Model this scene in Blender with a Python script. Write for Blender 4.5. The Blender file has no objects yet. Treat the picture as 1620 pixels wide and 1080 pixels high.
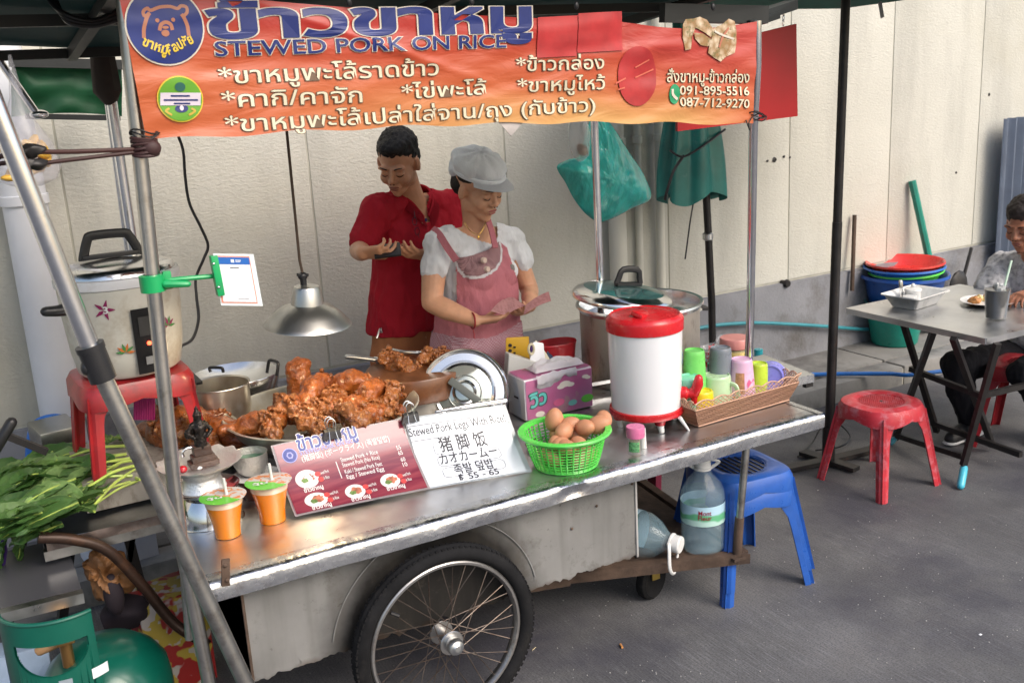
import bpy, bmesh, math, random
from math import sin, cos, pi, radians, sqrt, atan2
from mathutils import Vector, Matrix, noise, Euler
V = Vector
random.seed(7)
SC = bpy.context.scene
COL = SC.collection

# ---------------------------------------------------------------- camera
FPX, PITCH, ROLL, YAW, EYE = 1600.0, radians(14.5), radians(3.3), radians(28.5), 1.9
FWD = V((sin(YAW)*cos(PITCH), cos(YAW)*cos(PITCH), -sin(PITCH)))
_r = V((cos(YAW), -sin(YAW), 0)); _u = _r.cross(FWD)
RT = cos(ROLL)*_r - sin(ROLL)*_u
UP = sin(ROLL)*_r + cos(ROLL)*_u
CAM = V((0, 0, EYE))
cd = bpy.data.cameras.new('camera'); cam = bpy.data.objects.new('camera', cd); COL.objects.link(cam)
cam.matrix_world = Matrix(((RT.x, UP.x, -FWD.x, 0), (RT.y, UP.y, -FWD.y, 0), (RT.z, UP.z, -FWD.z, EYE), (0, 0, 0, 1)))
cd.sensor_width = 36; cd.lens = 36*FPX/1620; cd.clip_end = 500; cd.clip_start = .05
cd.dof.use_dof = True; cd.dof.focus_distance = 3.3; cd.dof.aperture_fstop = 7.0
SC.camera = cam

# ---------------------------------------------------------------- sky, sun, exposure
SUN_EL, SUN_AZ = radians(42), radians(158)          # from behind the camera, a little to the right
w = bpy.data.worlds.new('World'); SC.world = w; w.use_nodes = True
nt = w.node_tree; bg = nt.nodes['Background']
sky = nt.nodes.new('ShaderNodeTexSky'); sky.sky_type = 'NISHITA'; sky.sun_disc = False
sky.sun_elevation = SUN_EL; sky.sun_rotation = SUN_AZ; sky.dust_density = 4.0; sky.air_density = 1.2
nt.links.new(sky.outputs[0], bg.inputs[0]); bg.inputs[1].default_value = .15
sl = bpy.data.lights.new('sun', 'SUN'); sl.energy = 1.0; sl.angle = radians(34); sl.color = (1, .965, .92)
so = bpy.data.objects.new('sun', sl); COL.objects.link(so)
_d = V((sin(SUN_AZ)*cos(SUN_EL), cos(SUN_AZ)*cos(SUN_EL), sin(SUN_EL)))
so.rotation_euler = _d.to_track_quat('Z', 'Y').to_euler(); so.location = (3, -4, 6)
vs = SC.view_settings; vs.view_transform = 'Standard'; vs.look = 'None'; vs.gamma = 1; vs.use_curve_mapping = False
vs.exposure = 0.72
SC.cycles.max_bounces = 6; SC.cycles.transparent_max_bounces = 12; SC.cycles.transmission_bounces = 8
SC.cycles.caustics_reflective = False; SC.cycles.caustics_refractive = False
SC.cycles.sample_clamp_indirect = 6

# ---------------------------------------------------------------- helpers
def ray(x, y): return FWD + RT*((x-810)/FPX) - UP*((y-540)/FPX)
def at(x, y, X=None, Y=None, Z=None):
    """the place in the world seen at a pixel of the photograph, on a plane X, Y or Z"""
    d = ray(x, y)
    t = (Z-EYE)/d.z if Z is not None else (Y/d.y if Y is not None else X/d.x)
    return CAM + d*t
def mpp(p): return (V(p)-CAM).dot(FWD)/FPX      # metres per photograph pixel at a place

def curve(pts, k=6, closed=False):
    pts = [V(p) for p in pts]; n = len(pts); out = []
    for i in range(n if closed else n-1):
        g = (lambda j: pts[j % n]) if closed else (lambda j: pts[max(0, min(n-1, j))])
        a, b, c, d = g(i-1), g(i), g(i+1), g(i+2)
        for s in range(k):
            t = s/k
            out.append(.5*((2*b)+(c-a)*t+(2*a-5*b+4*c-d)*t*t+(3*b-a-3*c+d)*t**3))
    if not closed: out.append(pts[-1])
    return out

def frame(axis):
    z = V(axis).normalized()
    x = z.cross(V((0, 0, 1)))
    if x.length < 1e-3: x = V((1, 0, 0))
    x.normalize(); return x, z.cross(x), z

class MB:
    def __init__(s): s.bm = bmesh.new(); s.mi = 0
    def face(s, vs):
        try:
            f = s.bm.faces.new(vs); f.material_index = s.mi; return f
        except ValueError: return None
    def ring(s, pts): return [s.bm.verts.new(p) for p in pts]
    def bridge(s, a, b):
        n = len(a)
        for i in range(n): s.face((a[i], a[(i+1) % n], b[(i+1) % n], b[i]))
    def box(s, c, size, rot=None, bevel=0):
        c = V(c); R = rot if rot is not None else Matrix.Identity(3)
        vs = []
        for i in (-1, 1):
            for j in (-1, 1):
                for k in (-1, 1): vs.append(s.bm.verts.new(c + R @ V((i*size[0]/2, j*size[1]/2, k*size[2]/2))))
        fs = [s.face([vs[q] for q in f]) for f in ((0, 1, 3, 2), (4, 6, 7, 5), (0, 4, 5, 1), (2, 3, 7, 6), (0, 2, 6, 4), (1, 5, 7, 3))]
        if bevel:
            es = list({e for f in fs for e in f.edges})
            bmesh.ops.bevel(s.bm, geom=es, offset=bevel, segments=2, profile=.6, affect='EDGES')
        return s
    def bar(s, a, b, w, h, up=(0, 0, 1), bevel=0):
        a, b = V(a), V(b); y = (b-a).normalized(); x = y.cross(V(up)).normalized(); z = x.cross(y)
        R = Matrix((x, y, z)).transposed()
        return s.box((a+b)/2, (w, (b-a).length, h), R, bevel)
    def cyl(s, a, b, r0, r1=None, n=16, cap=True):
        r1 = r0 if r1 is None else r1; a, b = V(a), V(b); x, y, z = frame(b-a)
        A = s.ring([a + (x*cos(t)+y*sin(t))*r0 for t in [2*pi*i/n for i in range(n)]])
        B = s.ring([b + (x*cos(t)+y*sin(t))*r1 for t in [2*pi*i/n for i in range(n)]])
        s.bridge(A, B)
        if cap: s.face(A[::-1]); s.face(B)
        return s
    def tube(s, pts, r, n=8, closed=False, cap=True, flat=1.0):
        pts = [V(p) for p in pts]; N = len(pts); rings = []
        x = None
        for i, p in enumerate(pts):
            if closed: t = pts[(i+1) % N]-pts[i-1]
            else: t = pts[min(i+1, N-1)]-pts[max(i-1, 0)]
            if t.length < 1e-9: t = V((0, 0, 1))
            t.normalize()
            if x is None: x = frame(t)[0]
            x = (x - t*x.dot(t))
            if x.length < 1e-6: x = frame(t)[0]
            x.normalize(); y = t.cross(x)
            rr = r[i] if hasattr(r, '__len__') else r
            rings.append(s.ring([p + x*cos(2*pi*k/n)*rr + y*sin(2*pi*k/n)*rr*flat for k in range(n)]))
        for i in range(N-1): s.bridge(rings[i], rings[i+1])
        if closed:
            # align seam
            a, b = rings[-1], rings[0]; k = min(range(n), key=lambda q: (a[0].co-b[q].co).length)
            s.bridge(a, b[k:]+b[:k])
        elif cap: s.face(rings[0][::-1]); s.face(rings[-1])
        return s
    def lathe(s, prof, c=(0, 0, 0), n=32, R=None, sx=1, sy=1, arc=None):
        c = V(c); R = R or Matrix.Identity(3); rings = []
        for r, z in prof:
            if r < 1e-6: rings.append([s.bm.verts.new(c + R @ V((0, 0, z)))])
            else: rings.append(s.ring([c + R @ V((r*sx*cos(2*pi*k/n), r*sy*sin(2*pi*k/n), z)) for k in range(n)]))
        for a, b in zip(rings, rings[1:]):
            if len(a) == 1 and len(b) == 1: continue
            if len(a) == 1:
                for i in range(n): s.face((a[0], b[(i+1) % n], b[i]))
            elif len(b) == 1:
                for i in range(n): s.face((a[i], a[(i+1) % n], b[0]))
            else: s.bridge(a, b)
        return s
    def ell(s, c, rad, R=None, sub=2):
        R = R or Matrix.Identity(3)
        r = bmesh.ops.create_icosphere(s.bm, subdivisions=sub, radius=1)
        for v in r['verts']: v.co = V(c) + R @ V((v.co.x*rad[0], v.co.y*rad[1], v.co.z*rad[2]))
        for f in {f for v in r['verts'] for f in v.link_faces}: f.material_index = s.mi
        return s
    def limb(s, pts, rad, n=12):
        """closed tapering limb with round ends"""
        pts = [V(p) for p in pts]
        a = (pts[0]-pts[1]).normalized(); b = (pts[-1]-pts[-2]).normalized()
        P = [pts[0]+a*rad[0]*.95, pts[0]+a*rad[0]*.6]+pts+[pts[-1]+b*rad[-1]*.6, pts[-1]+b*rad[-1]*.95]
        Rr = [rad[0]*.3, rad[0]*.8]+list(rad)+[rad[-1]*.8, rad[-1]*.3]
        return s.tube(P, Rr, n)
    def loft(s, secs, n=24):
        """sections (centre, half-width vector, half-depth vector), closed"""
        rings = []
        for c, hx, hy in secs:
            c, hx, hy = V(c), V(hx), V(hy)
            def f(t, e=.82):
                ct, st = cos(t), sin(t)
                return c + hx*math.copysign(abs(ct)**e, ct) + hy*math.copysign(abs(st)**e, st)
            rings.append(s.ring([f(2*pi*k/n) for k in range(n)]))
        for a, b in zip(rings, rings[1:]): s.bridge(a, b)
        s.face(rings[0][::-1]); s.face(rings[-1]); return s
    def sheet(s, f, nu, nv, thick=0):
        g = [[s.bm.verts.new(f(i/nu, j/nv)) for j in range(nv+1)] for i in range(nu+1)]
        fs = []
        for i in range(nu):
            for j in range(nv): fs.append(s.face((g[i][j], g[i+1][j], g[i+1][j+1], g[i][j+1])))
        if thick:
            bmesh.ops.solidify(s.bm, geom=[q for q in fs if q], thickness=thick)
        return s
    def prism(s, poly, O, ex, ey, t):
        O, ex, ey = V(O), V(ex), V(ey); n = ex.cross(ey).normalized()
        a = s.ring([O+ex*p[0]+ey*p[1] for p in poly]); b = s.ring([v.co+n*t for v in a])
        s.bridge(a, b); s.face(a[::-1]); s.face(b); return s
    def jitter(s, amp, scale, seed=0):
        for v in s.bm.verts:
            v.co += V(noise.noise_vector(v.co*scale+V((seed, seed*2.1, 3))))*amp
        return s

ROOT = {}
def link_mesh(name, me, m, parent):
    o = bpy.data.objects.new(name, me); COL.objects.link(o)
    for q in (m if isinstance(m, (list, tuple)) else [m]): me.materials.append(q)
    if parent is not None:
        o.parent = parent; W = ROOT.get(parent.name, Matrix.Identity(4)); me.transform(W.inverted()); ROOT[o.name] = W
    return o
def obj(name, mb, m, parent=None, smooth=True, sharp=38, fix=True):
    me = bpy.data.meshes.new(name)
    if fix: bmesh.ops.recalc_face_normals(mb.bm, faces=mb.bm.faces)
    mb.bm.to_mesh(me); mb.bm.free()
    if smooth:
        me.shade_smooth(); me.set_sharp_from_angle(angle=radians(sharp))
    return link_mesh(name, me, m, parent)
def props(o, label=None, cat=None, group=None, kind=None):
    if label: o['label'] = label
    if cat: o['category'] = cat
    if group: o['group'] = group
    if kind: o['kind'] = kind
    return o
def thing(name, label, cat, loc=(0, 0, 0), group=None):
    o = bpy.data.objects.new(name, None); COL.objects.link(o); o.location = loc
    o.empty_display_size = .05; ROOT[o.name] = Matrix.Translation(V(loc))
    return props(o, label, cat, group)
def single(name, mb, m, label, cat, group=None, kind=None, smooth=True, sharp=38):
    o = obj(name, mb, m, None, smooth, sharp)
    co = [v.co for v in o.data.vertices]
    c = V(((min(v.x for v in co)+max(v.x for v in co))/2, (min(v.y for v in co)+max(v.y for v in co))/2, min(v.z for v in co)))
    o.data.transform(Matrix.Translation(-c)); o.location = c; ROOT[o.name] = Matrix.Translation(c)
    return props(o, label, cat, group, kind)
def dup(root, label=None, M=None, group=None):
    r = root.copy(); COL.objects.link(r)
    if label: r['label'] = label
    if group: r['group'] = group
    if M is not None: r.matrix_world = M
    for ch in [c for c in bpy.data.objects if c.parent is root]:
        c = ch.copy(); COL.objects.link(c); c.parent = r
        for g in [q for q in bpy.data.objects if q.parent is ch]:
            d = g.copy(); COL.objects.link(d); d.parent = c
    return r
def place(root, loc, rz=0, s=1, rx=0, ry=0):
    root.matrix_world = Matrix.Translation(V(loc)) @ Euler((rx, ry, rz)).to_matrix().to_4x4() @ Matrix.Diagonal((s, s, s, 1))
def remesh(mb, voxel, smooth=6, fac=.5, sculpt=None, name='tmp'):
    """one continuous surface from overlapping closed pieces"""
    me = bpy.data.meshes.new(name); bmesh.ops.recalc_face_normals(mb.bm, faces=mb.bm.faces)
    mb.bm.to_mesh(me); mb.bm.free()
    o = bpy.data.objects.new(name, me); COL.objects.link(o)
    a = o.modifiers.new('r', 'REMESH'); a.mode = 'VOXEL'; a.voxel_size = voxel
    if smooth: b = o.modifiers.new('s', 'SMOOTH'); b.factor = fac; b.iterations = smooth
    dg = bpy.context.evaluated_depsgraph_get()
    m2 = bpy.data.meshes.new_from_object(o.evaluated_get(dg))
    bpy.data.objects.remove(o); bpy.data.meshes.remove(me)
    if sculpt:
        for v in m2.vertices:
            for c, r, d in sculpt:
                q = (v.co-V(c)).length_squared/(r*r)
                if q < 6: v.co += V(d)*math.exp(-q*1.5)
    out = MB(); out.bm.from_mesh(m2); bpy.data.meshes.remove(m2)
    return out

# ---------------------------------------------------------------- materials
def mat(name, col, rough=.5, metal=0., var=0., vscale=4., bump=0., bscale=60., bdist=.004, dirt=None, trans=0., ior=1.45,
        coat=0., sss=0., alpha=1., rvar=0., stretch=None, emit=None, extra=None, spec=.5):
    m = bpy.data.materials.new(name); m.use_nodes = True; N = m.node_tree.nodes; L = m.node_tree.links
    b = N['Principled BSDF']; c = (*col, 1) if len(col) == 3 else col
    b.inputs['Base Color'].default_value = c; b.inputs['Roughness'].default_value = rough; b.inputs['Metallic'].default_value = metal
    b.inputs['IOR'].default_value = ior; b.inputs['Transmission Weight'].default_value = trans; b.inputs['Coat Weight'].default_value = coat
    b.inputs['Coat Roughness'].default_value = .12; b.inputs['Alpha'].default_value = alpha
    b.inputs['Subsurface Weight'].default_value = sss; b.inputs['Subsurface Radius'].default_value = (.6, .25, .12); b.inputs['Subsurface Scale'].default_value = .02
    b.inputs['Specular IOR Level'].default_value = spec
    if emit: b.inputs['Emission Color'].default_value = (*emit[0], 1); b.inputs['Emission Strength'].default_value = emit[1]
    tc = N.new('ShaderNodeTexCoord'); mp = N.new('ShaderNodeMapping'); L.new(tc.outputs['Object'], mp.inputs[0])
    if stretch: mp.inputs['Scale'].default_value = stretch
    def nz(scale, detail=5, rough_=.6):
        n = N.new('ShaderNodeTexNoise'); n.inputs['Scale'].default_value = scale; n.inputs['Detail'].default_value = detail
        n.inputs['Roughness'].default_value = rough_; L.new(mp.outputs[0], n.inputs['Vector']); return n.outputs['Fac']
    src = None
    def ramp(fac, a, bb, lo=.35, hi=.65):
        r = N.new('ShaderNodeMapRange'); r.inputs[1].default_value = lo; r.inputs[2].default_value = hi
        r.inputs[3].default_value = a; r.inputs[4].default_value = bb; L.new(fac, r.inputs[0]); return r.outputs[0]
    def mix(fac, A, B, mode='MIX'):
        x = N.new('ShaderNodeMix'); x.data_type = 'RGBA'; x.blend_type = mode
        if isinstance(fac, float): x.inputs[0].default_value = fac
        else: L.new(fac, x.inputs[0])
        for s, q in ((6, A), (7, B)):
            if isinstance(q, tuple): x.inputs[s].default_value = q
            else: L.new(q, x.inputs[s])
        return x.outputs[2]
    cur = c
    if var:
        cur = mix(ramp(nz(vscale), 0, 1), tuple(min(1, x*(1-var)) for x in c[:3])+(1,), tuple(min(1, x*(1+var)) for x in c[:3])+(1,))
    if dirt:
        dc, amt, ds, lo = dirt
        cur = mix(ramp(nz(ds, 8, .7), 0, amt, lo, lo+.18), cur, (*dc, 1))
    if extra: cur = extra(m, N, L, mp, mix, ramp, nz, cur)
    if not isinstance(cur, tuple): L.new(cur, b.inputs['Base Color'])
    if rvar: L.new(ramp(nz(vscale*2.3), max(0, rough-rvar), min(1, rough+rvar), .3, .7), b.inputs['Roughness'])
    if bump:
        bn = N.new('ShaderNodeBump'); bn.inputs['Strength'].default_value = bump; bn.inputs['Distance'].default_value = bdist
        L.new(nz(bscale, 4), bn.inputs['Height']); L.new(bn.outputs[0], b.inputs['Normal'])
    return m

def stucco_extra(m, N, L, mp, mix, ramp, nz, cur):
    # grey weather streaks running down and darker soot nearer the left end, worn patches at the foot
    s = N.new('ShaderNodeMapping'); s.inputs['Scale'].default_value = (2.2, 1, .35); L.new(mp.outputs[0], s.inputs[0])
    n = N.new('ShaderNodeTexNoise'); n.inputs['Scale'].default_value = 1.6; n.inputs['Detail'].default_value = 7; n.inputs['Roughness'].default_value = .65
    L.new(s.outputs[0], n.inputs['Vector'])
    cur = mix(ramp(n.outputs['Fac'], 0, .55, .47, .72), cur, (.37, .365, .33, 1)); n5 = nz(.9, 6, .6); cur = mix(ramp(n5, 0, .35, .48, .68), cur, (.44, .41, .30, 1))
    n2 = nz(14, 8, .75)
    cur = mix(ramp(n2, 0, .5, .60, .78), cur, (.30, .29, .26, 1))
    return cur
M_stucco = mat('cream_stucco', (.58, .57, .51), .9, var=.05, vscale=1.3, extra=stucco_extra)
# directional trowelled relief
def stucco_bump(m, scale=62, strength=.36, dist=.010):
    N = m.node_tree.nodes; L = m.node_tree.links; b = N['Principled BSDF']
    tc = N.new('ShaderNodeTexCoord'); mp = N.new('ShaderNodeMapping'); mp.inputs['Rotation'].default_value = (0, radians(-35), 0)
    mp.inputs['Scale'].default_value = (.75, 1, 1.5); L.new(tc.outputs['Object'], mp.inputs[0])
    n = N.new('ShaderNodeTexNoise'); n.inputs['Scale'].default_value = scale; n.inputs['Detail'].default_value = 3; n.inputs['Distortion'].default_value = .6
    L.new(mp.outputs[0], n.inputs['Vector'])
    bn = N.new('ShaderNodeBump'); bn.inputs['Strength'].default_value = strength; bn.inputs['Distance'].default_value = dist
    L.new(n.outputs['Fac'], bn.inputs['Height']); L.new(bn.outputs[0], b.inputs['Normal'])
stucco_bump(M_stucco)
M_plinth = mat('grey_painted_plinth', (.23, .235, .255), .85, var=.12, vscale=3, dirt=((.10, .09, .08), .75, 2.2, .5), bump=.4, bscale=70, bdist=.008)
M_joint = mat('dark_joint', (.42, .41, .35), .9, var=.15, vscale=6)

def road_extra(m, N, L, mp, mix, ramp, nz, cur):
    s = N.new('ShaderNodeMapping'); s.inputs['Scale'].default_value = (210, 9, 1); s.inputs['Rotation'].default_value = (0, 0, radians(3)); L.new(mp.outputs[0], s.inputs[0])
    n = N.new('ShaderNodeTexNoise'); n.inputs['Scale'].default_value = 1; n.inputs['Detail'].default_value = 3; L.new(s.outputs[0], n.inputs['Vector'])
    n3 = nz(2.4, 6, .6)
    g = N.new('ShaderNodeMath'); g.operation = 'MULTIPLY'; L.new(ramp(n.outputs['Fac'], 0, .8, .46, .76), g.inputs[0]); L.new(ramp(n3, .15, 1, .38, .62), g.inputs[1])
    cur = mix(g.outputs[0], cur, (.23, .23, .24, 1))
    n2 = nz(1.1, 6, .6)
    cur = mix(ramp(n2, 0, .85, .45, .64), cur, (.046, .045, .062, 1)); n8 = nz(5, 7, .7); cur = mix(ramp(n8, 0, .35, .5, .7), cur, (.15, .145, .14, 1))
    n4 = nz(90, 2, .5)
    cur = mix(ramp(n4, 0, .8, .68, .76), cur, (.26, .255, .25, 1)); n5 = nz(150, 3, .7); cur = mix(ramp(n5, .45, 0, .40, .52), cur, (.02, .02, .024, 1))
    b = N['Principled BSDF']
    bn = N.new('ShaderNodeBump'); bn.inputs['Strength'].default_value = .5; bn.inputs['Distance'].default_value = .004
    L.new(n.outputs['Fac'], bn.inputs['Height']); L.new(bn.outputs[0], b.inputs['Normal'])
    return cur
M_road = mat('brushed_dark_concrete', (.12, .119, .122), .62, var=.25, vscale=1.5, extra=road_extra, rvar=.12)
M_pave = mat('worn_paving_concrete', (.20, .195, .185), .8, var=.2, vscale=2.5, dirt=((.09, .085, .08), .8, 3.5, .5), bump=.35, bscale=45)
M_kerb = mat('kerb_concrete', (.24, .235, .225), .8, var=.2, vscale=4, dirt=((.08, .08, .08), .6, 6, .52), bump=.3, bscale=60)

def brushed(name, col=(.62, .63, .65), rough=.28, dirt=None, bump=.0, var=.1, vs=5):
    return mat(name, col, rough, 1, var=var, vscale=vs, rvar=.1, dirt=dirt, bump=bump, bscale=7, bdist=.01)
M_steel_top = mat('scratched_steel_top', (.68, .69, .71), .36, 1, var=.08, vscale=5, rvar=.10, dirt=((.42, .41, .39), .3, 5, .58), bump=.10, bscale=5.5, bdist=.02)
M_steel_edge = mat('dented_steel_edge', (.62, .64, .68), .27, 1, var=.1, vscale=8, rvar=.1, dirt=((.30, .23, .18), .6, 12, .55), bump=.5, bscale=13, bdist=.012)
M_steel = brushed('clean_steel', (.68, .68, .68), .16)
M_chrome = mat('chromed_tube', (.74, .74, .76), .20, 1, var=.06, vscale=20, dirt=((.35, .31, .28), .45, 24, .6))
M_dulltube = mat('dull_grey_tube', (.42, .41, .39), .38, 1, var=.15, vscale=12, dirt=((.14, .11, .09), .7, 9, .5))
M_alu = mat('dull_aluminium', (.56, .57, .57), .34, 1, var=.12, vscale=8, rvar=.1)
M_alu_bright = mat('bright_aluminium', (.78, .79, .80), .25, 1, var=.06, vscale=8)
M_potwall = mat('burnt_pot_wall', (.40, .37, .33), .5, .7, var=.15, vscale=4, dirt=((.13, .105, .08), .8, 16, .5), stretch=(1, 1, .45))

def body_extra(m, N, L, mp, mix, ramp, nz, cur):
    # tyre soot round the wheel, rust along the rotten foot
    tc = N.new('ShaderNodeTexCoord'); mg = N.new('ShaderNodeVectorMath'); mg.operation = 'DISTANCE'
    L.new(tc.outputs['Object'], mg.inputs[0]); mg.inputs[1].default_value = WHEEL_LOCAL
    w1 = N.new('ShaderNodeMath'); w1.operation = 'MULTIPLY_ADD'; L.new(nz(4, 5), w1.inputs[0]); w1.inputs[1].default_value = .12; L.new(mg.outputs['Value'], w1.inputs[2])
    cur = mix(ramp(w1.outputs[0], .96, 0, .36, .46), cur, (.03, .027, .025, 1))
    sp = N.new('ShaderNodeSeparateXYZ'); L.new(tc.outputs['Object'], sp.inputs[0])
    w2 = N.new('ShaderNodeMath'); w2.operation = 'MULTIPLY_ADD'; L.new(nz(9, 6), w2.inputs[0]); w2.inputs[1].default_value = .10; L.new(sp.outputs[2], w2.inputs[2])
    cur = mix(ramp(w2.outputs[0], .85, 0, .35, .385), cur, (.14, .075, .04, 1))
    s_ = N.new('ShaderNodeMapping'); s_.inputs['Scale'].default_value = (16, 16, 1.3); L.new(tc.outputs['Object'], s_.inputs[0]); n9 = N.new('ShaderNodeTexNoise'); n9.inputs['Scale'].default_value = 1; n9.inputs['Detail'].default_value = 6; L.new(s_.outputs[0], n9.inputs['Vector']); cur = mix(ramp(n9.outputs['Fac'], 0, .38, .46, .74), cur, (.13, .115, .095, 1))
    n = nz(7, 8, .8); cur = mix(ramp(n, 0, .7, .55, .72), cur, (.16, .14, .11, 1)); n7 = nz(30, 4, .7); cur = mix(ramp(n7, 0, .6, .66, .74), cur, (.06, .045, .035, 1))
    return cur
WHEEL_LOCAL = (-.223, -.44, .30)
M_body = mat('weathered_galvanised_sheet', (.45, .445, .435), .48, .25, var=.16, vscale=2.5, rvar=.12, bump=.1, bscale=6, bdist=.01, extra=body_extra)
M_rust = mat('rusty_angle_iron', (.095, .062, .045), .75, .2, var=.3, vscale=14, dirt=((.045, .03, .025), .8, 9, .5), bump=.5, bscale=70)
M_black = mat('black_plastic', (.018, .018, .02), .35, var=.2, vscale=10)
M_iron = mat('black_painted_iron', (.022, .02, .02), .42, .2, var=.3, vscale=12, dirt=((.09, .045, .03), .6, 14, .58))
M_rubber = mat('tyre_rubber', (.012, .012, .013), .85, var=.25, vscale=12, dirt=((.035, .032, .03), .7, 9, .55), bump=.3, bscale=90, spec=.15)
M_spoke = mat('rusty_spoke', (.13, .105, .09), .45, .8, var=.3, vscale=20, dirt=((.10, .05, .03), .6, 25, .5))
M_rim = mat('dull_chrome_rim', (.45, .44, .43), .38, 1, var=.15, vscale=15, dirt=((.16, .09, .04), .7, 15, .55))
def plastic(name, col, rough=.3, var=.10, dirt=None, coat=.12, sss=0., **k):
    g = tuple(.62*c+.06 for c in col)
    return mat(name, col, rough, 0, var=var, vscale=9, dirt=dirt or (g, .5, 30, .56), coat=coat, sss=sss, rvar=.09, bump=.08, bscale=40, bdist=.004, **k)
M_red = plastic('worn_red_plastic', (.42, .022, .03), .38, .2, dirt=((.36, .16, .16), .6, 20, .58))
M_redstool = plastic('sun_bleached_red_plastic', (.47, .03, .045), .42, .2, dirt=((.50, .20, .24), .8, 22, .5))
M_redclean = plastic('red_plastic', (.50, .012, .018), .25)
M_blue = plastic('blue_plastic', (.016, .085, .36), .33, .15, dirt=((.05, .12, .35), .5, 24, .56))
M_bluepale = plastic('pale_blue_plastic', (.10, .25, .6), .35)
M_green = plastic('bright_green_plastic', (.10, .62, .08), .3, sss=.1)
M_clampgreen = plastic('green_plastic', (.01, .32, .10), .33)
M_tealp = plastic('teal_plastic', (.01, .22, .16), .35)
M_white = plastic('white_plastic', (.72, .72, .71), .3)
M_paper = mat('white_paper', (.74, .76, .80), .5, var=.02)
M_glossy_paper = mat('laminated_white', (.66, .70, .77), .14, var=.02, coat=.6)
M_ink = mat('black_ink', (.02, .02, .03), .4)
M_glass = mat('clear_plastic', (.92, .96, .98), .06, trans=1, ior=1.3)
# ---------------------------------------------------------------- lettering
def text_geo(s, offset=0., res=3):
    c = bpy.data.curves.new('lettering', 'FONT'); c.body = s; c.size = 1; c.offset = offset; c.resolution_u = res; c.fill_mode = 'FRONT'
    o = bpy.data.objects.new('lettering', c); COL.objects.link(o)
    dg = bpy.context.evaluated_depsgraph_get(); me = bpy.data.meshes.new_from_object(o.evaluated_get(dg))
    vs = [v.co.copy() for v in me.vertices]; fs = [tuple(p.vertices) for p in me.polygons]
    bpy.data.objects.remove(o); bpy.data.curves.remove(c); bpy.data.meshes.remove(me)
    return vs, fs
def put_text(s, p0, p1, h, nrm, m, parent, offset=0., lift=.002, warp=None, name='lettering', up=None, arc=0.):
    """flat print: p0..p1 the ends of the baseline, h the em height in metres"""
    base, _ = text_geo(s); x0 = min(v.x for v in base); x1 = max(v.x for v in base)
    vs, fs = text_geo(s, offset); p0, p1, nrm = V(p0), V(p1), V(nrm).normalized()
    ex = (p1-p0)/(x1-x0); up = V(up) if up is not None else nrm.cross(p1-p0).normalized()
    mb = MB(); vv = []
    for v in vs:
        p = p0 + ex*(v.x-x0) + up*(v.y*h)
        if arc: t = (v.x-x0)/(x1-x0)*2-1; p += up*arc*(1-t*t)
        p += nrm*lift
        if warp: p = warp(p)
        vv.append(mb.bm.verts.new(p))
    for f in fs: mb.face([vv[i] for i in f])
    me = bpy.data.meshes.new(name); mb.bm.to_mesh(me); mb.bm.free()
    return link_mesh(name, me, m, parent)

# ================================================================ SETTING
def ground():
    mb = MB(); mb.sheet(lambda u, v: V((-60+u*120, -60+v*63.97, 0)), 8, 8)
    o = obj('road', mb, M_road, None); props(o, 'dark brushed concrete road with fine grooves running to the wall', kind='structure')
    mb = MB(); mb.sheet(lambda u, v: V((-60+u*120, 3.97+v*60, -.02)), 8, 8)
    o = obj('ground', mb, M_pave, None); props(o, kind='structure')
ground()
PV = .12
pv = obj('pavement', MB().box((3, 4.27, PV/2-.012), (22, .6, PV-.02)), M_joint, None); props(pv, 'worn concrete pavement along the wall', kind='structure')
x = -4.0; k = 0
rnd = random.Random(3)
while x < 12:
    L = 1.1; mb = MB(); mb.box((x+L/2, 4.325, PV/2+rnd.uniform(-.003, .003)), (L-.014, .42, PV), bevel=.006); obj('paving_slab', mb, M_pave, pv)
    mb = MB(); mb.box((x+L/2, 4.035, PV/2-.006+rnd.uniform(-.003, .003)), (L-.01, .145, PV+.004), bevel=.012); obj('kerb_stone', mb, M_kerb, pv)
    x += L; k += 1

WY = 4.53
def wall():
    t = thing('boundary_wall', 'tall cream stucco wall with a grey painted plinth behind the stall', 'wall', (3, WY, 0))
    js = [-5, -3.2, -1.55, -.62, .42, 1.46, 2.48, 3.50, 4.41, 5.27, 6.12, 7.1, 8.2, 9.4, 11]
    for a, b in zip(js, js[1:]):
        mb = MB(); mb.box(((a+b)/2, WY+.10, (.615+7)/2), (b-a-.008, .2, 7-.62), bevel=.005); obj('wall_panel', mb, M_stucco, t)
    mb = MB(); mb.box((3, WY+.095, 3.5), (16, .18, 6.98)); obj('joint_filling', mb, M_joint, t)
    mb = MB()   # plinth, proud of the wall, rough at the top
    mb.sheet(lambda u, v: V((-5+u*16, WY-.035-.004*noise.noise((u*60, v*3, 1))-(.03 if v < .15 else 0)*(1-v/.15), .05+v*.555+(.006*noise.noise((u*90, 0, 5)) if v > .99 else 0))), 160, 8)
    mb.sheet(lambda u, v: V((-5+u*16, WY-.036+v*.05, .604)), 8, 1)
    obj('plinth', mb, M_plinth, t)
    # small vent hole and dark bolt with a stain
    p = at(1237, 447, Y=WY); mb = MB(); mb.cyl(p+V((0, .0, 0)), p-V((0, .05, 0)), .018, .016); mb.cyl(p-V((0, .04, 0)), p-V((0, .055, 0)), .028, .02, 8); obj('pipe_stub', mb, M_iron, t)
    for (px, py, r) in ((1225, 253, .022), (1240, 248, .014), (1214, 255, .012), (1250, 249, .01), (1565, 150, .016), (1513, 273, .012)):
        p = at(px, py, Y=WY-.002); mb = MB(); mb.ell(p, (r*.8, .003, r*.7), None, 2).jitter(r*.3, 60, px); obj('chipped_hole', mb, M_iron, t)
wall()
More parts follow.
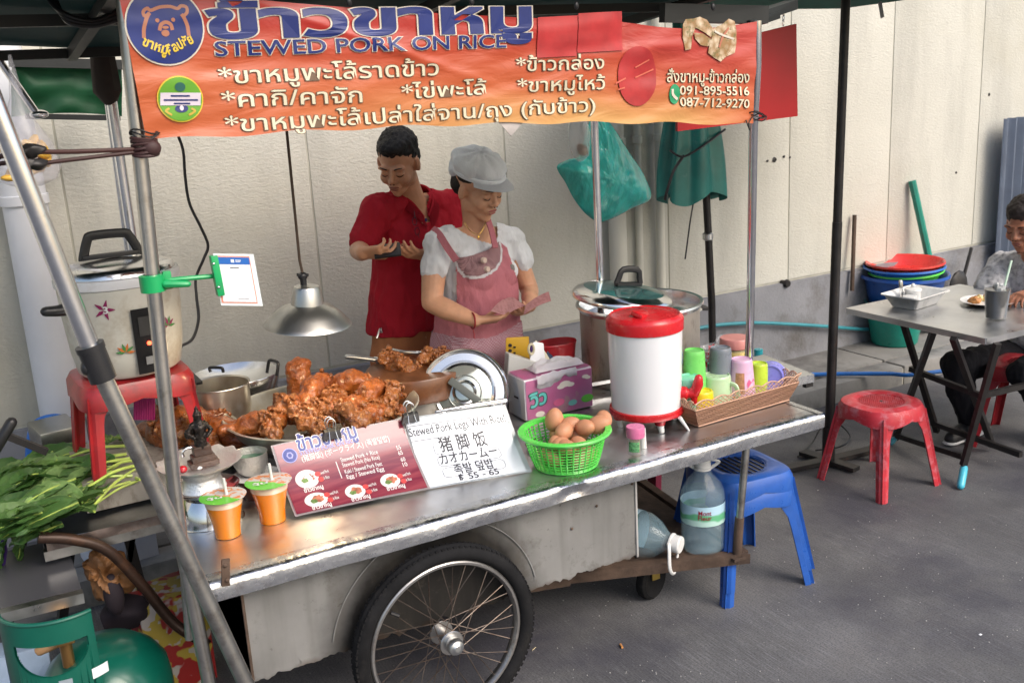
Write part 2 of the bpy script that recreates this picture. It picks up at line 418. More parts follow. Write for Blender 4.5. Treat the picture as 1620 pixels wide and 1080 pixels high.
def drain(name, lab, px, py, r, Y, m, ztop=6.5, extra=None, cat='drainpipe'):
    p = at(px, py, Y=Y); mb = MB()
    mb.cyl((p.x, Y, .12), (p.x, Y, ztop), r, n=20)
    t = thing(name, lab, cat, (p.x, Y, .12)); obj('pipe', mb, m, t)
    for z in (.5, 1.55, 3.0):
        mb = MB(); mb.lathe([(r, -.02), (r+.008, -.018), (r+.008, .018), (r, .02)], (p.x, Y, z), 20); obj('pipe_clip', mb, m, t)
M_pipe = mat('cream_pvc', (.60, .58, .50), .45, var=.06, vscale=3, dirt=((.3, .28, .22), .5, 4, .52), stretch=(1, 1, .3))
M_pipew = mat('white_pvc', (.66, .67, .70), .4, var=.05, vscale=3)
drain('drainpipe', 'wide white drainpipe at the left end of the wall behind the rice cooker', 62, 450, .083, 4.43, M_pipew)
drain('drainpipe', 'widest cream drainpipe on the wall beside the teal bag', 978, 400, .048, 4.46, M_pipe)
drain('drainpipe', 'thin cream pipe on the wall between the wide drainpipe and the closed umbrella', 1012, 400, .02, 4.50, M_pipe)
drain('drainpipe', 'narrow cream pipe on the wall just left of the closed umbrella pole', 1046, 430, .024, 4.49, M_pipe)

def rod(name, lab, cat, pts, r, m, n=8, group=None):
    mb = MB(); mb.tube(curve(pts, 8), r, n); return single(name, mb, m, lab, cat, group)
# hoses
M_hoseblue = plastic('blue_hose_rubber', (.02, .16, .55), .35)
M_hoseteal = plastic('teal_hose_rubber', (.04, .25, .30), .4)
rod('hose', 'bright blue hose lying along the pavement edge behind the tables', 'hose', [at(x, y, Z=.125+.012) for x, y in ((1150, 596), (1215, 596), (1290, 592), (1400, 591), (1440, 593), (1500, 586), (1570, 583), (1700, 575))], .0125, M_hoseblue)
rod('hose', 'teal hose draped along the grey plinth behind the posts', 'hose', [at(1100, 520, Y=4.46), at(1135, 514, Y=4.46), at(1180, 511, Y=4.46), at(1215, 511, Y=4.46), at(1290, 515, Y=4.46), at(1380, 521, Y=4.46), at(1440, 516, Y=4.46)], .011, M_hoseteal)
rod('hose', 'loop of blue hose behind the vegetable tray', 'hose', [at(115, 668, Y=4.2), at(85, 662, Y=4.2), at(58, 672, Y=4.2), at(50, 700, Y=4.2), at(48, 740, Y=4.2)], .020, M_hoseblue)
# leaning things by the wall
rod('plastic_tube', 'dark teal plastic tube leaning on the wall above the basins', 'tube', [at(1470, 410, Y=4.40), at(1443, 286, Y=4.50)], .024, M_tealp)
rod('metal_rod', 'short rusty rod leaning on the wall left of the basins', 'rod', [at(1352, 340, Y=4.50), at(1348, 460, Y=4.46)], .013, M_rust)
mb = MB()
p = at(1537, 392, Y=4.4); q = at(1524, 440, Y=4.38)
mb.tube([p, q], .012, 8); mb.ell(at(1516, 455, Y=4.38), (.09, .03, .12), None, 2)
single('frying_pan', mb, M_iron, 'black pan hanging on the plinth behind the seated man', 'pan')
mb = MB(); p0 = at(1588, 188, Y=4.42)
def corr(u, v):
    x = p0.x+u*1.2; return V((x, 4.42-.02*sin(u*1.2/.09*2*pi), .12+v*(p0.z-.12)))
mb.sheet(corr, 90, 1, .003)
single('corrugated_sheet', mb, mat('blue_grey_sheet', (.27, .32, .42), .45, .3, var=.1), 'blue grey corrugated sheet standing against the wall at the right edge', 'sheet')

# ================================================================ CART
TZ = .677
XL, XR, YF, YB = .415, 2.62, 2.50, 3.60
cart = thing('food_cart', 'steel topped grey street food cart on big spoked wheels', 'food cart', (1.3, 3.0, 0))
def deck():
    mb = MB()
    prof = [(3.6, 0), (3.4, 0), (3.2, 0), (3.0, 0), (2.9, 0), (2.8, 0), (2.7, 0), (2.62, 0), (2.56, 0), (2.525, .000), (2.508, -.003), (2.500, -.011), (2.498, -.02), (2.498, -.032), (2.499, -.044), (2.500, -.056), (2.512, -.058)]
    n = 170
    def f(u, v):
        i = v*(len(prof)-1); i = int(round(i)); y, z = prof[i]; X = XL+u*(XR-XL)
        front = 1 if i >= 9 else 0
        a = noise.noise((X*7, y*5, 1))*.0016
        z2 = TZ+z+a*(0 if i < 2 else 1)
        if front:
            e = noise.noise((X*6, i*.2, 3))*.0024 + noise.noise((X*19, i*.5, 8))*.0008
            y += e; z2 += noise.noise((X*8, 2.2, 3))*.0014
        # crumpled dent near the egg basket
        dd = (X-1.545)/.05
        if front and abs(dd) < 3: y += -.006*math.exp(-dd*dd)*sin(i*1.3); z2 += .006*math.exp(-dd*dd)
        return V((X, y, z2))
    mb.sheet(f, n, len(prof)-1)
    for fc in mb.bm.faces:
        if min(v.co.y for v in fc.verts) < 2.54: fc.material_index = 1
    obj('tabletop', mb, [M_steel_top, M_steel_edge], cart, sharp=50)
    # right end apron with folded edge
    mb = MB(); pr = [(-.03, 0), (-.004, 0), (.003, -.006), (.004, -.02), (.003, -.045), (.001, -.056)]
    mb.sheet(lambda u, v: V((XR+pr[int(round(v*5))][0]+noise.noise((u*9, v*2, 6))*.002, YF+u*(YB-YF), TZ+.0015+pr[int(round(v*5))][1])), 50, 5)
    obj('tabletop_end', mb, M_steel_edge, cart)
    mb = MB(); mb.sheet(lambda u, v: V((XL-.002+noise.noise((u*9, v*2, 6))*.002, YF+u*(YB-YF), TZ-.001-.055*v)), 50, 3)
    obj('tabletop_end', mb, M_steel_edge, cart)
    # rusty bracket at the left front corner
    p = at(357, 905, Y=2.492); mb = MB(); mb.box(p, (.022, .008, .075), Euler((0, .12, 0)).to_matrix(), .002); mb.ell(p+V((0, -.006, .022)), (.006, .004, .006)); mb.ell(p+V((0, -.006, -.02)), (.006, .004, .006)); obj('bracket', mb, M_rust, cart)
deck()
BYF = 2.56
def body():
    def zb(X): return .325+.008*noise.noise((X*14, 1, 1))+.012*noise.noise((X*35, 4, 1))+.006*noise.noise((X*90, 2, 1)) - .03*(1 if 0 else 0)
    mb = MB(); mb.sheet(lambda u, v: V((.515+u*1.305, BYF+.003*noise.noise((u*5, v*3, 2)), zb(.515+u*1.305)*(1-v)+.632*v)), 240, 8, .003)
    obj('front_panel', mb, M_body, cart)
    mb = MB(); mb.sheet(lambda u, v: V((1.822, BYF+.004+u*.95, .31*(1-v)+.632*v+.01*(1-v)*noise.noise((u*20, 0, 0)))), 60, 6, .003)
    obj('side_panel', mb, M_body, cart)
    mb = MB(); mb.sheet(lambda u, v: V((.513, BYF+.004+u*.95, .33*(1-v)+.632*v+.012*(1-v)*noise.noise((u*20, 0, 0)))), 60, 6, .003)
    obj('side_panel', mb, M_body, cart)
    mb = MB(); mb.sheet(lambda u, v: V((.515+u*1.305, BYF+.95, .33*(1-v)+.632*v)), 20, 2, .003); obj('back_panel', mb, M_body, cart)
    mb = MB(); mb.box((1.167, 3.04, .335), (1.29, .93, .012)); obj('bottom_panel', mb, M_rust, cart)
    # pressed arch line round the wheel
    mb = MB(); mb.tube([V((1.085+cos(t)*.345, BYF-.004, .297+sin(t)*.345)) for t in [radians(12+i*4) for i in range(40)] if .297+sin(t)*.345 < .628], .002, 6)
    obj('wheel_arch', mb, M_body, cart)
    # edge seam at the corners
    obj('corner_seam', MB().box((.512, BYF-.002, .48), (.008, .008, .30), None, .002), M_rust, cart); obj('corner_seam', MB().box((1.822, BYF-.002, .475), (.008, .008, .31), None, .002), M_body, cart)
    for px, py in ((521, 892), (500, 905), (744, 828), (800, 812), (944, 800), (905, 836), (1000, 765)):
        p = at(px, py, Y=BYF-.004); mb = MB(); mb.ell(p, (.005, .003, .005), None, 2); obj('rivet', mb, M_rust, cart)
body()
def wheel(y, first=True):
    c = V((1.077, y, .298)); R = .297
    wh = thing('w', None, None, c) if False else None
    Rm = Matrix.Rotation(pi/2, 3, 'X')
    mb = MB(); pr = []
    for i in range(17):
        t = 2*pi*i/16; pr.append((.268+cos(t)*.029*(1 if cos(t) > 0 else .75), sin(t)*.027))
    mb.lathe(pr, c, 96, Rm)
    tyre = obj('tyre', mb, M_rubber, cart)
    mb = MB()
    for k in range(96):      # tread blocks
        a = 2*pi*k/96
        for s in (-1, 1):
            t = s*radians(33); rr = .268+cos(t)*.0275; yy = sin(t)*.0255
            p = c + V((cos(a+s*.015)*rr, yy, sin(a+s*.015)*rr)); mb.box(p, (.006, .012, .0115), Matrix.Rotation(-a, 3, 'Y'))
    obj('tread', mb, M_rubber, tyre, smooth=False)
    mb = MB(); mb.lathe([(.247, -.013), (.243, -.0165), (.236, -.016), (.231, -.008), (.229, 0), (.231, .008), (.236, .016), (.243, .0165), (.247, .013)], c, 96, Rm)
    rim = obj('rim', mb, M_rim, cart)
    mb = MB(); mb.cyl(c-V((0, .045, 0)), c+V((0, .045, 0)), .018, n=20)
    for s in (-1, 1): mb.lathe([(.016, -.004), (.036, -.003), (.038, 0), (.036, .003), (.016, .004)], c+V((0, s*.036, 0)), 24, Rm)
    hub = obj('hub', mb, M_rim, cart)
    mb = MB(); mb.lathe([(.0, .030), (.010, .029), (.014, .025), (.022, .022), (.026, .014), (.026, 0), (.022, -.012)], c-V((0, .05, 0)), 12, Matrix.Rotation(pi/2, 3, 'X')); obj('axle_nut', mb, M_alu, hub)
    sp = None
    for k in range(36):
        s = -1 if k % 2 else 1; a = 2*pi*k/36; b = a + (1 if (k//2) % 2 else -1)*radians(68)
        p = c + V((cos(b)*.034, s*.036, sin(b)*.034)); q = c + V((cos(a)*.231, s*.003, sin(a)*.231))
        mb = MB(); mb.cyl(p, q, .0016, n=5, cap=False); obj('spoke', mb, M_spoke, rim)
    return tyre
wheel(2.50); wheel(3.57)
mb = MB(); mb.cyl((1.077, 2.53, .298), (1.077, 3.55, .298), .014); obj('axle', mb, M_iron, cart)
a = at(574, 958, Y=2.485) if False else V((1.077+cos(radians(140))*.225, 2.487, .298+sin(radians(140))*.225))
mb = MB(); mb.cyl(a, a+V((.022, -.006, -.014)), .006, n=8); obj('valve', mb, M_black, cart)
def framework():
    A = at(1183, 884, Z=.185); B = at(900, 915, Z=.185)
    bl = V((B.x, B.y, .185))
    mb = MB(); mb.bar(A+V((.01, 0, 0)), bl, .006, .036); mb.bar(A+V((.01, .02, .017)), bl+V((0, .02, .017)), .04, .005); mb.jitter(.002, 30)
    obj('front_beam', mb, M_rust, cart)
    mb = MB(); mb.bar(A+V((.0, .02, .002)), V((2.42, 3.5, .185)), .035, .04); obj('side_beam', mb, M_rust, cart)
    mb = MB(); mb.prism([(A.x-.02, A.y+.04), (2.38, 3.45), (1.84, 3.45), (bl.x+.03, bl.y+.04)], (0, 0, .186), (1, 0, 0), (0, 1, 0), .012); obj('lower_shelf', mb, M_rust, cart)
    mb = MB(); mb.bar(bl, V((.55, 3.0, .24)), .03, .04); mb.bar(V((1.84, 3.45, .19)), V((.55, 3.45, .30)), .03, .04); mb.bar(V((.56, 2.7, .3)), V((.56, 3.5, .3)), .03, .03); obj('chassis', mb, M_rust, cart)
    # posts
    P0 = at(1165, 880, Y=2.56); P1 = at(1182, 692, Y=2.56); P2 = at(1197, 100, Y=2.57); P15 = at(1170, 818, Y=2.56)
    mb = MB(); mb.tube([P0-V((0, 0, .02)), P15], .017, 12); mb.box(P0-V((0, 0, .0)), (.06, .05, .012)); obj('leg_socket', mb, M_rust, cart)
    mb = MB(); mb.tube([P15-V((0, 0, .01)), P1+V((0, 0, .0))], .0135, 14); obj('leg', mb, M_dulltube, cart)
    PB = at(1182, 640, Y=2.86); PB.z = TZ; mb = MB(); mb.tube([PB, at(1187, 500, Y=2.82), at(1192, 200, Y=2.64), P2, P2+V((0, 0, .13))], .0155, 14); obj('post', mb, M_chrome, cart)
    Q0 = at(330, 1075, Y=2.53); Q1 = at(285, 850, Y=2.55); Q2 = at(275, 760, Y=2.56); Q3 = at(202, 60, Y=2.56)
    mb = MB(); mb.tube([V((Q0.x, Q0.y, .03)), Q0, Q1, Q2, Q3, Q3+(Q3-Q2)*.1], .0185, 14); obj('post', mb, mat('worn_post_tube', (.50, .48, .45), .30, 1, var=.12, vscale=12, dirt=((.2, .16, .12), .7, 16, .53)), cart)
    mb = MB(); mb.tube([at(300, 1010, Y=2.60), at(286, 830, Y=2.60)], .012, 10); obj('brace', mb, M_dulltube, cart)
    # rear posts
    a = at(940, 183, Y=3.45); b = at(950, 470, Y=3.45); mb = MB(); mb.tube([V((b.x, 3.45, TZ)), b, a, a+(a-b)*.3], .0155, 14); obj('post', mb, M_chrome, cart)
    a = at(180, 185, Y=3.64); b = at(216, 430, Y=3.64); mb = MB(); mb.tube([V((b.x+.02, 3.64, TZ-.04)), b, a, a+(a-b)*.3], .0175, 14); obj('post', mb, M_chrome, cart)
    a = at(168, 155, Y=3.66); b = at(213, 490, Y=3.66); mb = MB(); mb.tube([a, b], .008, 10); obj('brace', mb, M_chrome, cart)
    mb = MB(); mb.tube([a+V((.005, -.02, .33)), a+V((.005, -.02, .02)), a+V((.01, -.02, -.02))], [.03, .045, .02], 10); mb.jitter(.006, 30); obj('tied_rag', mb, mat('dark_wrapping', (.035, .025, .02), .8, var=.4), cart)
    # rear steel rail by the lid
    mb = MB(); mb.bar(at(645, 660, Z=.725), at(1020, 592, Z=.725), .014, .014); obj('rail', mb, M_steel, cart)
    mb = MB()
    # curved push handle, brown iron
    mb.tube(curve([at(60, 850, Y=3.05), at(115, 853, Y=3.05), at(170, 870, Y=3.05), at(225, 925, Y=3.05), at(275, 985, Y=3.05), at(330, 1020, Y=3.0)], 8), .017, 12)
    obj('push_handle', mb, mat('brown_iron', (.05, .028, .02), .4, .3, var=.3, dirt=((.14, .06, .03), .6, 12, .55)), cart)
    mb = MB(); mb.bar(at(203, 850, Y=3.3), at(232, 960, Y=3.3), .03, .03); mb.bar(at(203, 858, Y=3.3), at(212, 858, Y=3.3), .03, .12); obj('strut', mb, M_iron, cart)
framework()
# castor
cc = at(1030, 915, Z=.075); mb = MB()
mb.lathe([(.0, -.016), (.04, -.016), (.062, -.022), (.074, -.015), (.077, 0), (.074, .015), (.062, .022), (.04, .016), (0, .016)], cc, 32, Matrix.Rotation(pi/2, 3, 'X') @ Matrix.Rotation(.3, 3, 'Y'))
obj('castor_wheel', mb, M_rubber, cart)
mb = MB(); mb.box(cc+V((0, -.03, .055)), (.035, .006, .09), None, .002); mb.box(cc+V((0, .03, .055)), (.035, .006, .09), None, .002); mb.box(cc+V((0, 0, .10)), (.07, .075, .008)); obj('castor_fork', mb, mat('yellow_zinc', (.4, .28, .07), .4, .7, var=.2), cart)

# left side tray table
M_traysteel = mat('greasy_steel_tray', (.42, .43, .42), .3, 1, var=.2, vscale=4, dirt=((.12, .11, .09), .6, 4, .5), bump=.2, bscale=8, bdist=.01)
st = thing('side_shelf', 'steel shelf fixed to the left end of the cart holding greens', 'shelf', (.2, 3.4, TZ-.05))
mb = MB(); mb.sheet(lambda u, v: V((.075+u*.335, 3.08+v*.72, TZ-.012+.004*noise.noise((u*3, v*4, 0)))), 12, 20, .003); obj('shelf_top', mb, M_traysteel, st)
mb = MB(); mb.sheet(lambda u, v: V((.08+u*.33, 3.078+.004*noise.noise((u*8, v, 0)), TZ-.012-.03*v)), 24, 3, .003); mb.sheet(lambda u, v: V((.075, 3.08+.72*u, TZ-.012-.03*v)), 24, 3, .003); obj('shelf_edge', mb, mat('copper_stained_edge', (.38, .30, .27), .4, .9, var=.3, vscale=12, dirt=((.45, .40, .38), .6, 20, .5)), st)
mb = MB(); mb.bar((.07, 3.10, TZ-.06), (.50, 3.10, TZ-.055), .03, .03); mb.bar((.09, 3.10, TZ-.06), (.09, 3.78, TZ-.06), .03, .03); mb.bar((.09, 3.78, TZ-.06), (.5, 3.78, TZ-.06), .03, .03); obj('shelf_frame', mb, M_dulltube, st)
mb = MB(); mb.bar(at(35, 850, Y=3.6), at(10, 1000, Y=3.6), .05, .03); mb.bar(at(110, 870, Y=3.7), at(95, 1010, Y=3.7), .06, .03); obj('shelf_leg', mb, M_iron, st)

# right back shelf
rs = thing('side_shelf', 'low steel shelf behind the right end of the cart', 'shelf', (2.7, 3.1, .6))
c1 = at(1286, 592, Z=.655); c2 = at(1207, 561, Z=.655)
mb = MB(); ex = (c2-c1); back = c1+ex*1.0
mb.prism([(c1.x, c1.y), (back.x, back.y), (XR-.55, back.y), (XR-.55, c1.y+.1)], (0, 0, .648), (1, 0, 0), (0, 1, 0), .008); obj('shelf_top', mb, M_steel_top, rs)
mb = MB(); mb.bar(c1+V((.003, -.003, -.016)), V((XR-.55, c1.y+.09, .64)), .004, .034); mb.bar(c1+V((.004, 0, -.016)), back+V((.004, 0, -.016)), .004, .034); obj('shelf_edge', mb, M_steel_edge, rs)
mb = MB(); mb.box(at(1278, 608, Z=.61), (.04, .02, .018)); mb.bar(c1+V((-.3, .06, -.03)), V((c1.x-.3, c1.y+.06, .19)), .025, .025); obj('shelf_bracket', mb, M_iron, rs)

# ================================================================ CANOPY, BANNER
M_roofgreen = mat('dark_green_tarpaulin', (.008, .035, .035), .6, var=.25, vscale=4, bump=.2, bscale=12)
M_beam = mat('dark_painted_beam', (.012, .014, .014), .5, var=.3)
can = thing('canopy_roof', 'dark green tarpaulin roof on a black frame over the cart', 'canopy', (1.3, 3.0, 2.06))
mb = MB()
mb.sheet(lambda u, v: V((-1.2+u*3.62, 2.42+v*1.2, 2.20-.12*v+.012*sin(u*22)+.010*noise.noise((u*9, v*4, 0)))), 60, 12, .004); obj('roof_sheet', mb, M_roofgreen, can)
mb = MB()
for y in (2.50, 3.0, 3.58): mb.bar((-1.2, y, 2.165-.1*(y-2.5)), (2.44, y, 2.165-.1*(y-2.5)), .035, .03)
for xx in (.42, 1.35, 2.34): mb.bar((xx, 2.5, 2.16), (xx, 3.6, 2.05), .03, .03)
obj('roof_frame', mb, M_beam, can)
a = at(1040, 0, Y=2.62); b = at(1205, 24, Y=2.60)
mb = MB(); mb.bar(V((2.0, 2.6, 2.07)), V((2.42, 2.6, 2.055)), .03, .055); mb.bar(at(1180, 32, Y=2.62), at(1252, 8, Y=2.7), .05, .032); mb.bar(at(1180, 40, Y=2.59), at(1226, 24, Y=2.66), .04, .024); mb.jitter(.004, 20)
obj('beam_end', mb, M_beam, can)
for k in range(3):
    rod('cable', ('black cable looping lowest under the roof beside the banner', 'middle loop of the black cables under the roof', 'uppermost loop of the black cables under the roof')[2-k], 'cable', [at(70+6*k, -25, Y=2.9), at(82+5*k, 5+3*k, Y=2.85), at(110, 26+5*k, Y=2.8), at(150, 33+4*k, Y=2.8), at(185, 18+7*k, Y=2.8)], .007, M_black, group='black cables coiled under the roof')
tarp = MB(); a = at(20, 96, Y=4.2); 
def tf(u, v):
    p = at(18+u*175, 97+v*(88-6*sin(u*3)), Y=4.2); p.y += .03*noise.noise((u*4, v*3, 2)); return p
tarp.sheet(tf, 24, 12, .004)
M_tarp = mat('green_tarp_cloth', (.015, .11, .045), .5, var=.3, vscale=3, trans=0)
single('tarpaulin', tarp, M_tarp, 'green tarpaulin flap hanging on the wall at the upper left', 'tarpaulin')
mb = MB(); mb.bar(at(14, 98, Y=4.17), at(200, 103, Y=4.17), .03, .035); mb.bar(at(40, 184, Y=4.17), at(190, 187, Y=4.17), .02, .02); single('tarpaulin_rail', mb, M_beam, 'black rail carrying the green tarpaulin flap at the upper left', 'rail')
mb = MB(); mb.tube([at(-5, 90, Y=3.6), at(58, 180, Y=3.6)], .012, 8); mb.ell(at(62, 181, Y=3.6), (.03, .02, .015)); single('metal_strut', mb, M_chrome, 'short chromed strut sloping down beside the green tarpaulin flap', 'strut')

BNY = 2.525
def bw(p):
    """creases of the hanging banner"""
    x, z = p.x, p.z
    d = .010*noise.noise((x*2.2, 0, z*3+4)) + .007*noise.noise((x*3.1, 5, z*16)) + .004*noise.noise((x*7+z*9, 9, z*26-x*4))
    d += .006*math.exp(-((z-1.93+.35*(x-1.25))/.012)**2)*max(0, 1-abs(x-1.02)/.42)      # long diagonal fold
    d += -.012*math.exp(-((x-1.80)/.03)**2)*max(0, (z-1.85)/.2)
    return V((x, p.y-d, z))
BC = {'tl': at(185, -22, Y=BNY), 'tr': at(1199, 34, Y=BNY), 'bl': at(232, 222, Y=BNY), 'br': at(1191, 197, Y=BNY)}
def bpt(u, v):
    top = BC['tl'].lerp(BC['tr'], u) + V((0, 0, -.10*u*(1-u))) + V((0, 0, -.02*max(0, sin(pi*(u-.72)/.28)) if u > .72 else 0))
    bot = BC['bl'].lerp(BC['br'], u) + V((0, 0, .020*sin(pi*u)+.004*sin(u*40)))
    return bw(top.lerp(bot, v))
M_bannerb = mat('banner_vinyl', (.6, .2, .05), .42, coat=.15)
def banner_mat(m):
    N = m.node_tree.nodes; L = m.node_tree.links; b = N['Principled BSDF']
    at_ = N.new('ShaderNodeVertexColor'); at_.layer_name = 'print'; L.new(at_.outputs[0], b.inputs['Base Color'])
    tc = N.new('ShaderNodeTexCoord'); mp = N.new('ShaderNodeMapping'); mp.inputs['Scale'].default_value = (1, 1, 3.5); mp.inputs['Rotation'].default_value = (0, .15, 0); L.new(tc.outputs['Object'], mp.inputs[0])
    n = N.new('ShaderNodeTexNoise'); n.inputs['Scale'].default_value = 7; n.inputs['Detail'].default_value = 4; n.inputs['Distortion'].default_value = .8; L.new(mp.outputs[0], n.inputs['Vector'])
    bn = N.new('ShaderNodeBump'); bn.inputs['Strength'].default_value = .35; bn.inputs['Distance'].default_value = .012; L.new(n.outputs['Fac'], bn.inputs['Height']); L.new(bn.outputs[0], b.inputs['Normal'])
banner_mat(M_bannerb)
def banner():
    t = thing('banner', 'orange and red vinyl banner advertising stewed pork on rice in Thai', 'banner', (1.3, BNY, 1.75))
    mb = MB(); mb.sheet(bpt, 260, 60)
    me = bpy.data.meshes.new('cloth'); mb.bm.to_mesh(me); mb.bm.free(); me.shade_smooth()
    ca = me.color_attributes.new('print', 'FLOAT_COLOR', 'POINT'); nu, nv = 260, 60
    for i in range(nu+1):
        for j in range(nv+1):
            u, v = i/nu, j/nv; v2 = v+.09*noise.noise((u*5, v*3, 0))
            red, org, yel = V((.40, .026, .018)), V((.47, .105, .034)), V((.58, .32, .11))
            k = min(1, max(0, (v2-.15)/.45)); c = red.lerp(org, k)
            k2 = min(1, max(0, (v2-.62)/.4))*min(1, max(0, (u-.16)/.35))*min(1, max(0, (1.0-u)/.15)); c = c.lerp(yel, k2)
            k3 = min(1, max(0, (u-.60)/.3))*max(0, 1-v*1.2); c = c.lerp(V((.44, .055, .045)), k3)
            ca.data[i*(nv+1)+j].color = (*c, 1)
    cl = link_mesh('cloth', me, M_bannerb, t)
    n = V((0, -1, 0))
    M_navy = mat('navy_print', (.014, .028, .16), .4, var=.15, vscale=6); M_cream = mat('cream_print', (.66, .60, .50), .4); M_letter = mat('white_print', (.66, .60, .44), .4, var=.1, vscale=9); M_shadow = mat('brown_print', (.14, .085, .05), .45)
    M_redp = mat('red_patch_print', (.40, .028, .030), .42, var=.2, vscale=9); M_gr = mat('green_print', (.12, .33, .03), .4); M_ye = mat('yellow_print', (.7, .5, .05), .4); M_pk = mat('pale_print', (.62, .55, .62), .4)
    def T(s, x0, y0, x1, y1, h, out, outo=.028, fo=.0, m2=M_cream, lift=.003):
        p0, p1 = at(x0, y0, Y=BNY), at(x1, y1, Y=BNY); up = V((0, 0, 1))
        if out: put_text(s, p0, p1, h, n, out, t, outo, lift, bw, up=up)
        put_text(s, p0, p1, h, n, m2, t, fo, lift+.0018, bw, up=up)
    T('ข้าวขาหมู', 335, 60, 836, 50, .112, M_cream, .055, .036, M_navy)
    T('STEWED PORK ON RICE', 342, 89, 800, 75, .048, M_cream, .045, .012, M_navy)
    W = dict(out=M_shadow, outo=.034, fo=.006, m2=M_letter)
    T('*ขาหมูพะโล้ราดข้าว', 348, 133, 694, 119, .053, **W)
    T('*ข้าวกล่อง', 818, 113, 955, 109, .050, **W)
    T('*คากิ/คาจัก', 352, 170, 572, 162, .052, **W)
    T('*ไข่พะโล้', 636, 157, 770, 149, .050, **W)
    T('*ขาหมูไหว้', 820, 146, 957, 141, .050, **W)
    T('*ขาหมูพะโล้เปล่าใส่จาน/ถุง (กับข้าว)', 358, 209, 942, 176, .052, **W)
    T('สั่งขาหมู-ข้าวกล่อง', 1056, 130, 1184, 131, .047, M_shadow, .034, .006, M_letter)
    T('091-895-5516', 1076, 150, 1184, 151, .038, M_shadow, .036, .012, M_letter)
    T('087-712-9270', 1077, 168, 1184, 171, .038, M_shadow, .036, .012, M_letter)
    def disc(cx, cy, rx, ry, m, lift, name='print_disc', nn=40, rings=5):
        mb = MB(); c = at(cx, cy, Y=BNY); s = mpp(c); prev = [mb.bm.verts.new(bw(c+n*lift))]
        for q in range(1, rings+1):
            cur = [mb.bm.verts.new(bw(c+V((cos(2*pi*k/nn)*rx*s*1.02, 0, sin(2*pi*k/nn)*ry*s*1.02))*(q/rings)+n*lift)) for k in range(nn)]
            if len(prev) == 1:
                for k in range(nn): mb.face((prev[0], cur[k], cur[(k+1) % nn]))
            else: mb.bridge(prev, cur)
            prev = cur
        return obj(name, mb, m, t)
    def quad(x0, y0, x1, y1, m, lift, name, sk=0):
        mb = MB(); mb.sheet(lambda u, v: bw(at(x0+(x1-x0)*u, y0+(y1-y0)*v-sk*u, Y=BNY)+n*lift), 14, 10); return obj(name, mb, m, t)
    def line(pts, r, m, lift=.006, name='print_line', closed=False):
        mb = MB(); P = [at(x, y, Y=BNY) for x, y in pts]; P = curve([V(p) for p in P], 6, closed); m_ = len(P)
        for i in range(m_ if closed else m_-1):
            a, b = P[i], P[(i+1) % m_]; d = (b-a).normalized(); q = V((-d.z, 0, d.x))*r; e = d*r*.4
            mb.face([mb.bm.verts.new(bw(z+n*lift)) for z in (a-q-e, b-q+e, b+q+e, a+q-e)])
        return obj(name, mb, m, t)
    disc(261, 42, 60, 59, M_cream, .004, 'logo_rim'); disc(261, 42, 57.5, 56.5, M_navy, .0055, 'logo_disc')
    mo = mat('salmon_print', (.42, .17, .10), .4)
    line([(227, 60), (227, 46), (231, 30), (235, 22)], .0042, mo); line([(298, 56), (296, 42), (291, 30), (287, 24)], .0042, mo)
    line([(236, 22), (228, 26), (226, 19), (232, 14), (238, 17), (252, 12), (268, 11), (280, 14), (286, 10), (294, 12), (295, 20), (290, 26)], .0036, mo)
    line([(252, 48), (254, 40), (261, 36), (269, 39), (272, 47)], .0040, mo); disc(261, 53, 6, 5, mo, .007, 'logo_nose'); disc(248, 33, 3, 3, mo, .007, 'logo_eye'); disc(273, 32, 3, 3, mo, .007, 'logo_eye'); disc(261, 44, 5, 2.2, mo, .007, 'logo_muzzle')
    put_text('ขาหมู', at(224, 72, Y=BNY), at(262, 87, Y=BNY), .030, n, M_ye, t, .03, .0075, bw)
    put_text('ศิลปชัย', at(267, 87, Y=BNY), at(306, 68, Y=BNY), .030, n, M_ye, t, .03, .0075, bw)
    disc(285, 157, 35, 35, M_ye, .004, 'badge_rim'); disc(285, 157, 33, 33, M_gr, .0055, 'badge_disc'); quad(253, 147, 317, 167, M_pk, .0068, 'badge_band')
    disc(284, 138, 8, 7, mat('dark_green_print', (.03, .12, .1), .4), .0068, 'badge_emblem'); disc(287, 172, 10, 6, M_navy, .0068, 'badge_emblem'); disc(287, 171, 3, 4, M_pk, .0078, 'badge_emblem')
    for (x0, x1, y) in ((270, 299, 152), (259, 312, 158.5), (275, 300, 164)): line([(x0, y), ((x0+x1)/2, y), (x1, y)], .0018, M_navy, .0078)
    for s in (-1, 1): line([(285+s*18, 172), (285+s*23, 176), (285+s*14, 182)], .0025, mat('gold_print', (.5, .35, .05), .4), .0068)
    disc(1009, 121, 37, 45, M_redp, .004, 'print_disc'); quad(849, 28, 911, 92, M_redp, .004, 'sewn_patch', 3); quad(912, 22, 985, 84, M_redp, .0048, 'sewn_patch', 4)
    for x0, y0, x1, y1 in ((1005, 107, 1026, 95), (1006, 123, 1034, 110), (974, 132, 990, 124), (978, 142, 988, 139)): line([(x0, y0), ((x0+x1)/2, (y0+y1)/2), (x1, y1)], .0022, mat('slit_print', (.62, .14, .09), .5), .006)
    disc(1068, 149, 10.5, 15, mat('phone_green_print', (.02, .28, .12), .4), .004, 'phone_icon'); line([(1064, 142), (1065, 150), (1072, 157)], .0042, M_cream, .0055)
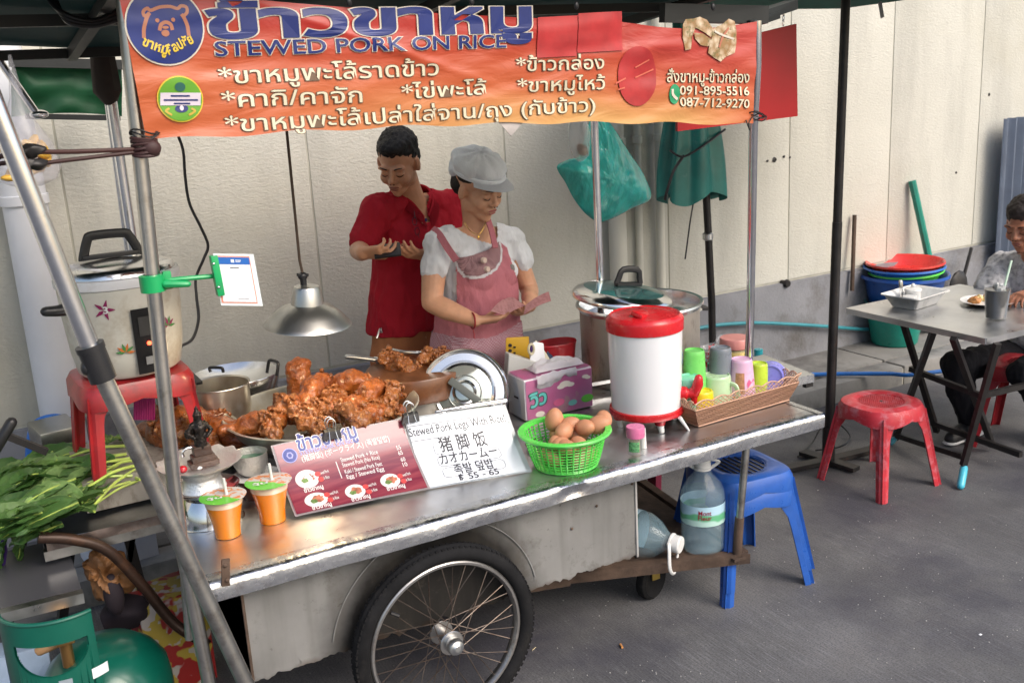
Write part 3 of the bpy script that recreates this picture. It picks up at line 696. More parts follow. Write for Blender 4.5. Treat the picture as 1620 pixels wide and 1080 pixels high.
    # picture of cut pork legs
    def ph(m, N, L, mp, mix, ramp, nz, cur):
        v = N.new('ShaderNodeTexVoronoi'); v.inputs['Scale'].default_value = 45; L.new(mp.outputs[0], v.inputs['Vector'])
        cur = mix(ramp(v.outputs['Distance'], 0, 1, .1, .7), (.62, .5, .36, 1), (.30, .17, .07, 1)); return mix(ramp(nz(60, 3), 0, .8, .55, .65), cur, (.16, .14, .05, 1))
    M_ph = mat('meat_picture_print', (.5, .4, .3), .4, extra=ph)
    for poly in (((1078, 40), (1083, 31), (1096, 30), (1098, 45), (1092, 60), (1091, 78), (1082, 80), (1078, 60)), ((1096, 30), (1106, 27), (1117, 32), (1127, 48), (1122, 60), (1112, 52), (1098, 44)), ((1096, 52), (1110, 54), (1124, 64), (1118, 74), (1106, 72), (1097, 62)), ((1126, 46), (1142, 38), (1152, 30), (1161, 34), (1163, 50), (1164, 68), (1160, 84), (1146, 90), (1138, 98), (1128, 92), (1118, 84), (1120, 70), (1124, 58))):
        mb = MB(); mb.face([mb.bm.verts.new(bw(at(x, y, Y=BNY)+n*.005)) for x, y in poly]); bmesh.ops.triangulate(mb.bm, faces=mb.bm.faces); bmesh.ops.subdivide_edges(mb.bm, edges=mb.bm.edges, cuts=2); obj('food_picture', mb, M_ph, t)
    line([(1150, 45), (1140, 60), (1135, 75)], .0035, mat('red_meat_print', (.45, .16, .1), .4), .0065); line([(1128, 50), (1140, 56), (1158, 62)], .003, mat('bone_print', (.62, .56, .48), .4), .0066)
    for x, y in ((552, 3), (746, 2), (912, 9), (1128, 11)):
        mb = MB(); mb.ell(at(x, y, Y=BNY-.006), (.008, .005, .012)); obj('eyelet', mb, M_black, t)
    # torn backing showing under the bottom edge
    mb = MB(); mb.prism([(0, .02), (.03, -.01), (.062, -.045), (.115, .0), (.12, .02)], at(776, 192, Y=BNY+.012), (1, 0, 0), (0, 0, 1), .002); obj('torn_flap', mb, mat('grey_backing', (.42, .38, .36), .7, var=.2, vscale=20), t, smooth=False)
    # ties at the ends
    for (x, y) in ((226, 208), (1192, 180)):
        for k in range(3):
            c = at(x+(k*3), y+4*k, Y=BNY+.012); mb = MB(); mb.tube([c+V((cos(a)*.030, sin(a)*.028, .007*sin(a*2+k))) for a in [2*pi*i/18 for i in range(18)]], .0022, 5, True); obj('wire_tie', mb, M_iron, t)
    mb = MB(); mb.tube(curve([at(1190, 185, Y=2.52), at(1184, 196, Y=2.50), at(1186, 206, Y=2.51), at(1180, 190, Y=2.52)], 6), .002, 5); obj('wire_tie', mb, M_iron, t)
    return t
banner()

# red hanging board behind the right post
rb = thing('hanging_board', 'plain dark red board hanging on a chain behind the right post', 'board', at(1168, 195, Y=2.95))
c = [at(1072, 208, Y=2.95), at(1262, 184, Y=2.95), at(1260, 38, Y=2.95), at(1072, 84, Y=2.95)]
mb = MB(); a = mb.ring(c); b = mb.ring([p+V((0, .012, 0)) for p in c]); mb.bridge(a, b); mb.face(a[::-1]); mb.face(b); obj('panel', mb, mat('dark_red_board', (.40, .008, .012), .4, var=.1, vscale=3), rb)
for k in range(4):
    cch = at(1240-k*.3, 14+k*7.5, Y=2.93); mb = MB(); mb.tube([cch+V((.006*cos(q)*(1 if k % 2 else .3), .006*cos(q)*(.3 if k % 2 else 1), .011*sin(q))) for q in [2*pi*i/12 for i in range(12)]], .0016, 5, True); obj('chain_link', mb, M_steel, rb)
# ================================================================ THINGS ON THE CART
def soup(base, m1, m2, m3):
    def ex(m, N, L, mp, mix, ramp, nz, cur):
        cur = mix(ramp(nz(16, 6, .7), 0, 1, .4, .65), (*m1, 1), (*m2, 1)); return mix(ramp(nz(38, 6, .75), 0, .9, .55, .72), cur, (*m3, 1))
    return mat(base, m1, .34, 0, extra=ex, coat=.35, sss=.12, bump=.9, bscale=75, bdist=.008, rvar=.0)
M_pork = soup('glazed_stewed_skin', (.40, .108, .016), (.17, .038, .007), (.055, .013, .004))
M_meat = soup('shredded_stewed_meat', (.36, .125, .032), (.14, .04, .010), (.56, .28, .09))
M_broth = mat('brown_sauce', (.10, .035, .008), .12, var=.3, coat=.5)
def pork_leg(kind):
    """a pig's shank: plump skin-covered thigh, torn meat at the thick end, knuckle and bone at the thin end"""
    r = random.Random(kind*11+5)
    t = thing('pork_leg', 'x', 'pork leg', (0, 0, 0))
    mb = MB()
    if kind == 0:
        mb.limb([(-.07, 0, .0), (-.03, 0, .012), (.02, 0, .01), (.065, .0, .0), (.10, .005, .0)], [.040, .054, .046, .030, .024]); mb.ell((.112, .004, .0), (.024, .026, .024))
    elif kind == 1:
        mb.limb([(0, 0, -.02), (.005, 0, .03), (.0, .0, .075), (-.004, 0, .095)], [.05, .052, .046, .038]); mb.ell((.02, -.01, .10), (.03, .028, .025)); mb.ell((-.025, .01, .095), (.028, .026, .03))
    elif kind == 2:
        mb.limb([(-.10, 0, -.01), (-.04, .0, .015), (.02, .01, .025), (.07, .02, .01)], [.026, .034, .050, .048]); mb.ell((-.115, 0, -.012), (.022, .03, .02)); mb.ell((-.122, .018, -.01), (.02, .013, .014)); mb.ell((-.122, -.018, -.01), (.02, .013, .014))
    else:
        for k in range(9): mb.ell((r.uniform(-.06, .06), r.uniform(-.045, .045), r.uniform(-.01, .045)), (r.uniform(.025, .045), r.uniform(.022, .035), r.uniform(.018, .03)), Euler((r.random()*3, r.random()*3, r.random()*3)).to_matrix())
    q = remesh(mb, .006, 5)
    for v in q.bm.verts:
        n = noise.noise(v.co*20+V((kind*5, 0, 0)))*.008 + noise.noise(v.co*48+V((kind, 3, 0)))*.005 + noise.noise(v.co*95)*.002
        if kind == 3: n = noise.noise(v.co*26)*.013-abs(noise.noise(v.co*55))*.014+noise.noise(v.co*120)*.003
        v.co += v.normal*n
    obj('skin' if kind != 3 else 'meat', q, M_pork if kind != 3 else M_meat, t)
    # torn meat strands at the open end
    mb = MB(); e = {0: V((-.095, 0, 0)), 1: V((0, -.03, .02)), 2: V((.10, .02, .01)), 3: V((0, -.03, .04))}[kind]
    for k in range(16):
        p = e+V((r.uniform(-.02, .02), r.uniform(-.032, .032), r.uniform(-.025, .03))); mb.ell(p, (r.uniform(.012, .030), r.uniform(.005, .010), r.uniform(.004, .009)), Euler((r.random()*3, r.random()*3, r.random()*3)).to_matrix())
    q = remesh(mb, .004, 2)
    for v in q.bm.verts: v.co += v.normal*(noise.noise(v.co*70)*.007)
    obj('torn_meat', q, M_meat, t)
    return t
PORK = [pork_leg(k) for k in range(4)]
used = set()
def put_pork(kind, px, py, Z, rz, s, lab, group, rx=0, ry=0, axis=None):
    p = at(px, py, Z=Z)
    src = PORK[kind]
    r = src if kind not in used else dup(src)
    used.add(kind); r['label'] = lab; r['group'] = group
    place(r, p, rz, s, rx, ry); return r

# large steel bowl
BZ = .85; bc = at(509, 642, Z=BZ); br = 157*mpp(bc)*.97
bw_ = thing('steel_bowl', 'very wide shallow steel bowl heaped with stewed pork legs', 'bowl', (bc.x, bc.y, TZ))
mb = MB(); mb.lathe([(0, -.118), (br*.5, -.118), (br*.72, -.095), (br*.88, -.05), (br*.96, -.008), (br*1.0, .0), (br*1.012, -.004), (br*.965, -.014), (br*.885, -.058), (br*.72, -.10), (br*.5, -.123), (0, -.123)], (bc.x, bc.y, BZ), 64); obj('bowl', mb, mat('oily_steel_bowl', (.66, .64, .55), .32, .6, var=.1, dirt=((.40, .28, .09), .6, 5, .5)), bw_)
mb = MB(); mb.lathe([(0, -.098), (br*.70, -.098)], (bc.x, bc.y, BZ), 48); obj('sauce', mb, M_broth, bw_)
st_ = thing('steamer_pot', 'low dark pot under the wide bowl of pork legs', 'pot', (bc.x, bc.y, TZ)); mb = MB(); mb.lathe([(br*.72, 0), (br*.74, .065), (br*.70, .07), (0, .07)], (bc.x, bc.y, TZ), 40); obj('pot_wall', mb, M_potwall, st_)
G = 'stewed pork legs heaped in the wide bowl'
lay = [ # kind px py Z rz scale rx ry, label
 (1, 474, 612, .875, .6, 1.1, 0, .1, 'upright pork shank standing highest at the back left of the bowl'),
 (0, 548, 604, .905, 2.7, 1.12, .3, 0, 'pork leg with a torn end lying at the back of the bowl'),
 (2, 596, 618, .895, 3.6, 1.05, 0, -.2, 'long thin pork leg pointing to the right rear of the bowl'),
 (3, 615, 625, .89, 1.0, 1.05, 0, 0, 'dark torn pork hock at the right rim of the bowl'),
 (2, 497, 622, .90, .5, 1.1, 0, -.35, 'pork leg lying slantwise in the middle of the bowl'),
 (3, 455, 648, .87, .2, 1.1, 0, 0, 'crumbled pork hock left of the middle of the bowl'),
 (0, 396, 668, .85, 2.9, .95, .4, 0, 'smooth round pork shank at the left rim of the bowl'),
 (3, 428, 670, .865, 1.9, 1.0, 0, 0, 'shredded pork hock low at the front left of the bowl'),
 (3, 480, 662, .885, 2.6, 1.05, .2, 0, 'large knuckle of pork at the front of the bowl above the menu'),
 (3, 560, 660, .89, 4.1, 1.25, .2, 0, 'big knotted pork hock at the front of the bowl above the binder clip'),
 (0, 520, 648, .875, 5.8, 1.0, .2, 0, 'glossy pork shank half buried in the front of the bowl'),
 (0, 598, 652, .86, .1, .95, 0, 0, 'orange pork shank near the front right of the bowl'),
 (3, 508, 672, .87, .9, .7, 0, 0, 'small piece of pork hock behind the top edge of the menu')]
lay += [(3, 440, 640, .86, 1.1, .9, 0, 0, 'small knotted pork hock in the left middle of the bowl'), (0, 465, 640, .885, 4.4, .9, .3, 0, 'short glossy shank lying across the left middle of the bowl'),
 (3, 530, 632, .885, 3.0, 1.0, 0, 0, 'dark torn pork hock in the centre of the bowl'), (0, 570, 640, .88, 5.1, .95, .2, 0, 'slanting pork shank right of the centre of the bowl'), (3, 588, 650, .87, 2.2, .8, 0, 0, 'brown crumbly pork hock at the front right rim of the bowl'),
 (0, 438, 660, .87, .9, .85, .3, 0, 'orange pork shank at the front left of the bowl'), (3, 618, 650, .86, .4, .8, 0, 0, 'small dark hock by the right front rim of the bowl'), (3, 500, 648, .89, 1.6, .9, .3, 0, 'ragged pork hock on top of the front of the heap')]
for k, px, py, Z, rz, s, rx, ry, lab in lay: put_pork(k, px, py+7, Z-.012, rz, s*.84, lab, G, rx, ry)
# plate of pork behind the offering bowl
pc = at(322, 690, Z=.76); pr_ = 96*mpp(pc)
pl = thing('steel_plate', 'wide steel plate of pork legs behind the dark figurine', 'plate', (pc.x, pc.y, TZ))
mb = MB(); mb.lathe([(0, -.03), (pr_*.7, -.03), (pr_*.95, 0), (pr_, .002), (pr_*1.0, -.003), (pr_*.7, -.035), (0, -.035)], (pc.x, pc.y, .75), 48); obj('plate', mb, M_steel, pl); mb = MB(); mb.cyl((pc.x, pc.y, TZ), (pc.x, pc.y, .716), pr_*.5); obj('foot', mb, M_potwall, pl)
G2 = 'stewed pork legs on the plate by the left post'
for k, px, py, Z, rz, s, rx, ry, lab in [(0, 258, 690, .79, 1.9, 1.1, .3, 0, 'round smooth pork shank at the left end of the plate'), (1, 248, 662, .80, .3, .7, 0, .6, 'small pork knuckle poking up left of the chromed post'), (3, 302, 690, .80, 0, 1.15, 0, 0, 'torn pork hock right of the chromed post'), (0, 300, 668, .84, .1, 1.05, 0, 0, 'orange brown pork shank lying on top of the plate'), (3, 345, 672, .80, .8, .9, 0, 0, 'small torn pork hock behind the figurine'), (0, 362, 690, .785, 5.2, 1.15, .6, 0, 'glossy plump pork shank at the right end of the plate'), (3, 322, 708, .775, 2.8, .9, 0, 0, 'chewy brown piece of pork low behind the figurine')]:
    put_pork(k, px, py, Z, rz, s, lab, G2, rx, ry)

# wok, saucepan, burners
wc = at(372, 590, Z=.885); wr = 68*mpp(wc)
wk = thing('wok', 'wide shallow aluminium pan with two black loop handles', 'wok', (wc.x, wc.y, TZ))
mb = MB(); mb.lathe([(0, -.055), (wr*.6, -.05), (wr*.9, -.015), (wr, 0), (wr*1.01, -.004), (wr*.95, -.05), (wr*.9, -.075), (0, -.08)], wc, 48); obj('pan', mb, M_alu_bright, wk)
def loop(c, ax, w_, h_, m, par, r=.007, tilt=.5, name='handle'):
    ax = V(ax).normalized(); sd = V((-ax.y, ax.x, 0)); up = (V((0, 0, 1))*cos(tilt)+ax*sin(tilt))
    mb = MB(); pts = [c-sd*w_, c-sd*w_+up*h_*.7, c-sd*w_*.75+up*h_, c+sd*w_*.75+up*h_, c+sd*w_+up*h_*.7, c+sd*w_]
    mb.tube(curve(pts, 4), r, 8); return obj(name, mb, m, par)
loop(at(430, 592, Z=.885), (1, .3, 0), .032, .05, M_black, wk, .006, .3); loop(at(343, 588, Z=.885), (-.7, -.7, 0), .028, .018, M_black, wk, .006, .2)
mb = MB(); mb.cyl((wc.x, wc.y-.02, TZ), (wc.x, wc.y-.02, .81), .15, n=24); single('gas_burner', mb, M_iron, 'black iron burner stand under the wide aluminium pan', 'burner')
sc = at(346, 607, Z=.925); sr = 47*mpp(sc)
sp_ = thing('saucepan', 'deep steel saucepan with a black handle beside the red stool', 'saucepan', (sc.x, sc.y, .8))
mb = MB(); mb.lathe([(sr*.8, -.115), (sr*.93, -.11), (sr*.98, -.08), (sr*.99, -.004), (sr*1.03, 0), (sr*1.02, .003), (sr*.96, -.002), (sr*.95, -.1), (0, -.105)], sc, 48); mb.lathe([(0, -.118), (sr*.8, -.115)], sc, 48); obj('pan', mb, mat('browned_steel', (.70, .66, .58), .30, .9, var=.08, dirt=((.45, .3, .12), .5, 6, .52)), sp_)
mb = MB(); hd = at(300, 588, Z=.935); mb.bar(at(316, 606, Z=.93), hd+V((-.02, .02, .02)), .022, .012, bevel=.003); obj('handle', mb, M_black, sp_)
mb = MB(); mb.cyl((sc.x, sc.y, TZ), (sc.x, sc.y, .808), .11, n=20); single('gas_burner', mb, M_iron, 'black iron burner stand under the deep saucepan', 'burner')

# red stool builder (low plastic stool)
M_gap_shade = mat("dark_red_gap_shade", (.05, .003, .006), .6)  # darkened stool red, painted shade for the gaps of the seat lattice
def stool(name, lab, m, h=.385, wt=.30, wb=.39, kind='grid', group=None, sqe=5., tkf=.92):
    t = thing(name, lab, 'stool', (0, 0, 0), group)
    a = wt/2
    mb = MB()
    prof = [(0, h-.012), (a*.60, h-.012), (a*.66, h-.003), (a*.80, h), (a*.97, h-.008), (a*1.04, h-.03), (a*1.05, h-.06), (a*1.02, h-.062), (a*.98, h-.03), (a*.75, h-.02), (0, h-.02)]
    nn = 64; rings = []
    def sq(t):   # rounded-square factor
        c_, s_ = abs(cos(t)), abs(sin(t)); return 1/((c_**sqe+s_**sqe)**(1/sqe))
    for r, z in prof:
        if r == 0: rings.append([mb.bm.verts.new((0, 0, z))]); continue
        row = []
        for k in range(nn):
            tt = 2*pi*k/nn; f = 1+(sq(tt)-1)*min(1, max(0, (r/a-.66)/.2)); zz = z
            if r > a*.95 and z < h-.04: zz = z + .022*abs(sin(2*tt))*-1
            row.append(mb.bm.verts.new((r*f*cos(tt), r*f*sin(tt), zz)))
        rings.append(row)
    for A, B in zip(rings, rings[1:]):
        if len(A) == 1: [mb.face((A[0], B[(i+1) % nn], B[i])) for i in range(nn)]
        elif len(B) == 1: [mb.face((A[i], A[(i+1) % nn], B[0])) for i in range(nn)]
        else: mb.bridge(A, B)
    obj('seat', mb, m, t)
    mb = MB(); mb.lathe([(0, h-.0113), (a*.61, h-.0113)], n=40); obj('seat_gap_shade', mb, M_gap_shade if kind == 'grid' else M_black, t)  # dark disc below the lattice, shade of its holes put into the colour
    mb = MB()
    R = a*.62
    for k in range(-8, 9):
        q = k/8.5*R; l = sqrt(max(0, R*R-q*q))
        if kind == 'slots' and k % 2: continue
        mb.box((q, 0, h-.0105), (.0035, 2*l, .006)); 
        if kind == 'grid': mb.box((0, q, h-.0105), (2*l, .0035, .006))
    mb.lathe([(R*.99, h-.012), (R*1.0, h-.005), (R*1.04, h-.005), (R*1.05, h-.012)], n=48); obj('seat_lattice', mb, m, t)
    mb = MB(); mb.cyl((0, 0, h-.012), (0, 0, h-.0065), .008, n=12); obj('centre_hole', mb, M_black, t)
    for sx, sy in ((1, 1), (1, -1), (-1, 1), (-1, -1)):
        mb = MB(); b = wb/2; tk = a*tkf
        # folded corner leg: two fins meeting at a grooved ridge
        rows = []
        for q in range(9):
            f = q/8; z = (h-.035)*(1-f); cx, cy = tk+(b-tk)*f, tk+(b-tk)*f
            wd = (.036+.055*max(0, 1-f*3.2)**2 - .005*f)
            P = [(cx-wd*1.25, cy-.002), (cx-.018, cy+.002), (cx-.008, cy-.006), (cx+.001, cy+.001), (cx-.006, cy-.008), (cx+.002, cy-.018), (cx-.002, cy-wd*1.25), (cx-.007, cy-wd*1.25), (cx-.006, cy-.022), (cx-.022, cy-.006), (cx-wd*1.25, cy-.007)]
            rows.append(mb.ring([(sx*x_, sy*y_, z) for x_, y_ in P]))
        for A, B in zip(rows, rows[1:]): mb.bridge(A, B)
        mb.face(rows[0][::-1]); mb.face(rows[-1]); obj('leg', mb, m, t)
    return t
rst = stool('stool', 'worn red plastic stool on the cart carrying the rice cooker', mat('grimy_red_plastic', (.34, .018, .022), .38, 0, var=.25, vscale=6, dirt=((.10, .03, .03), .7, 14, .5), coat=.2), h=.29, wt=.345, wb=.365)
rp = at(203, 592, Y=3.36); place(rst, (rp.x+.005, 3.38, rp.z-.29+.018), radians(3))
ST_TOP = rp.z+.018
mb = MB(); bz = ST_TOP-.29; mb.box((rp.x+.01, 3.40, (bz+TZ)/2-.002), (.42, .40, max(.02, bz-TZ-.004))); single('metal_crate', mb, M_potwall, 'dark metal box under the red stool on the cart', 'box')

# rice cooker
def cooker():
    c = V((rp.x+.012, 3.36, ST_TOP)); H_ = .318; R = .182
    t = thing('rice_cooker', 'large old cream rice cooker with faded flowers and a black lid handle', 'rice cooker', c)
    m = mat('stained_enamel', (.56, .54, .47), .35, var=.08, vscale=3, dirt=((.30, .22, .13), .55, 9, .47), coat=.2)
    mb = MB(); mb.lathe([(0, .005), (R*.80, .005), (R*.86, .015), (R*.93, .08), (R*.985, .2), (R*1.0, H_-.03), (R*.99, H_-.02)], c, 64); obj('body', mb, m, t)
    mb = MB(); mb.lathe([(R*1.0, H_-.032), (R*1.035, H_-.028), (R*1.04, H_-.008), (R*1.02, H_), (R*.96, H_+.002)], c, 64); obj('rim', mb, mat('white_enamel_rim', (.68, .68, .69), .3, dirt=((.4, .38, .32), .4, 12, .55)), t)
    mb = MB(); mb.lathe([(R*.97, H_), (R*.95, H_+.018), (R*.90, H_+.026), (R*.60, H_+.038), (R*.2, H_+.044), (0, H_+.045)], c, 64); obj('lid', mb, brushed('lid_steel', (.62, .62, .62), .2, dirt=((.35, .3, .26), .4, 8, .52)), t)
    hc = at(183, 450, Y=3.36); mb = MB(); 
    hp = [V((-.082, 0, 0)), V((-.080, 0, .012)), V((-.062, 0, .062)), V((-.045, 0, .074)), V((.045, 0, .072)), V((.062, 0, .060)), V((.084, 0, .010)), V((.084, 0, 0))]
    ty = V((hc.x, 3.36, c.z+H_+.045)); mb.tube(curve([ty+q for q in hp], 4), .0085, 8, flat=1.7); mb.box(ty+V((0, 0, .008)), (.17, .03, .014), None, .004); obj('lid_handle', mb, M_black, t)
    mb = MB(); lh = at(90, 491, Y=3.27); mb.limb([lh+V((.04, .0, 0)), lh+V((0, -.01, 0)), lh+V((-.032, -.015, .004))], [.022, .017, .015]); obj('side_handle', mb, M_black, t)
    # panel facing the camera, to the right of the middle
    ang = radians(-90+9); 
    def cp(da, z, r=R*.99): a = ang+da; return V((c.x+cos(a)*r, c.y+sin(a)*r, c.z+z))
    def patch(a0, a1, z0, z1, lift, m_, name, cr=0.0):
        mb = MB(); mb.sheet(lambda u, v: cp(a0+(a1-a0)*u, z0+(z1-z0)*v, R*(.93+.07*min(1, (z0+(z1-z0)*v)/.25))+lift), 10, 8, .004); return obj(name, mb, m_, t)
    patch(-.17, .27, .02, .225, .010, M_black, 'control_panel'); patch(-.08, .18, .14, .20, .0155, mat('dark_grey_print', (.08, .08, .08), .4), 'panel_plate')
    patch(-.04, .12, .05, .075, .020, M_alu, 'switch_lever')
    p = cp(.05, .115, R*.97+.014); mb = MB(); mb.ell(p, (.007, .005, .007)); obj('pilot_light', mb, mat('red_pilot_glow', (.8, .05, .02), .4, emit=((1, .08, .03), 4)), t)
    def motif(da, z, cols, s, kind):
        for i, (mm) in enumerate(cols):
            for q in range(3 if kind else 5):
                a2 = q*1.25+i*.6; mb = MB(); o = cp(da+cos(a2)*s*.9/R*.5, z+sin(a2)*s*.45, R*(.93+.07*min(1, z/.25))+.0025)
                tang = V((-sin(ang+da), cos(ang+da), 0)); e1 = tang*cos(a2)+V((0, 0, sin(a2))); n_ = V((cos(ang+da), sin(ang+da), 0)); e2 = n_.cross(e1)
                mb.face([mb.bm.verts.new(o+e1*x_*s+e2*y_*s) for x_, y_ in ((-.4, 0), (-.1, .16), (.4, .03), (.45, -.03), (-.05, -.16))]); obj('printed_flower', mb, mm, t)
    mr = mat('magenta_print', (.22, .01, .08), .4); mo = mat('orange_flower_print', (.5, .14, .03), .4); mg = mat('leaf_green_print', (.05, .2, .05), .4)
    motif(-.98+.42, .232, (mr,), .036, 0); motif(-.33, .095, (mo, mg), .032, 1); motif(-.85, .085, (mo, mg), .026, 1); motif(.50, .15, (mg, mr), .034, 1)
    put_text('3', cp(-.57, .222, R+.0005), cp(-.50, .222, R+.0005), .03, V((cos(ang-.53), sin(ang-.53), 0)), M_white, t, .02, .004, up=(0, 0, 1))
    mb = MB(); pg = at(283, 547, Y=3.44); mb.box(pg, (.02, .014, .02), None, .003); obj('power_socket', mb, M_black, t)
    pts = [(287, 547), (305, 535), (314, 505), (311, 470), (310, 440), (322, 410), (329, 388), (318, 360), (300, 322), (293, 280), (290, 240), (282, 215), (270, 180)]
    rod('power_cord', 'black power cord curving up the wall from the rice cooker', 'cord', [at(x, y, Y=3.44+.35*min(1, i/4)) for i, (x, y) in enumerate(pts)], .0055, M_black)
cooker()
mb = MB()
for k in range(9): mb.cyl(at(214+k*3.6, 630, Y=3.42), at(213+k*3.8, 664, Y=3.40), .0055, .0045, 6)
single('brush_bristles', mb, mat('magenta_bristle', (.35, .01, .14), .5), 'magenta brush bristles under the red stool', 'brush')

# cutting board with chopped pork
cb = at(655, 582, Z=.88); cr_ = 78*mpp(cb)
t = thing('chopping_board', 'thick round wooden chopping block with chopped pork on it', 'chopping board', (cb.x, cb.y, TZ))
mw = mat('wet_brown_wood', (.17, .065, .025), .4, var=.25, vscale=5, dirt=((.05, .02, .01), .7, 9, .5), coat=.2)
mb = MB(); mb.lathe([(0, -.09), (cr_*.97, -.09), (cr_, -.08), (cr_, -.006), (cr_*.98, 0), (0, 0)], cb, 48); mb.jitter(.003, 9); obj('block', mb, mw, t)
mb = MB(); mb.cyl((cb.x, cb.y, TZ), (cb.x, cb.y, .792), .15, n=24); obj('stand', mb, M_potwall, t)
for px, py, s, k, lab in ((618, 580, .95, 3, 'pile of chopped pork at the left of the chopping block'), (672, 574, .85, 3, 'chunk of chopped pork in the middle of the chopping block'), (640, 584, .75, 3, 'flat pieces of chopped pork at the front of the chopping block'), (700, 570, .7, 3, 'small heap of chopped pork at the right of the chopping block')):
    put_pork(k, px, py, .885, px*.3, s, lab, 'chopped pork on the chopping block')
kf = thing('kitchen_knife', 'steel handled knife lying on the left of the chopping block', 'knife', at(572, 566, Z=.905))
mb = MB(); mb.limb([at(549, 564, Z=.91), at(562, 565, Z=.905), at(594, 569, Z=.895)], [.010, .0105, .009]); obj('handle', mb, M_alu, kf)
mb = MB(); mb.bar(at(594, 569, Z=.892), at(640, 582, Z=.888), .004, .03, up=(0, -.8, .6)); obj('blade', mb, M_steel, kf)
kf = thing('kitchen_knife', 'steel knife lying at the back of the chopping block before the apron', 'knife', at(640, 556, Z=.905))
mb = MB(); mb.limb([at(622, 553, Z=.91), at(640, 557, Z=.905), at(662, 558, Z=.90)], [.006, .007, .008]); obj('handle', mb, M_alu, kf); mb = MB(); mb.bar(at(660, 558, Z=.90), at(705, 562, Z=.895), .004, .02, up=(0, -.8, .6)); obj('blade', mb, M_steel, kf)

# hanging lamp
lc = at(487, 510, Y=3.05); lr = 68*mpp(lc)
lp = thing('pendant_lamp', 'aluminium dish lamp hanging on a cord over the pork bowl', 'lamp', lc)
mb = MB(); mb.lathe([(.0, .122), (lr*.20, .121), (lr*.28, .118), (lr*.31, .110), (lr*.37, .066), (lr*.375, .062), (lr*.62, .048), (lr*.80, .028), (lr*.93, .008), (lr*1.0, -.002), (lr*1.01, -.005), (lr*.97, -.001), (lr*.78, .022), (lr*.4, .048), (lr*.30, .090), (0, .11)], lc, 56, Euler((.07, .05, 0)).to_matrix()); obj('shade', mb, mat('spun_aluminium', (.52, .52, .50), .36, 1, var=.10, vscale=8, dirt=((.5, .48, .45), .4, 7, .5)), lp)
mb = MB(); tp = lc+V((0, 0, .121)); mb.cyl(tp, tp+V((0, 0, .02)), .010); mb.ell(tp+V((0, 0, .028)), (.016, .012, .014)); mb.box(tp+V((0, 0, .032)), (.04, .01, .01), Euler((0, .2, .3)).to_matrix(), .002); obj('lamp_holder', mb, M_black, lp)
mb = MB(); mb.tube([tp+V((0, 0, .04)), at(474, 412, Y=3.05), at(454, 212, Y=3.03), at(450, 150, Y=3.02)], .0045, 6); obj('cord', mb, mat('brown_cord', (.09, .06, .04), .6), lp)
mb = MB(); mb.ell(lc+V((0, 0, .012)), (.022, .022, .028)); obj('bulb', mb, mat('lit_bulb', (1, .8, .5), .5, emit=((1, .72, .38), 45)), lp)
pl_ = bpy.data.lights.new('lamp_light', 'POINT'); pl_.energy = 1.4; pl_.color = (1, .75, .45); pl_.shadow_soft_size = .025
lo = bpy.data.objects.new('lamp_light', pl_); COL.objects.link(lo); lo.location = lc+V((0, 0, -.03))

# green clamp with payment card
cl = thing('card_clamp', 'bright green plastic clamp on the post holding a payment card', 'clamp', at(240, 448, Y=2.56))
pp = at(241, 448, Y=2.555); mb = MB(); mb.lathe([(.019, -.022), (.030, -.020), (.030, .020), (.019, .022)], pp, 24); mb.box(pp+V((.035, -.005, .004)), (.02, .02, .045), None, .004); obj('collar', mb, M_clampgreen, cl)
mb = MB(); mb.limb([pp+V((.035, -.01, .004)), at(335, 437, Y=2.54)], [.0065, .006], 8); obj('arm', mb, M_clampgreen, cl)
mb = MB(); a = at(262, 449, Y=2.535); mb.limb([a, a+V((.05, -.012, -.006))], [.011, .008], 8); obj('lever', mb, M_clampgreen, cl)
mb = MB(); mb.bar(at(337, 404, Y=2.53), at(349, 467, Y=2.53), .018, .026, up=(0, 1, 0), bevel=.003); obj('jaw', mb, M_clampgreen, cl)
for (x, y) in ((338, 417), (346, 454)): mb = MB(); mb.ell(at(x, y, Y=2.515), (.004, .003, .003)); obj('screw', mb, M_steel, cl)
qc = thing('payment_card', 'white laminated payment card with a blue header held by the green clamp', 'card', at(380, 480, Y=2.53))
C = [at(337, 401, Y=2.525), at(401, 402, Y=2.56), at(416, 484, Y=2.56), at(350, 483, Y=2.525)]
cn = (C[1]-C[0]).cross(C[3]-C[0]).normalized(); cn = cn if cn.y < 0 else -cn
def cq(u, v): return C[0].lerp(C[1], u).lerp(C[3].lerp(C[2], u), v)
def card(u0, v0, u1, v1, lift, m, name, par=None, th=.0006):
    mb = MB(); a = mb.ring([cq(u, v)+cn*lift for u, v in ((u0, v0), (u1, v0), (u1, v1), (u0, v1))]); b = mb.ring([v_.co-cn*th for v_ in a]); mb.bridge(a, b); mb.face(a); mb.face(b[::-1]); return obj(name, mb, m, qc, smooth=False)
card(0, 0, 1, 1, 0, mat('laminate_film', (.66, .72, .74), .15, coat=.5), 'laminate', th=.001); card(.02, .04, .88, .95, .001, mat('salmon_border_print', (.62, .25, .18), .4), 'border'); card(.06, .065, .85, .925, .002, M_paper, 'sheet'); card(.06, .065, .85, .2, .003, mat('blue_header_print', (.02, .12, .42), .4), 'header'); card(.38, .105, .46, .165, .004, M_paper, 'header_mark'); card(.49, .115, .63, .13, .004, M_paper, 'header_mark'); card(.49, .145, .61, .157, .004, M_paper, 'header_mark'); card(.34, .26, .56, .275, .003, M_ink, 'text_line'); card(.42, .855, .68, .867, .003, mat('grey_print', (.35, .35, .37), .5), 'text_line')

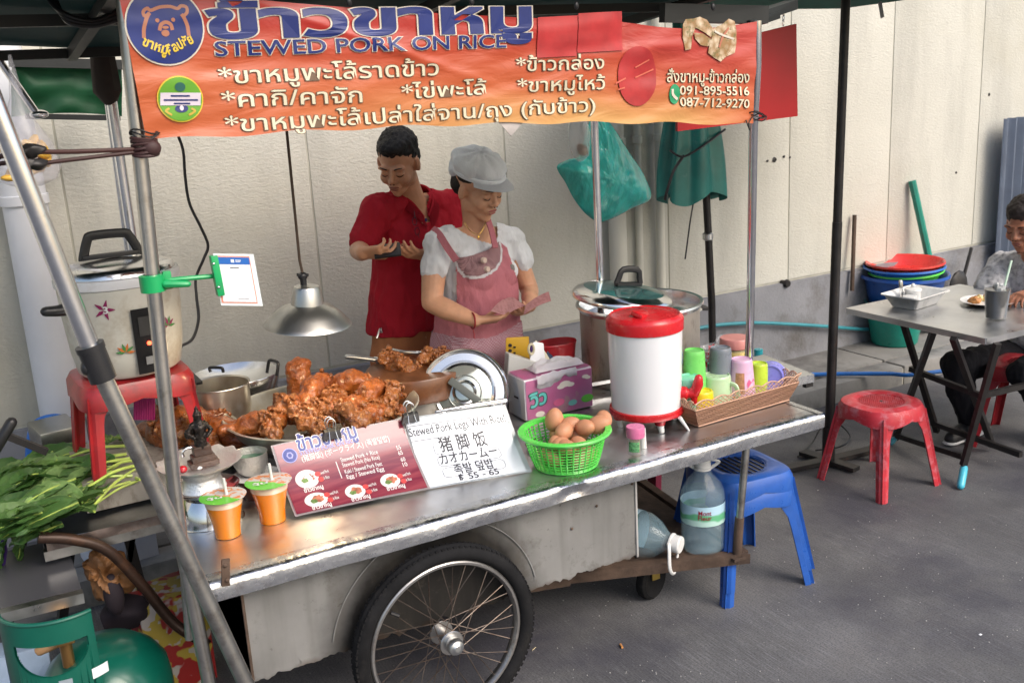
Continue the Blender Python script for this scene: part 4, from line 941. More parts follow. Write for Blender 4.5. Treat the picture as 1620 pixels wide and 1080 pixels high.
# laminated menus: bottom edge on the counter, leaning back on the bowl
class Plane:
    def __init__(s, tl, tr, br, bl): s.c = (tl, tr, br, bl); s.n = (tr-tl).cross(bl-tl).normalized(); s.n = s.n if s.n.z > 0 else -s.n
    def p(s, u, v): tl, tr, br, bl = s.c; return tl.lerp(tr, u).lerp(bl.lerp(br, u), v)
    def sh(s, u, v, bend=.012): return s.p(u, v)+s.n*(-bend*sin(pi*v)+.004*sin(pi*u))
    def board(s, name, u0, v0, u1, v1, lift, m, par, th=.0, nu=10, nv=10, poly=None):
        mb = MB()
        mb.sheet(lambda u, v: s.sh(u0+(u1-u0)*u, v0+(v1-v0)*v)+s.n*lift, nu, nv, th); return obj(name, mb, m, par)
    def disc(s, name, u, v, ru, rv, lift, m, par, n=28, wob=0):
        mb = MB(); mb.face([mb.bm.verts.new(s.sh(u+cos(2*pi*k/n)*ru*(1+wob*noise.noise((k*.9, u*9, 1))), v+sin(2*pi*k/n)*rv*(1+wob*noise.noise((k*.9, u*9, 1))))+s.n*lift) for k in range(n)]); return obj(name, mb, m, par, smooth=False)
    def text(s, st, u0, v0, u1, v1, h, m, par, off=.01, lift=.0025, name='lettering'):
        p0, p1 = s.p(u0, v0), s.p(u1, v1); o_ = text_geo(st)[0]; x0 = min(q.x for q in o_); x1 = max(q.x for q in o_); vs_, fs = text_geo(st, off)
        L_ = (s.c[3]-s.c[0]).length; mb = MB(); vv = [mb.bm.verts.new(s.sh(u0+(u1-u0)*(q.x-x0)/(x1-x0), v0+(v1-v0)*(q.x-x0)/(x1-x0)-q.y*h/L_)+s.n*lift) for q in vs_]
        for f in fs: mb.face([vv[i] for i in f])
        me = bpy.data.meshes.new(name); mb.bm.to_mesh(me); mb.bm.free(); return link_mesh(name, me, m, par)
    def box(s, u0, v0, u1, v1, r, m, par, lift=.0025, name='frame_line'):
        pts = []
        ru, rv = .05, .05*(u1-u0)/(v1-v0)*.0+.045
        for cu, cv, a0 in ((u1-ru, v0+rv, -90), (u1-ru, v1-rv, 0), (u0+ru, v1-rv, 90), (u0+ru, v0+rv, 180)):
            for k in range(5): a = radians(a0+k*22.5); pts.append((cu+cos(a)*ru, cv+sin(a)*rv))
        mb = MB(); n = len(pts); P = [s.sh(*q)+s.n*lift for q in pts]
        for i in range(n):
            a, b = P[i], P[(i+1) % n]; d = (b-a).normalized(); q = s.n.cross(d)*r; mb.face([mb.bm.verts.new(z) for z in (a-q, b-q, b+q, a+q)])
        return obj(name, mb, m, par, smooth=False)
ZT = TZ+.190
sg = Plane(at(641, 662, Z=ZT), at(797, 641, Z=ZT-.004), at(838, 745, Z=TZ+.004), at(674, 773, Z=TZ+.004))
t = thing('price_sign', 'white laminated sign with black text in four languages leaning on the counter', 'sign', sg.p(.5, 1))
sg.board('laminate', -.01, -.01, 1.02, 1.01, -.001, mat('clear_laminate', (.60, .66, .70), .12, coat=.6), t, .0012); sg.board('sheet', 0, .02, .97, .99, .0014, M_glossy_paper, t)
sg.text('Stewed Pork Legs With Rice!', -.0, .255, .965, .235, .040, M_ink, t, .004)
sg.board('rule', .0, .115, .94, .122, .0025, M_ink, t); sg.board('rule', .0, .32, .94, .327, .0025, M_ink, t)
sg.box(.19, .375, .78, .56, .0006, M_ink, t); sg.box(.19, .585, .80, .735, .0006, M_ink, t); sg.box(.20, .76, .80, .90, .0006, M_ink, t)
sg.text('猪 脚 饭', .25, .515, .71, .515, .056, M_ink, t, .012); sg.text('カオカームー', .21, .695, .77, .69, .044, M_ink, t, .012); sg.text('족발 덮밥', .31, .862, .69, .862, .040, M_ink, t, .014); sg.text('฿ 55 - 65', .33, .972, .71, .968, .030, M_ink, t, .014)
mn = Plane(at(432, 706, Z=ZT-.01), at(634, 664, Z=ZT-.008)+V((0, -.01, .004)), at(679, 772, Z=TZ+.010), at(470, 815, Z=TZ+.010))
t = thing('menu_sheet', 'maroon laminated menu with four pictured dishes leaning on the counter', 'menu', mn.p(.5, 1))
def wood_ex(m, N, L, mp, mix, ramp, nz, cur):
    s = N.new('ShaderNodeMapping'); s.inputs['Scale'].default_value = (4, 40, 40); L.new(mp.outputs[0], s.inputs[0]); n = N.new('ShaderNodeTexNoise'); n.inputs['Scale'].default_value = 1.2; n.inputs['Detail'].default_value = 4; L.new(s.outputs[0], n.inputs['Vector'])
    return mix(ramp(n.outputs['Fac'], 0, 1, .4, .62), cur, (.25, .05, .07, 1))
mn.board('laminate', -.015, -.02, 1.01, 1.01, -.001, mat('clear_laminate_film', (.5, .45, .47), .12, coat=.6), t, .0012); mn.board('sheet', 0, .0, .99, .985, .0014, mat('maroon_wood_print', (.155, .022, .045), .14, coat=.6, extra=wood_ex), t)
M_wp = mat('white_menu_print', (.68, .66, .66), .3); M_lb = mat('lilac_print', (.30, .30, .62), .3); M_nv = mat('navy_menu_print', (.02, .04, .25), .3)
mn.disc('logo', .095, .17, .055, .10, .0024, M_lb, t); mn.disc('logo', .095, .17, .048, .088, .003, M_nv, t); mn.disc('logo', .095, .17, .026, .05, .0036, M_lb, t, 6); mn.disc('logo', .095, .17, .014, .028, .0042, M_nv, t)
mn.text('ข้าวขาหมู', .17, .14, .62, .115, .062, M_wp, t, .06, .0024); mn.text('ข้าวขาหมู', .17, .14, .62, .115, .062, M_nv, t, .02, .003)
mn.text('STEWED PORK ON RICE', .17, .195, .60, .175, .020, M_lb, t, .02)
mn.text('(猪脚饭) (ポークライス) (족발덮밥)', .17, .285, .85, .25, .024, M_wp, t, .008)
mn.board('rule', .40, .38, .407, .62, .0024, M_wp, t)
for i, (s_, pr2) in enumerate((('Stewed Pork + Rice', '55'), ('Stewed Pork (No Rice)', '65'), ('Kaki / Stewed Pork Feet', '60'), ('Egg / Stewed Egg', '10'))):
    v = .40+i*.075+(.02 if i > 1 else 0); mn.text(s_, .44, v, .73, v-.012, .019, M_wp, t, .01); mn.text(pr2, .88, v-.01, .915, v-.012, .019, M_wp, t, .01)
for (u, v) in ((.16, .53), (.17, .84), (.46, .84), (.74, .79)):
    mn.disc('plate_picture', u, v, .085 if u < .3 else .075, .13 if u < .2 and v < .6 else .10, .0024, M_wp, t)
    mn.disc('food_picture', u+.01, v-.01, .04, .05, .003, mat('dish_print', (.36, .13, .08), .3, var=.5, vscale=60), t, 18, .5); mn.disc('food_picture', u-.02, v+.015, .025, .03, .0034, mat('greens_print', (.12, .2, .06), .3, var=.5, vscale=60), t, 14, .5)
    mn.disc('price_spot', u+.085, v-.035, .022, .035, .0034, mat('red_spot_print', (.5, .06, .06), .3), t); mn.disc('price_spot', u+.095, v+.045, .022, .035, .0034, mat('red_spot_print', (.5, .06, .06), .3), t)
    mn.text('Stewed Pork', u+.09, v-.02, u+.17, v-.03, .014, M_wp, t, .01); mn.text('With Rice', u+.09, v+.06, u+.16, v+.05, .014, M_wp, t, .01)
    mn.text('ข้าวขาหมู', u-.05, v+.135 if v > .6 else v+.18, u+.09, v+.125 if v > .6 else v+.17, .018, M_wp, t, .03)
def clip(px, py, Z, lab):
    p = at(px, py, Z=Z); t = thing('binder_clip', lab, 'binder clip', p, 'binder clips on the menu sheets'); ex = V((.97, -.1, 0)).normalized(); s = mpp(p)
    mb = MB(); mb.prism([(-.030, -.016), (.030, -.016), (.024, .014), (-.024, .014)], p+V((0, -.012, 0)), ex, V((0, -.25, .97)), -.016); obj('body', mb, M_black, t)
    for q in (-1, 1):
        mb = MB(); o = p+V((0, -.014 if q < 0 else .006, .012)); mb.tube(curve([o-ex*.014+V((0, -.012, -.03)), o-ex*.010+V((0, 0, .0)), o-ex*.013+V((0, .004, .028)), o+V((0, .006, .040)), o+ex*.013+V((0, .004, .028)), o+ex*.010, o+ex*.014+V((0, -.012, -.03))], 5), .0014, 6); obj('wire_arm', mb, M_steel, t)
clip(524, 686, ZT+.0, 'black binder clip in the middle of the maroon menu top edge'); clip(648, 660, ZT+.006, 'black binder clip holding the top left corner of the white sign')

# juice cups
def cup_juice(px, py, lab):
    p = at(px, py, Z=TZ+.001); s = mpp(p); t = thing('juice_cup', lab, 'juice cup', p, 'cups of orange juice with straws')
    r0, r1, h = 20*s, 31*s, 60*s/.93
    M_j = mat('orange_juice', (.92, .27, .01), .22, 0, coat=.4, sss=.3)
    mb = MB(); mb.lathe([(0, 0), (r0, 0), (r0*1.06, h*.3), (r0*1.22, h*.55), (r1*.9, h*.80), (r1*.92, h*.84), (0, h*.84)], p, 36); obj('juice', mb, M_j, t)
    mb = MB(); mb.lathe([(r1*.93, h*.83), (r1*.97, h*.99), (r1*1.12, h*1.0), (r1*1.12, h*1.02), (r1*.95, h*1.02)], p, 36); obj('cup_rim', mb, mat('clear_cup_plastic', (.8, .62, .42), .15, 0, coat=.5), t)
    def foil(m, N, L, mp, mix, ramp, nz, cur):
        sp = N.new('ShaderNodeSeparateXYZ'); tc = N.new('ShaderNodeTexCoord'); L.new(tc.outputs['Object'], sp.inputs[0])
        cur = mix(ramp(nz(40, 2), 0, .9, .52, .56), (.55, .52, .5, 1), (.62, .18, .03, 1))
        a = N.new('ShaderNodeMath'); a.operation = 'ADD'; L.new(sp.outputs[0], a.inputs[0]); L.new(sp.outputs[1], a.inputs[1])
        b_ = N.new('ShaderNodeMath'); b_.operation = 'MULTIPLY_ADD'; L.new(nz(25, 2), b_.inputs[0]); b_.inputs[1].default_value = .05; L.new(a.outputs[0], b_.inputs[2])
        return mix(ramp(b_.outputs[0], 1, 0, .005, .012), cur, (.12, .5, .04, 1))
    mb = MB(); mb.lathe([(r1*1.16, h*1.022), (r1*1.17, h*1.03), (r1*.9, h*1.045), (0, h*1.04)], p, 36); mb.jitter(.0015, 40); obj('foil_lid', mb, mat('printed_foil_lid', (.6, .6, .6), .25, 0, coat=.4, extra=foil), t)
    mb = MB(); q = p+V((r1*.25, 0, h*.6)); mb.tube([q, q+V((-.006, 0, h*.86))], .0042, 8); obj('straw', mb, M_white, t)
    put_text('วุ้น', p+V((-r1*.85, -r1*.35, h*1.046)), p+V((-r1*.15, -r1*.45, h*1.046)), .022, (0, 0, 1), M_white, t, .03, .002)
cup_juice(361, 845, 'orange juice cup with a straw at the front left corner of the counter'); cup_juice(432, 822, 'orange juice cup with a straw beside the maroon menu')

# offering set
p = at(335, 822, Z=TZ); s = mpp(p)
t = thing('upturned_bowl', 'upturned steel bowl with a small dish on it under the offering stand', 'bowl', p)
mb = MB(); R = 50*s; mb.lathe([(R*1.02, 0), (R*1.03, .004), (R*.99, .006), (R*.97, .02), (R*.9, .055), (R*.72, .082), (R*.5, .088), (0, .088)], p, 48); obj('bowl', mb, M_steel, t)
q = p+V((0, 0, .090)); mb = MB(); mb.lathe([(0, .004), (R*.7, .004), (R*.95, .018), (R*1.0, .022), (R*.96, .014), (R*.72, 0), (0, 0)], q, 48); obj('dish', mb, M_steel, t)
q = at(322, 772, Z=TZ+.102); t = thing('offering_stand', 'embossed silver pedestal dish with a fluted rim', 'pedestal dish', q)
M_silver = mat('embossed_silver', (.80, .80, .79), .32, .75, var=.08, bump=.7, bscale=110, bdist=.004)
zr = .105; k1 = 36*s; kr = 61*s
mb = MB(); mb.lathe([(k1*.92, 0), (k1*1.0, .004), (k1*.93, .012), (k1*.78, .035), (k1*.8, .045), (kr*.62, .062), (kr*.9, .075)], q, 48); obj('pedestal', mb, M_silver, t)
mb = MB(); mb.lathe([(kr*.6, .060), (kr*.86, .073), (kr*1.0, .085), (kr*1.06, .090), (kr*1.0, .089), (kr*.86, .078), (kr*.5, .064), (0, .060)], q, 64)
for v in mb.bm.verts:
    d = V((v.co.x-q.x, v.co.y-q.y)); rr = d.length
    if rr > kr*.9: a_ = atan2(d.y, d.x); f = 1+.03*cos(a_*14); v.co.x = q.x+d.x*f; v.co.y = q.y+d.y*f; v.co.z += .003*cos(a_*14)
obj('dish', mb, M_silver, t)
fg = thing('figurine', 'dark carved standing figurine on a stepped base in the silver dish', 'figurine', q+V((.005, 0, .072)))
o = q+V((.01, 0, .075)); m = mat('blackened_bronze', (.016, .012, .010), .30, .4, var=.5, vscale=30, dirt=((.09, .05, .035), .7, 30, .55), bump=.6, bscale=90)
mb = MB(); mb.box(o+V((0, 0, .006)), (.085, .05, .016), None, .003); mb.box(o+V((0, 0, .022)), (.066, .044, .02), None, .004); mb.box(o+V((0, 0, .045)), (.052, .038, .03), None, .005); obj('base', mb, mat('dark_brown_base', (.06, .03, .02), .35, var=.4, vscale=20, coat=.3), fg)
mb = MB(); mb.limb([o+V((0, 0, .05)), o+V((0, 0, .09)), o+V((.002, 0, .115)), o+V((0, 0, .135))], [.020, .017, .021, .012]); mb.ell(o+V((0, -.002, .150)), (.0135, .0135, .016)); mb.limb([o+V((0, 0, .160)), o+V((0, 0, .176))], [.008, .004])
for sgn in (-1, 1): mb.limb([o+V((sgn*.018, 0, .125)), o+V((sgn*.034, -.006, .102)), o+V((sgn*.018, -.016, .088))], [.0075, .007, .006])
mb.ell(o+V((-.032, 0, .10)), (.012, .008, .016)); q_ = remesh(mb, .0028, 1)
for v in q_.bm.verts: v.co += v.normal*noise.noise(v.co*160)*.0025
obj('figure', q_, m, fg)
mb = MB(); mb.ell(q+V((-.055, -.03, .083)), (.013, .012, .012)); single('red_berry', mb, mat('red_gloss', (.5, .01, .02), .2, coat=.5), 'small shiny red bead lying in the silver dish', 'bead')
mb = MB(); mb.ell(q+V((-.012, -.05, .083)), (.008, .007, .005)); mb.jitter(.002, 90); single('jasmine_bud', mb, M_white, 'tiny white flower bud before the figurine base', 'flower')
mb = MB(); c = at(300, 716, Y=2.93); mb.tube([c+V((cos(a)*.021, 0, sin(a)*.016)) for a in [radians(-60+i*15) for i in range(19)]], .0045, 8); single('steel_ring', mb, M_chrome, 'thick steel ring hooked behind the silver dish by the post', 'ring')
q = at(410, 782, Z=TZ); s = mpp(q); t = thing('brown_cup', 'dark brown cup with a white saucer behind the right juice cup', 'cup', q)
mb = MB(); mb.lathe([(0, 0), (26*s, 0), (30*s, .02), (32*s, .055), (31*s, .056), (0, .05)], q, 32); obj('cup', mb, mat('reddish_brown_plastic', (.13, .03, .015), .2, coat=.4), t)
mb = MB(); mb.lathe([(0, .058), (24*s, .058), (37*s, .070), (38*s, .069), (24*s, .055)], q, 36); obj('saucer', mb, M_white, t)
q = q+V((-.006, .03, .064)); t = thing('silver_cup', 'hammered silver bowl cup with green inside beside the maroon menu', 'cup', q)
rc = 27*s; mb = MB(); mb.lathe([(0, .0), (rc*.55, 0), (rc*.8, .012), (rc*1.0, .035), (rc*.98, .066), (rc*1.02, .072), (rc*.96, .070), (rc*.92, .04), (0, .02)], q, 40); obj('bowl', mb, mat('hammered_silver', (.70, .68, .64), .35, .7, bump=.9, bscale=120, bdist=.004, var=.15), t)
mb = MB(); mb.lathe([(0, .052), (rc*.93, .050)], q, 32); mb.jitter(.005, 40); obj('contents', mb, mat('green_leaf_contents', (.03, .14, .07), .3, var=.5, vscale=40), t)
# ================================================================ RIGHT HALF OF THE COUNTER
# round lid leaning on the rail
c = at(735, 621, Z=.80); R = 71*mpp(c); nrm = V((-.42, -.86, .38)).normalized()
z_ = nrm; x_ = z_.cross(V((0, 0, 1))).normalized(); y_ = z_.cross(x_); RL = Matrix((x_, y_, z_)).transposed()
t = thing('pot_lid', 'round steel lid with a glass centre standing on edge behind the tissues', 'pot lid', c-V((0, 0, R)))
mb = MB(); mb.lathe([(R*.60, .018), (R*.66, .022), (R*.72, .012), (R*.88, .010), (R*.93, .016), (R*.97, .012), (R*1.0, .0), (R*.99, -.006), (R*.9, .004), (R*.66, .014), (R*.60, .014)], c, 64, RL); obj('steel_rim', mb, M_steel, t)
mb = MB(); mb.lathe([(0, .040), (R*.3, .036), (R*.60, .020), (R*.60, .014), (R*.3, .030), (0, .034)], c, 48, RL); obj('glass_centre', mb, mat('smoky_glass', (.42, .46, .43), .08, .6, coat=.5), t)
mb = MB(); mb.lathe([(R*.20, .038), (R*.23, .044), (R*.27, .038)], c, 32, RL); mb.lathe([(R*.34, .03), (R*.37, .036), (R*.40, .028)], c, 32, RL); obj('pressed_ring', mb, M_steel, t)
mb = MB(); mb.cyl(c+nrm*.036, c+nrm*.06, .012); mb.bar(c+nrm*.064-x_*.05+y_*.04, c+nrm*.064+x_*.05-y_*.045, .028, .012, up=nrm, bevel=.004); obj('handle', mb, mat('dark_grey_plastic', (.10, .11, .10), .3), t)
mb = MB(); mb.limb([at(690, 651, Z=.80), at(745, 641, Z=.80), at(800, 633, Z=.80)], [.006, .009, .009], 10); single('ladle_handle', mb, M_chrome, 'steel ladle handle lying along the foot of the round lid', 'ladle')

# tissue box
tl = at(870, 694, Z=TZ+.002)
bl_ = at(826, 656, Z=TZ+.002); br_ = at(938, 640, Z=TZ+.002); fr = at(832, 668, Z=TZ+.002)
p0 = at(832, 668, Z=TZ+.002)
def tissue():
    # footprint: near corner, right corner, left corner, from pixels of the box edges
    n_ = at(832, 667, Z=TZ+.002); r_ = at(939, 642, Z=TZ+.002); ex = (r_-n_); w_ = ex.length; ex.normalize(); ey = V((-ex.y, ex.x, 0)); d_ = .135
    s_ = mpp(n_); h = .158
    t = thing('tissue_pack', 'pink tissue pack with printed clouds and tissues pulled from the top', 'tissue pack', n_)
    mw_ = mat('white_film', (.70, .70, .72), .3, bump=.3, bscale=40, bdist=.006)
    def pk(m, N, L, mp, mix, ramp, nz, cur):
        cur = mix(ramp(nz(6, 2), 0, .9, .45, .7), cur, (.62, .30, .50, 1)); return mix(ramp(nz(10, 4), 0, .5, .58, .62), cur, (.66, .52, .45, 1))
    mp_ = mat('pink_printed_film', (.72, .22, .46), .3, extra=pk, coat=.2)
    mb = MB(); mb.box(n_+ex*w_/2+ey*d_/2+V((0, 0, h/2)), (w_, d_, h), Matrix((ex, ey, V((0, 0, 1)))).transposed(), .010)
    mb.jitter(.004, 14); obj('pack', mb, mw_, t)
    def fp(u, v, l=.0): return n_+ex*w_*u+V((0, 0, h*v))-ey*(.0035+l)
    mb = MB(); mb.sheet(lambda u, v: fp(.02+u*.96, .03+v*.94)+ey*.002*noise.noise((u*4, v*4, 1)), 10, 6, .001); obj('printed_front', mb, mp_, t)
    mb = MB(); mb.sheet(lambda u, v: n_+ex*w_*(.02+u*.96)+ey*d_*(.03+v*.94)+V((0, 0, h+.003+.004*noise.noise((u*4, v*4, 2)))), 10, 6, .001); obj('printed_top', mb, mp_, t)
    mt = mat('teal_print', (.10, .45, .42), .3); mk = mat('dark_outline_print', (.02, .05, .05), .4); mc = mat('cream_cloud_print', (.72, .66, .58), .4)
    put_text('วิว', fp(.06, .30), fp(.30, .36), .075, -ey, mk, t, .07, .001, up=(0, 0, 1)); put_text('วิว', fp(.065, .31), fp(.295, .37), .073, -ey, mt, t, .03, .0022, up=(0, 0, 1))
    for (u, v, s) in ((.58, .72, 1), (.88, .80, .6), (.66, .68, .7), (.52, .67, .7), (.92, .76, .5)):
        mb = MB(); mb.face([mb.bm.verts.new(fp(u, v, .0012+.0001*u)+ex*cos(2*pi*k/20)*.019*s*1.3+V((0, 0, sin(2*pi*k/20)*.012*s))) for k in range(20)]); obj('cloud_print', mb, mc, t, smooth=False)
    for (u, v, s, m_) in ((.48, .30, 1, mat('rose_print', (.62, .12, .25), .4)), (.68, .22, .8, mat('aqua_print', (.15, .42, .38), .4)), (.9, .25, 1.1, mat('mint_print', (.12, .45, .06), .4)), (.2, .12, .8, mc)):
        mb = MB(); mb.face([mb.bm.verts.new(fp(u, v, .0012+.0001*u)+ex*cos(2*pi*k/20)*.019*s*1.3+V((0, 0, sin(2*pi*k/20)*.014*s))) for k in range(20)]); obj('blob_print', mb, m_, t, smooth=False)
    mb = MB(); mb.box(n_+ey*.055-ex*.0055+V((0, 0, .082)), (.002, .03, .006), Matrix((ex, ey, V((0, 0, 1)))).transposed()); obj('side_mark', mb, M_ink, t)
    # tissues
    mb = MB()
    def tf(u, v):
        a = n_+ex*w_*(.22+u*.72)+ey*d_*(.15+v*.65); k = sin(pi*v)**.6*sin(pi*min(1, max(0, u)))**.4
        return a+V((0, 0, h+.010+k*.030+.013*noise.noise((u*5, v*4, 3))*k*1.6))
    mb.sheet(tf, 30, 16, .0015); obj('tissue', mb, mat('soft_white_tissue', (.78, .77, .80), .8, sss=.1), t)
    mb = MB()
    def tf2(u, v):
        a = n_+ex*w_*(.16+u*.60)+ey*(-.006+.012*u); return a+V((0, 0, h+.012-v*.055*(.4+.6*abs(sin(u*3.3+.8)))+.010*noise.noise((u*6, v*3, 7))))-ey*(.004+.008*sin(pi*v)+.004*noise.noise((u*8, v*2, 5)))
    mb.sheet(tf2, 30, 8, .0015); obj('tissue', mb, mat('soft_white_tissue', (.76, .75, .79), .8, sss=.1), t)
tissue()
# paper pot with scissors, phone
q = at(835, 600, Z=TZ+.03)
t = thing('paper_holder', 'grey paper holder stuffed with cards and scissors behind the tissue pack', 'holder', at(838, 612, Z=TZ))
ph_ = at(830, 588, Y=3.30)
mb = MB(); a = at(800, 640, Y=3.3); b = at(805, 560, Y=3.3); c_ = at(866, 578, Y=3.3); d = at(868, 640, Y=3.3)
def prismY(pts, m, name, par, dy=.05):
    mb = MB(); A = mb.ring(pts); B = mb.ring([p+V((.01, dy, 0)) for p in pts]); mb.bridge(A, B); mb.face(A[::-1]); mb.face(B); bmesh.ops.bevel(mb.bm, geom=list(mb.bm.edges), offset=.003, segments=1, affect='EDGES'); return obj(name, mb, m, par)
prismY([a, b, c_, d], mat('grey_paper_cover', (.50, .50, .48), .5, bump=.3, bscale=30), 'cover', t)
prismY([at(836, 578, Y=3.315), at(843, 541, Y=3.315), at(858, 543, Y=3.315), at(862, 580, Y=3.315)], M_paper, 'card', t, .006)
prismY([at(842, 580, Y=3.33), at(846, 538, Y=3.33), at(862, 560, Y=3.33), at(878, 585, Y=3.33)], mat('cream_card', (.62, .58, .45), .5), 'card', t, .004)
prismY([at(862, 584, Y=3.34), at(866, 556, Y=3.34), at(876, 566, Y=3.34), at(876, 590, Y=3.34)], mat('dark_blue_card', (.03, .05, .10), .5), 'card', t, .02)
e = at(840, 552, Y=3.31); mb = MB(); mb.tube([e+V((cos(k)*.012, -.002, sin(k)*.020)) for k in [2*pi*i/20 for i in range(20)]], .005, 8, True); obj('scissor_loop', mb, mat('cream_purple_plastic', (.55, .50, .35), .4), t)
e = at(841, 551, Y=3.312); mb = MB(); mb.ell(e, (.008, .004, .015)); obj('scissor_loop_inner', mb, mat('purple_plastic', (.07, .03, .14), .4), t)
ph = thing('mobile_phone', 'smartphone in a mustard yellow case with black camera dots', 'phone', at(815, 585, Y=3.42))
pts = [at(799, 592, Y=3.42), at(800, 535, Y=3.42), at(836, 533, Y=3.42), at(838, 592, Y=3.42)]
prismY(pts, mat('mustard_case', (.50, .30, .03), .4, coat=.2), 'case', ph, .012)
for (x, y, r) in ((807, 546, .0065), (807, 554.5, .0065), (807, 563, .0065), (814, 549, .004), (814, 558, .004)):
    e = at(x, y, Y=3.417); mb = MB(); mb.cyl(e+V((0, .004, 0)), e-V((0, .004, 0)), r, n=14); obj('camera_lens', mb, M_ink, ph)
mb = MB(); c = at(880, 540, Y=3.42); r_ = 34*mpp(c); mb.lathe([(r_*.8, -.16), (r_*.98, -.015), (r_*1.0, 0), (r_*1.03, -.004), (r_*.97, -.02), (r_*.78, -.155), (0, -.157)], c, 4*9, sx=1, sy=.7); single('plastic_tub', mb, M_red, 'small red plastic tub between the phone and the big pot', 'tub')
mb = MB(); mb.box((at(880, 600, Y=3.42).x, 3.42, (c.z-.16+TZ)/2), (.12, .1, max(.02, c.z-.16-TZ-.002))); single('dark_block', mb, M_black, 'black box under the small red tub', 'box')
mb = MB(); q = at(905, 606, Z=TZ+.02); mb.limb([q, q+V((.05, -.01, .005)), q+V((.10, 0, 0))], [.02, .03, .02]); single('ginger', mb, mat('pale_ginger', (.55, .40, .28), .6), 'pale piece of ginger behind the tissue pack', 'ginger')
mb = MB(); q = at(868, 706, Z=TZ); mb.lathe([(0, .002), (.05, .002), (.062, .014), (.065, .016), (.055, .004), (0, .0)], q, 32, sx=1.3); single('dark_dish', mb, mat('dark_olive_dish', (.06, .055, .035), .15, coat=.5), 'dark oval dish beside the egg basket', 'dish')
mb = MB(); mb.ell(q+V((0, 0, .02)), (.045, .03, .018), None, 3); mb.jitter(.01, 40); single('plastic_bag', mb, mat('crumpled_clear_film', (.55, .56, .52), .08, 0, trans=.75), 'crumpled clear plastic bag on the dark oval dish', 'bag')

# egg basket
def eggs():
    c = at(905, 742, Z=TZ+.002); s = mpp(c); c = c+V((.012, .055, 0)); t = thing('egg_basket', 'bright green plastic basket of brown eggs', 'basket', c)
    Rb, Rt, h = 50*s, 66*s, .118
    def rad(f): return Rb+(Rt-Rb)*(f**.8)
    mb = MB()
    for k in range(1, 12): f = k/12; mb.tube([c+V((cos(a)*rad(f), sin(a)*rad(f), h*f)) for a in [2*pi*i/56 for i in range(56)]], .0019, 5, True)
    for k in range(36):
        a = 2*pi*k/36; mb.tube([c+V((cos(a)*rad(f), sin(a)*rad(f), h*f)) for f in (0, .25, .5, .75, 1)], .0030, 5)
    mb.tube([c+V((cos(a)*rad(.0), sin(a)*rad(0), .003)) for a in [2*pi*i/56 for i in range(56)]], .0045, 6, True)
    obj('basket_wall', mb, M_green, t)
    mb = MB(); mb.lathe([(0, .002), (Rb, .002), (Rb, .006), (0, .006)], c, 40); obj('basket_base', mb, M_green, t)
    mb = MB(); mb.lathe([(Rt-.004, h-.01), (Rt-.002, h), (Rt+.016, h+.001), (Rt+.019, h-.004), (Rt+.015, h-.010), (Rt+.002, h-.008)], c, 64); obj('basket_rim', mb, M_green, t)
    M_egg = mat('brown_eggshell', (.50, .235, .13), .5, var=.12, vscale=15, bump=.1, bscale=300, sss=.08)
    mb = MB(); mb.lathe([(0, -.029)]+[(.0215*sin(a)*(1+.08*cos(a)), -.029*cos(a)) for a in [pi*i/12 for i in range(1, 12)]]+[(0, .029)], n=24); src = obj('egg', mb, M_egg, None)
    lst = [(877, 664, .127, .2, .15, 'tall upright egg standing highest at the left of the green basket', 1.15), (901, 672, .112, 1.2, 1.0, 'egg lying between the upright egg and the middle of the basket', 1), (893, 681, .108, 1.3, 2.0, 'egg at the front rim of the green basket', 1), (926, 676, .112, 1.3, .3, 'egg lying in the middle right of the green basket', 1), (948, 671, .118, 1.25, .9, 'egg near the right rim of the green basket', 1.1), (955, 663, .125, 1.2, 2.6, 'egg at the far right of the green basket', 1)]
    for i, (x, y, z, rx, rz, lab, sc_) in enumerate(lst):
        o = src if i == 0 else src.copy()
        if i: COL.objects.link(o)
        props(o, lab, 'egg', 'brown eggs in the green basket'); p = at(x, y, Z=TZ+z); o.location = p; o.rotation_euler = (rx, 0, rz); o.scale = (sc_*1.28,)*3
    for i in range(13):
        o = src.copy(); COL.objects.link(o); a = i*2.4; rr = .022+.018*(i % 3); o.location = c+V((cos(a)*rr*1.3, sin(a)*rr*1.3, .03+.045*(i//7))); o.rotation_euler = (1.4, 0, a*1.7); o.scale = (1.2,)*3
        props(o, 'brown egg seen through the green basket wall below the top eggs', 'egg', 'brown eggs deeper in the green basket')
eggs()

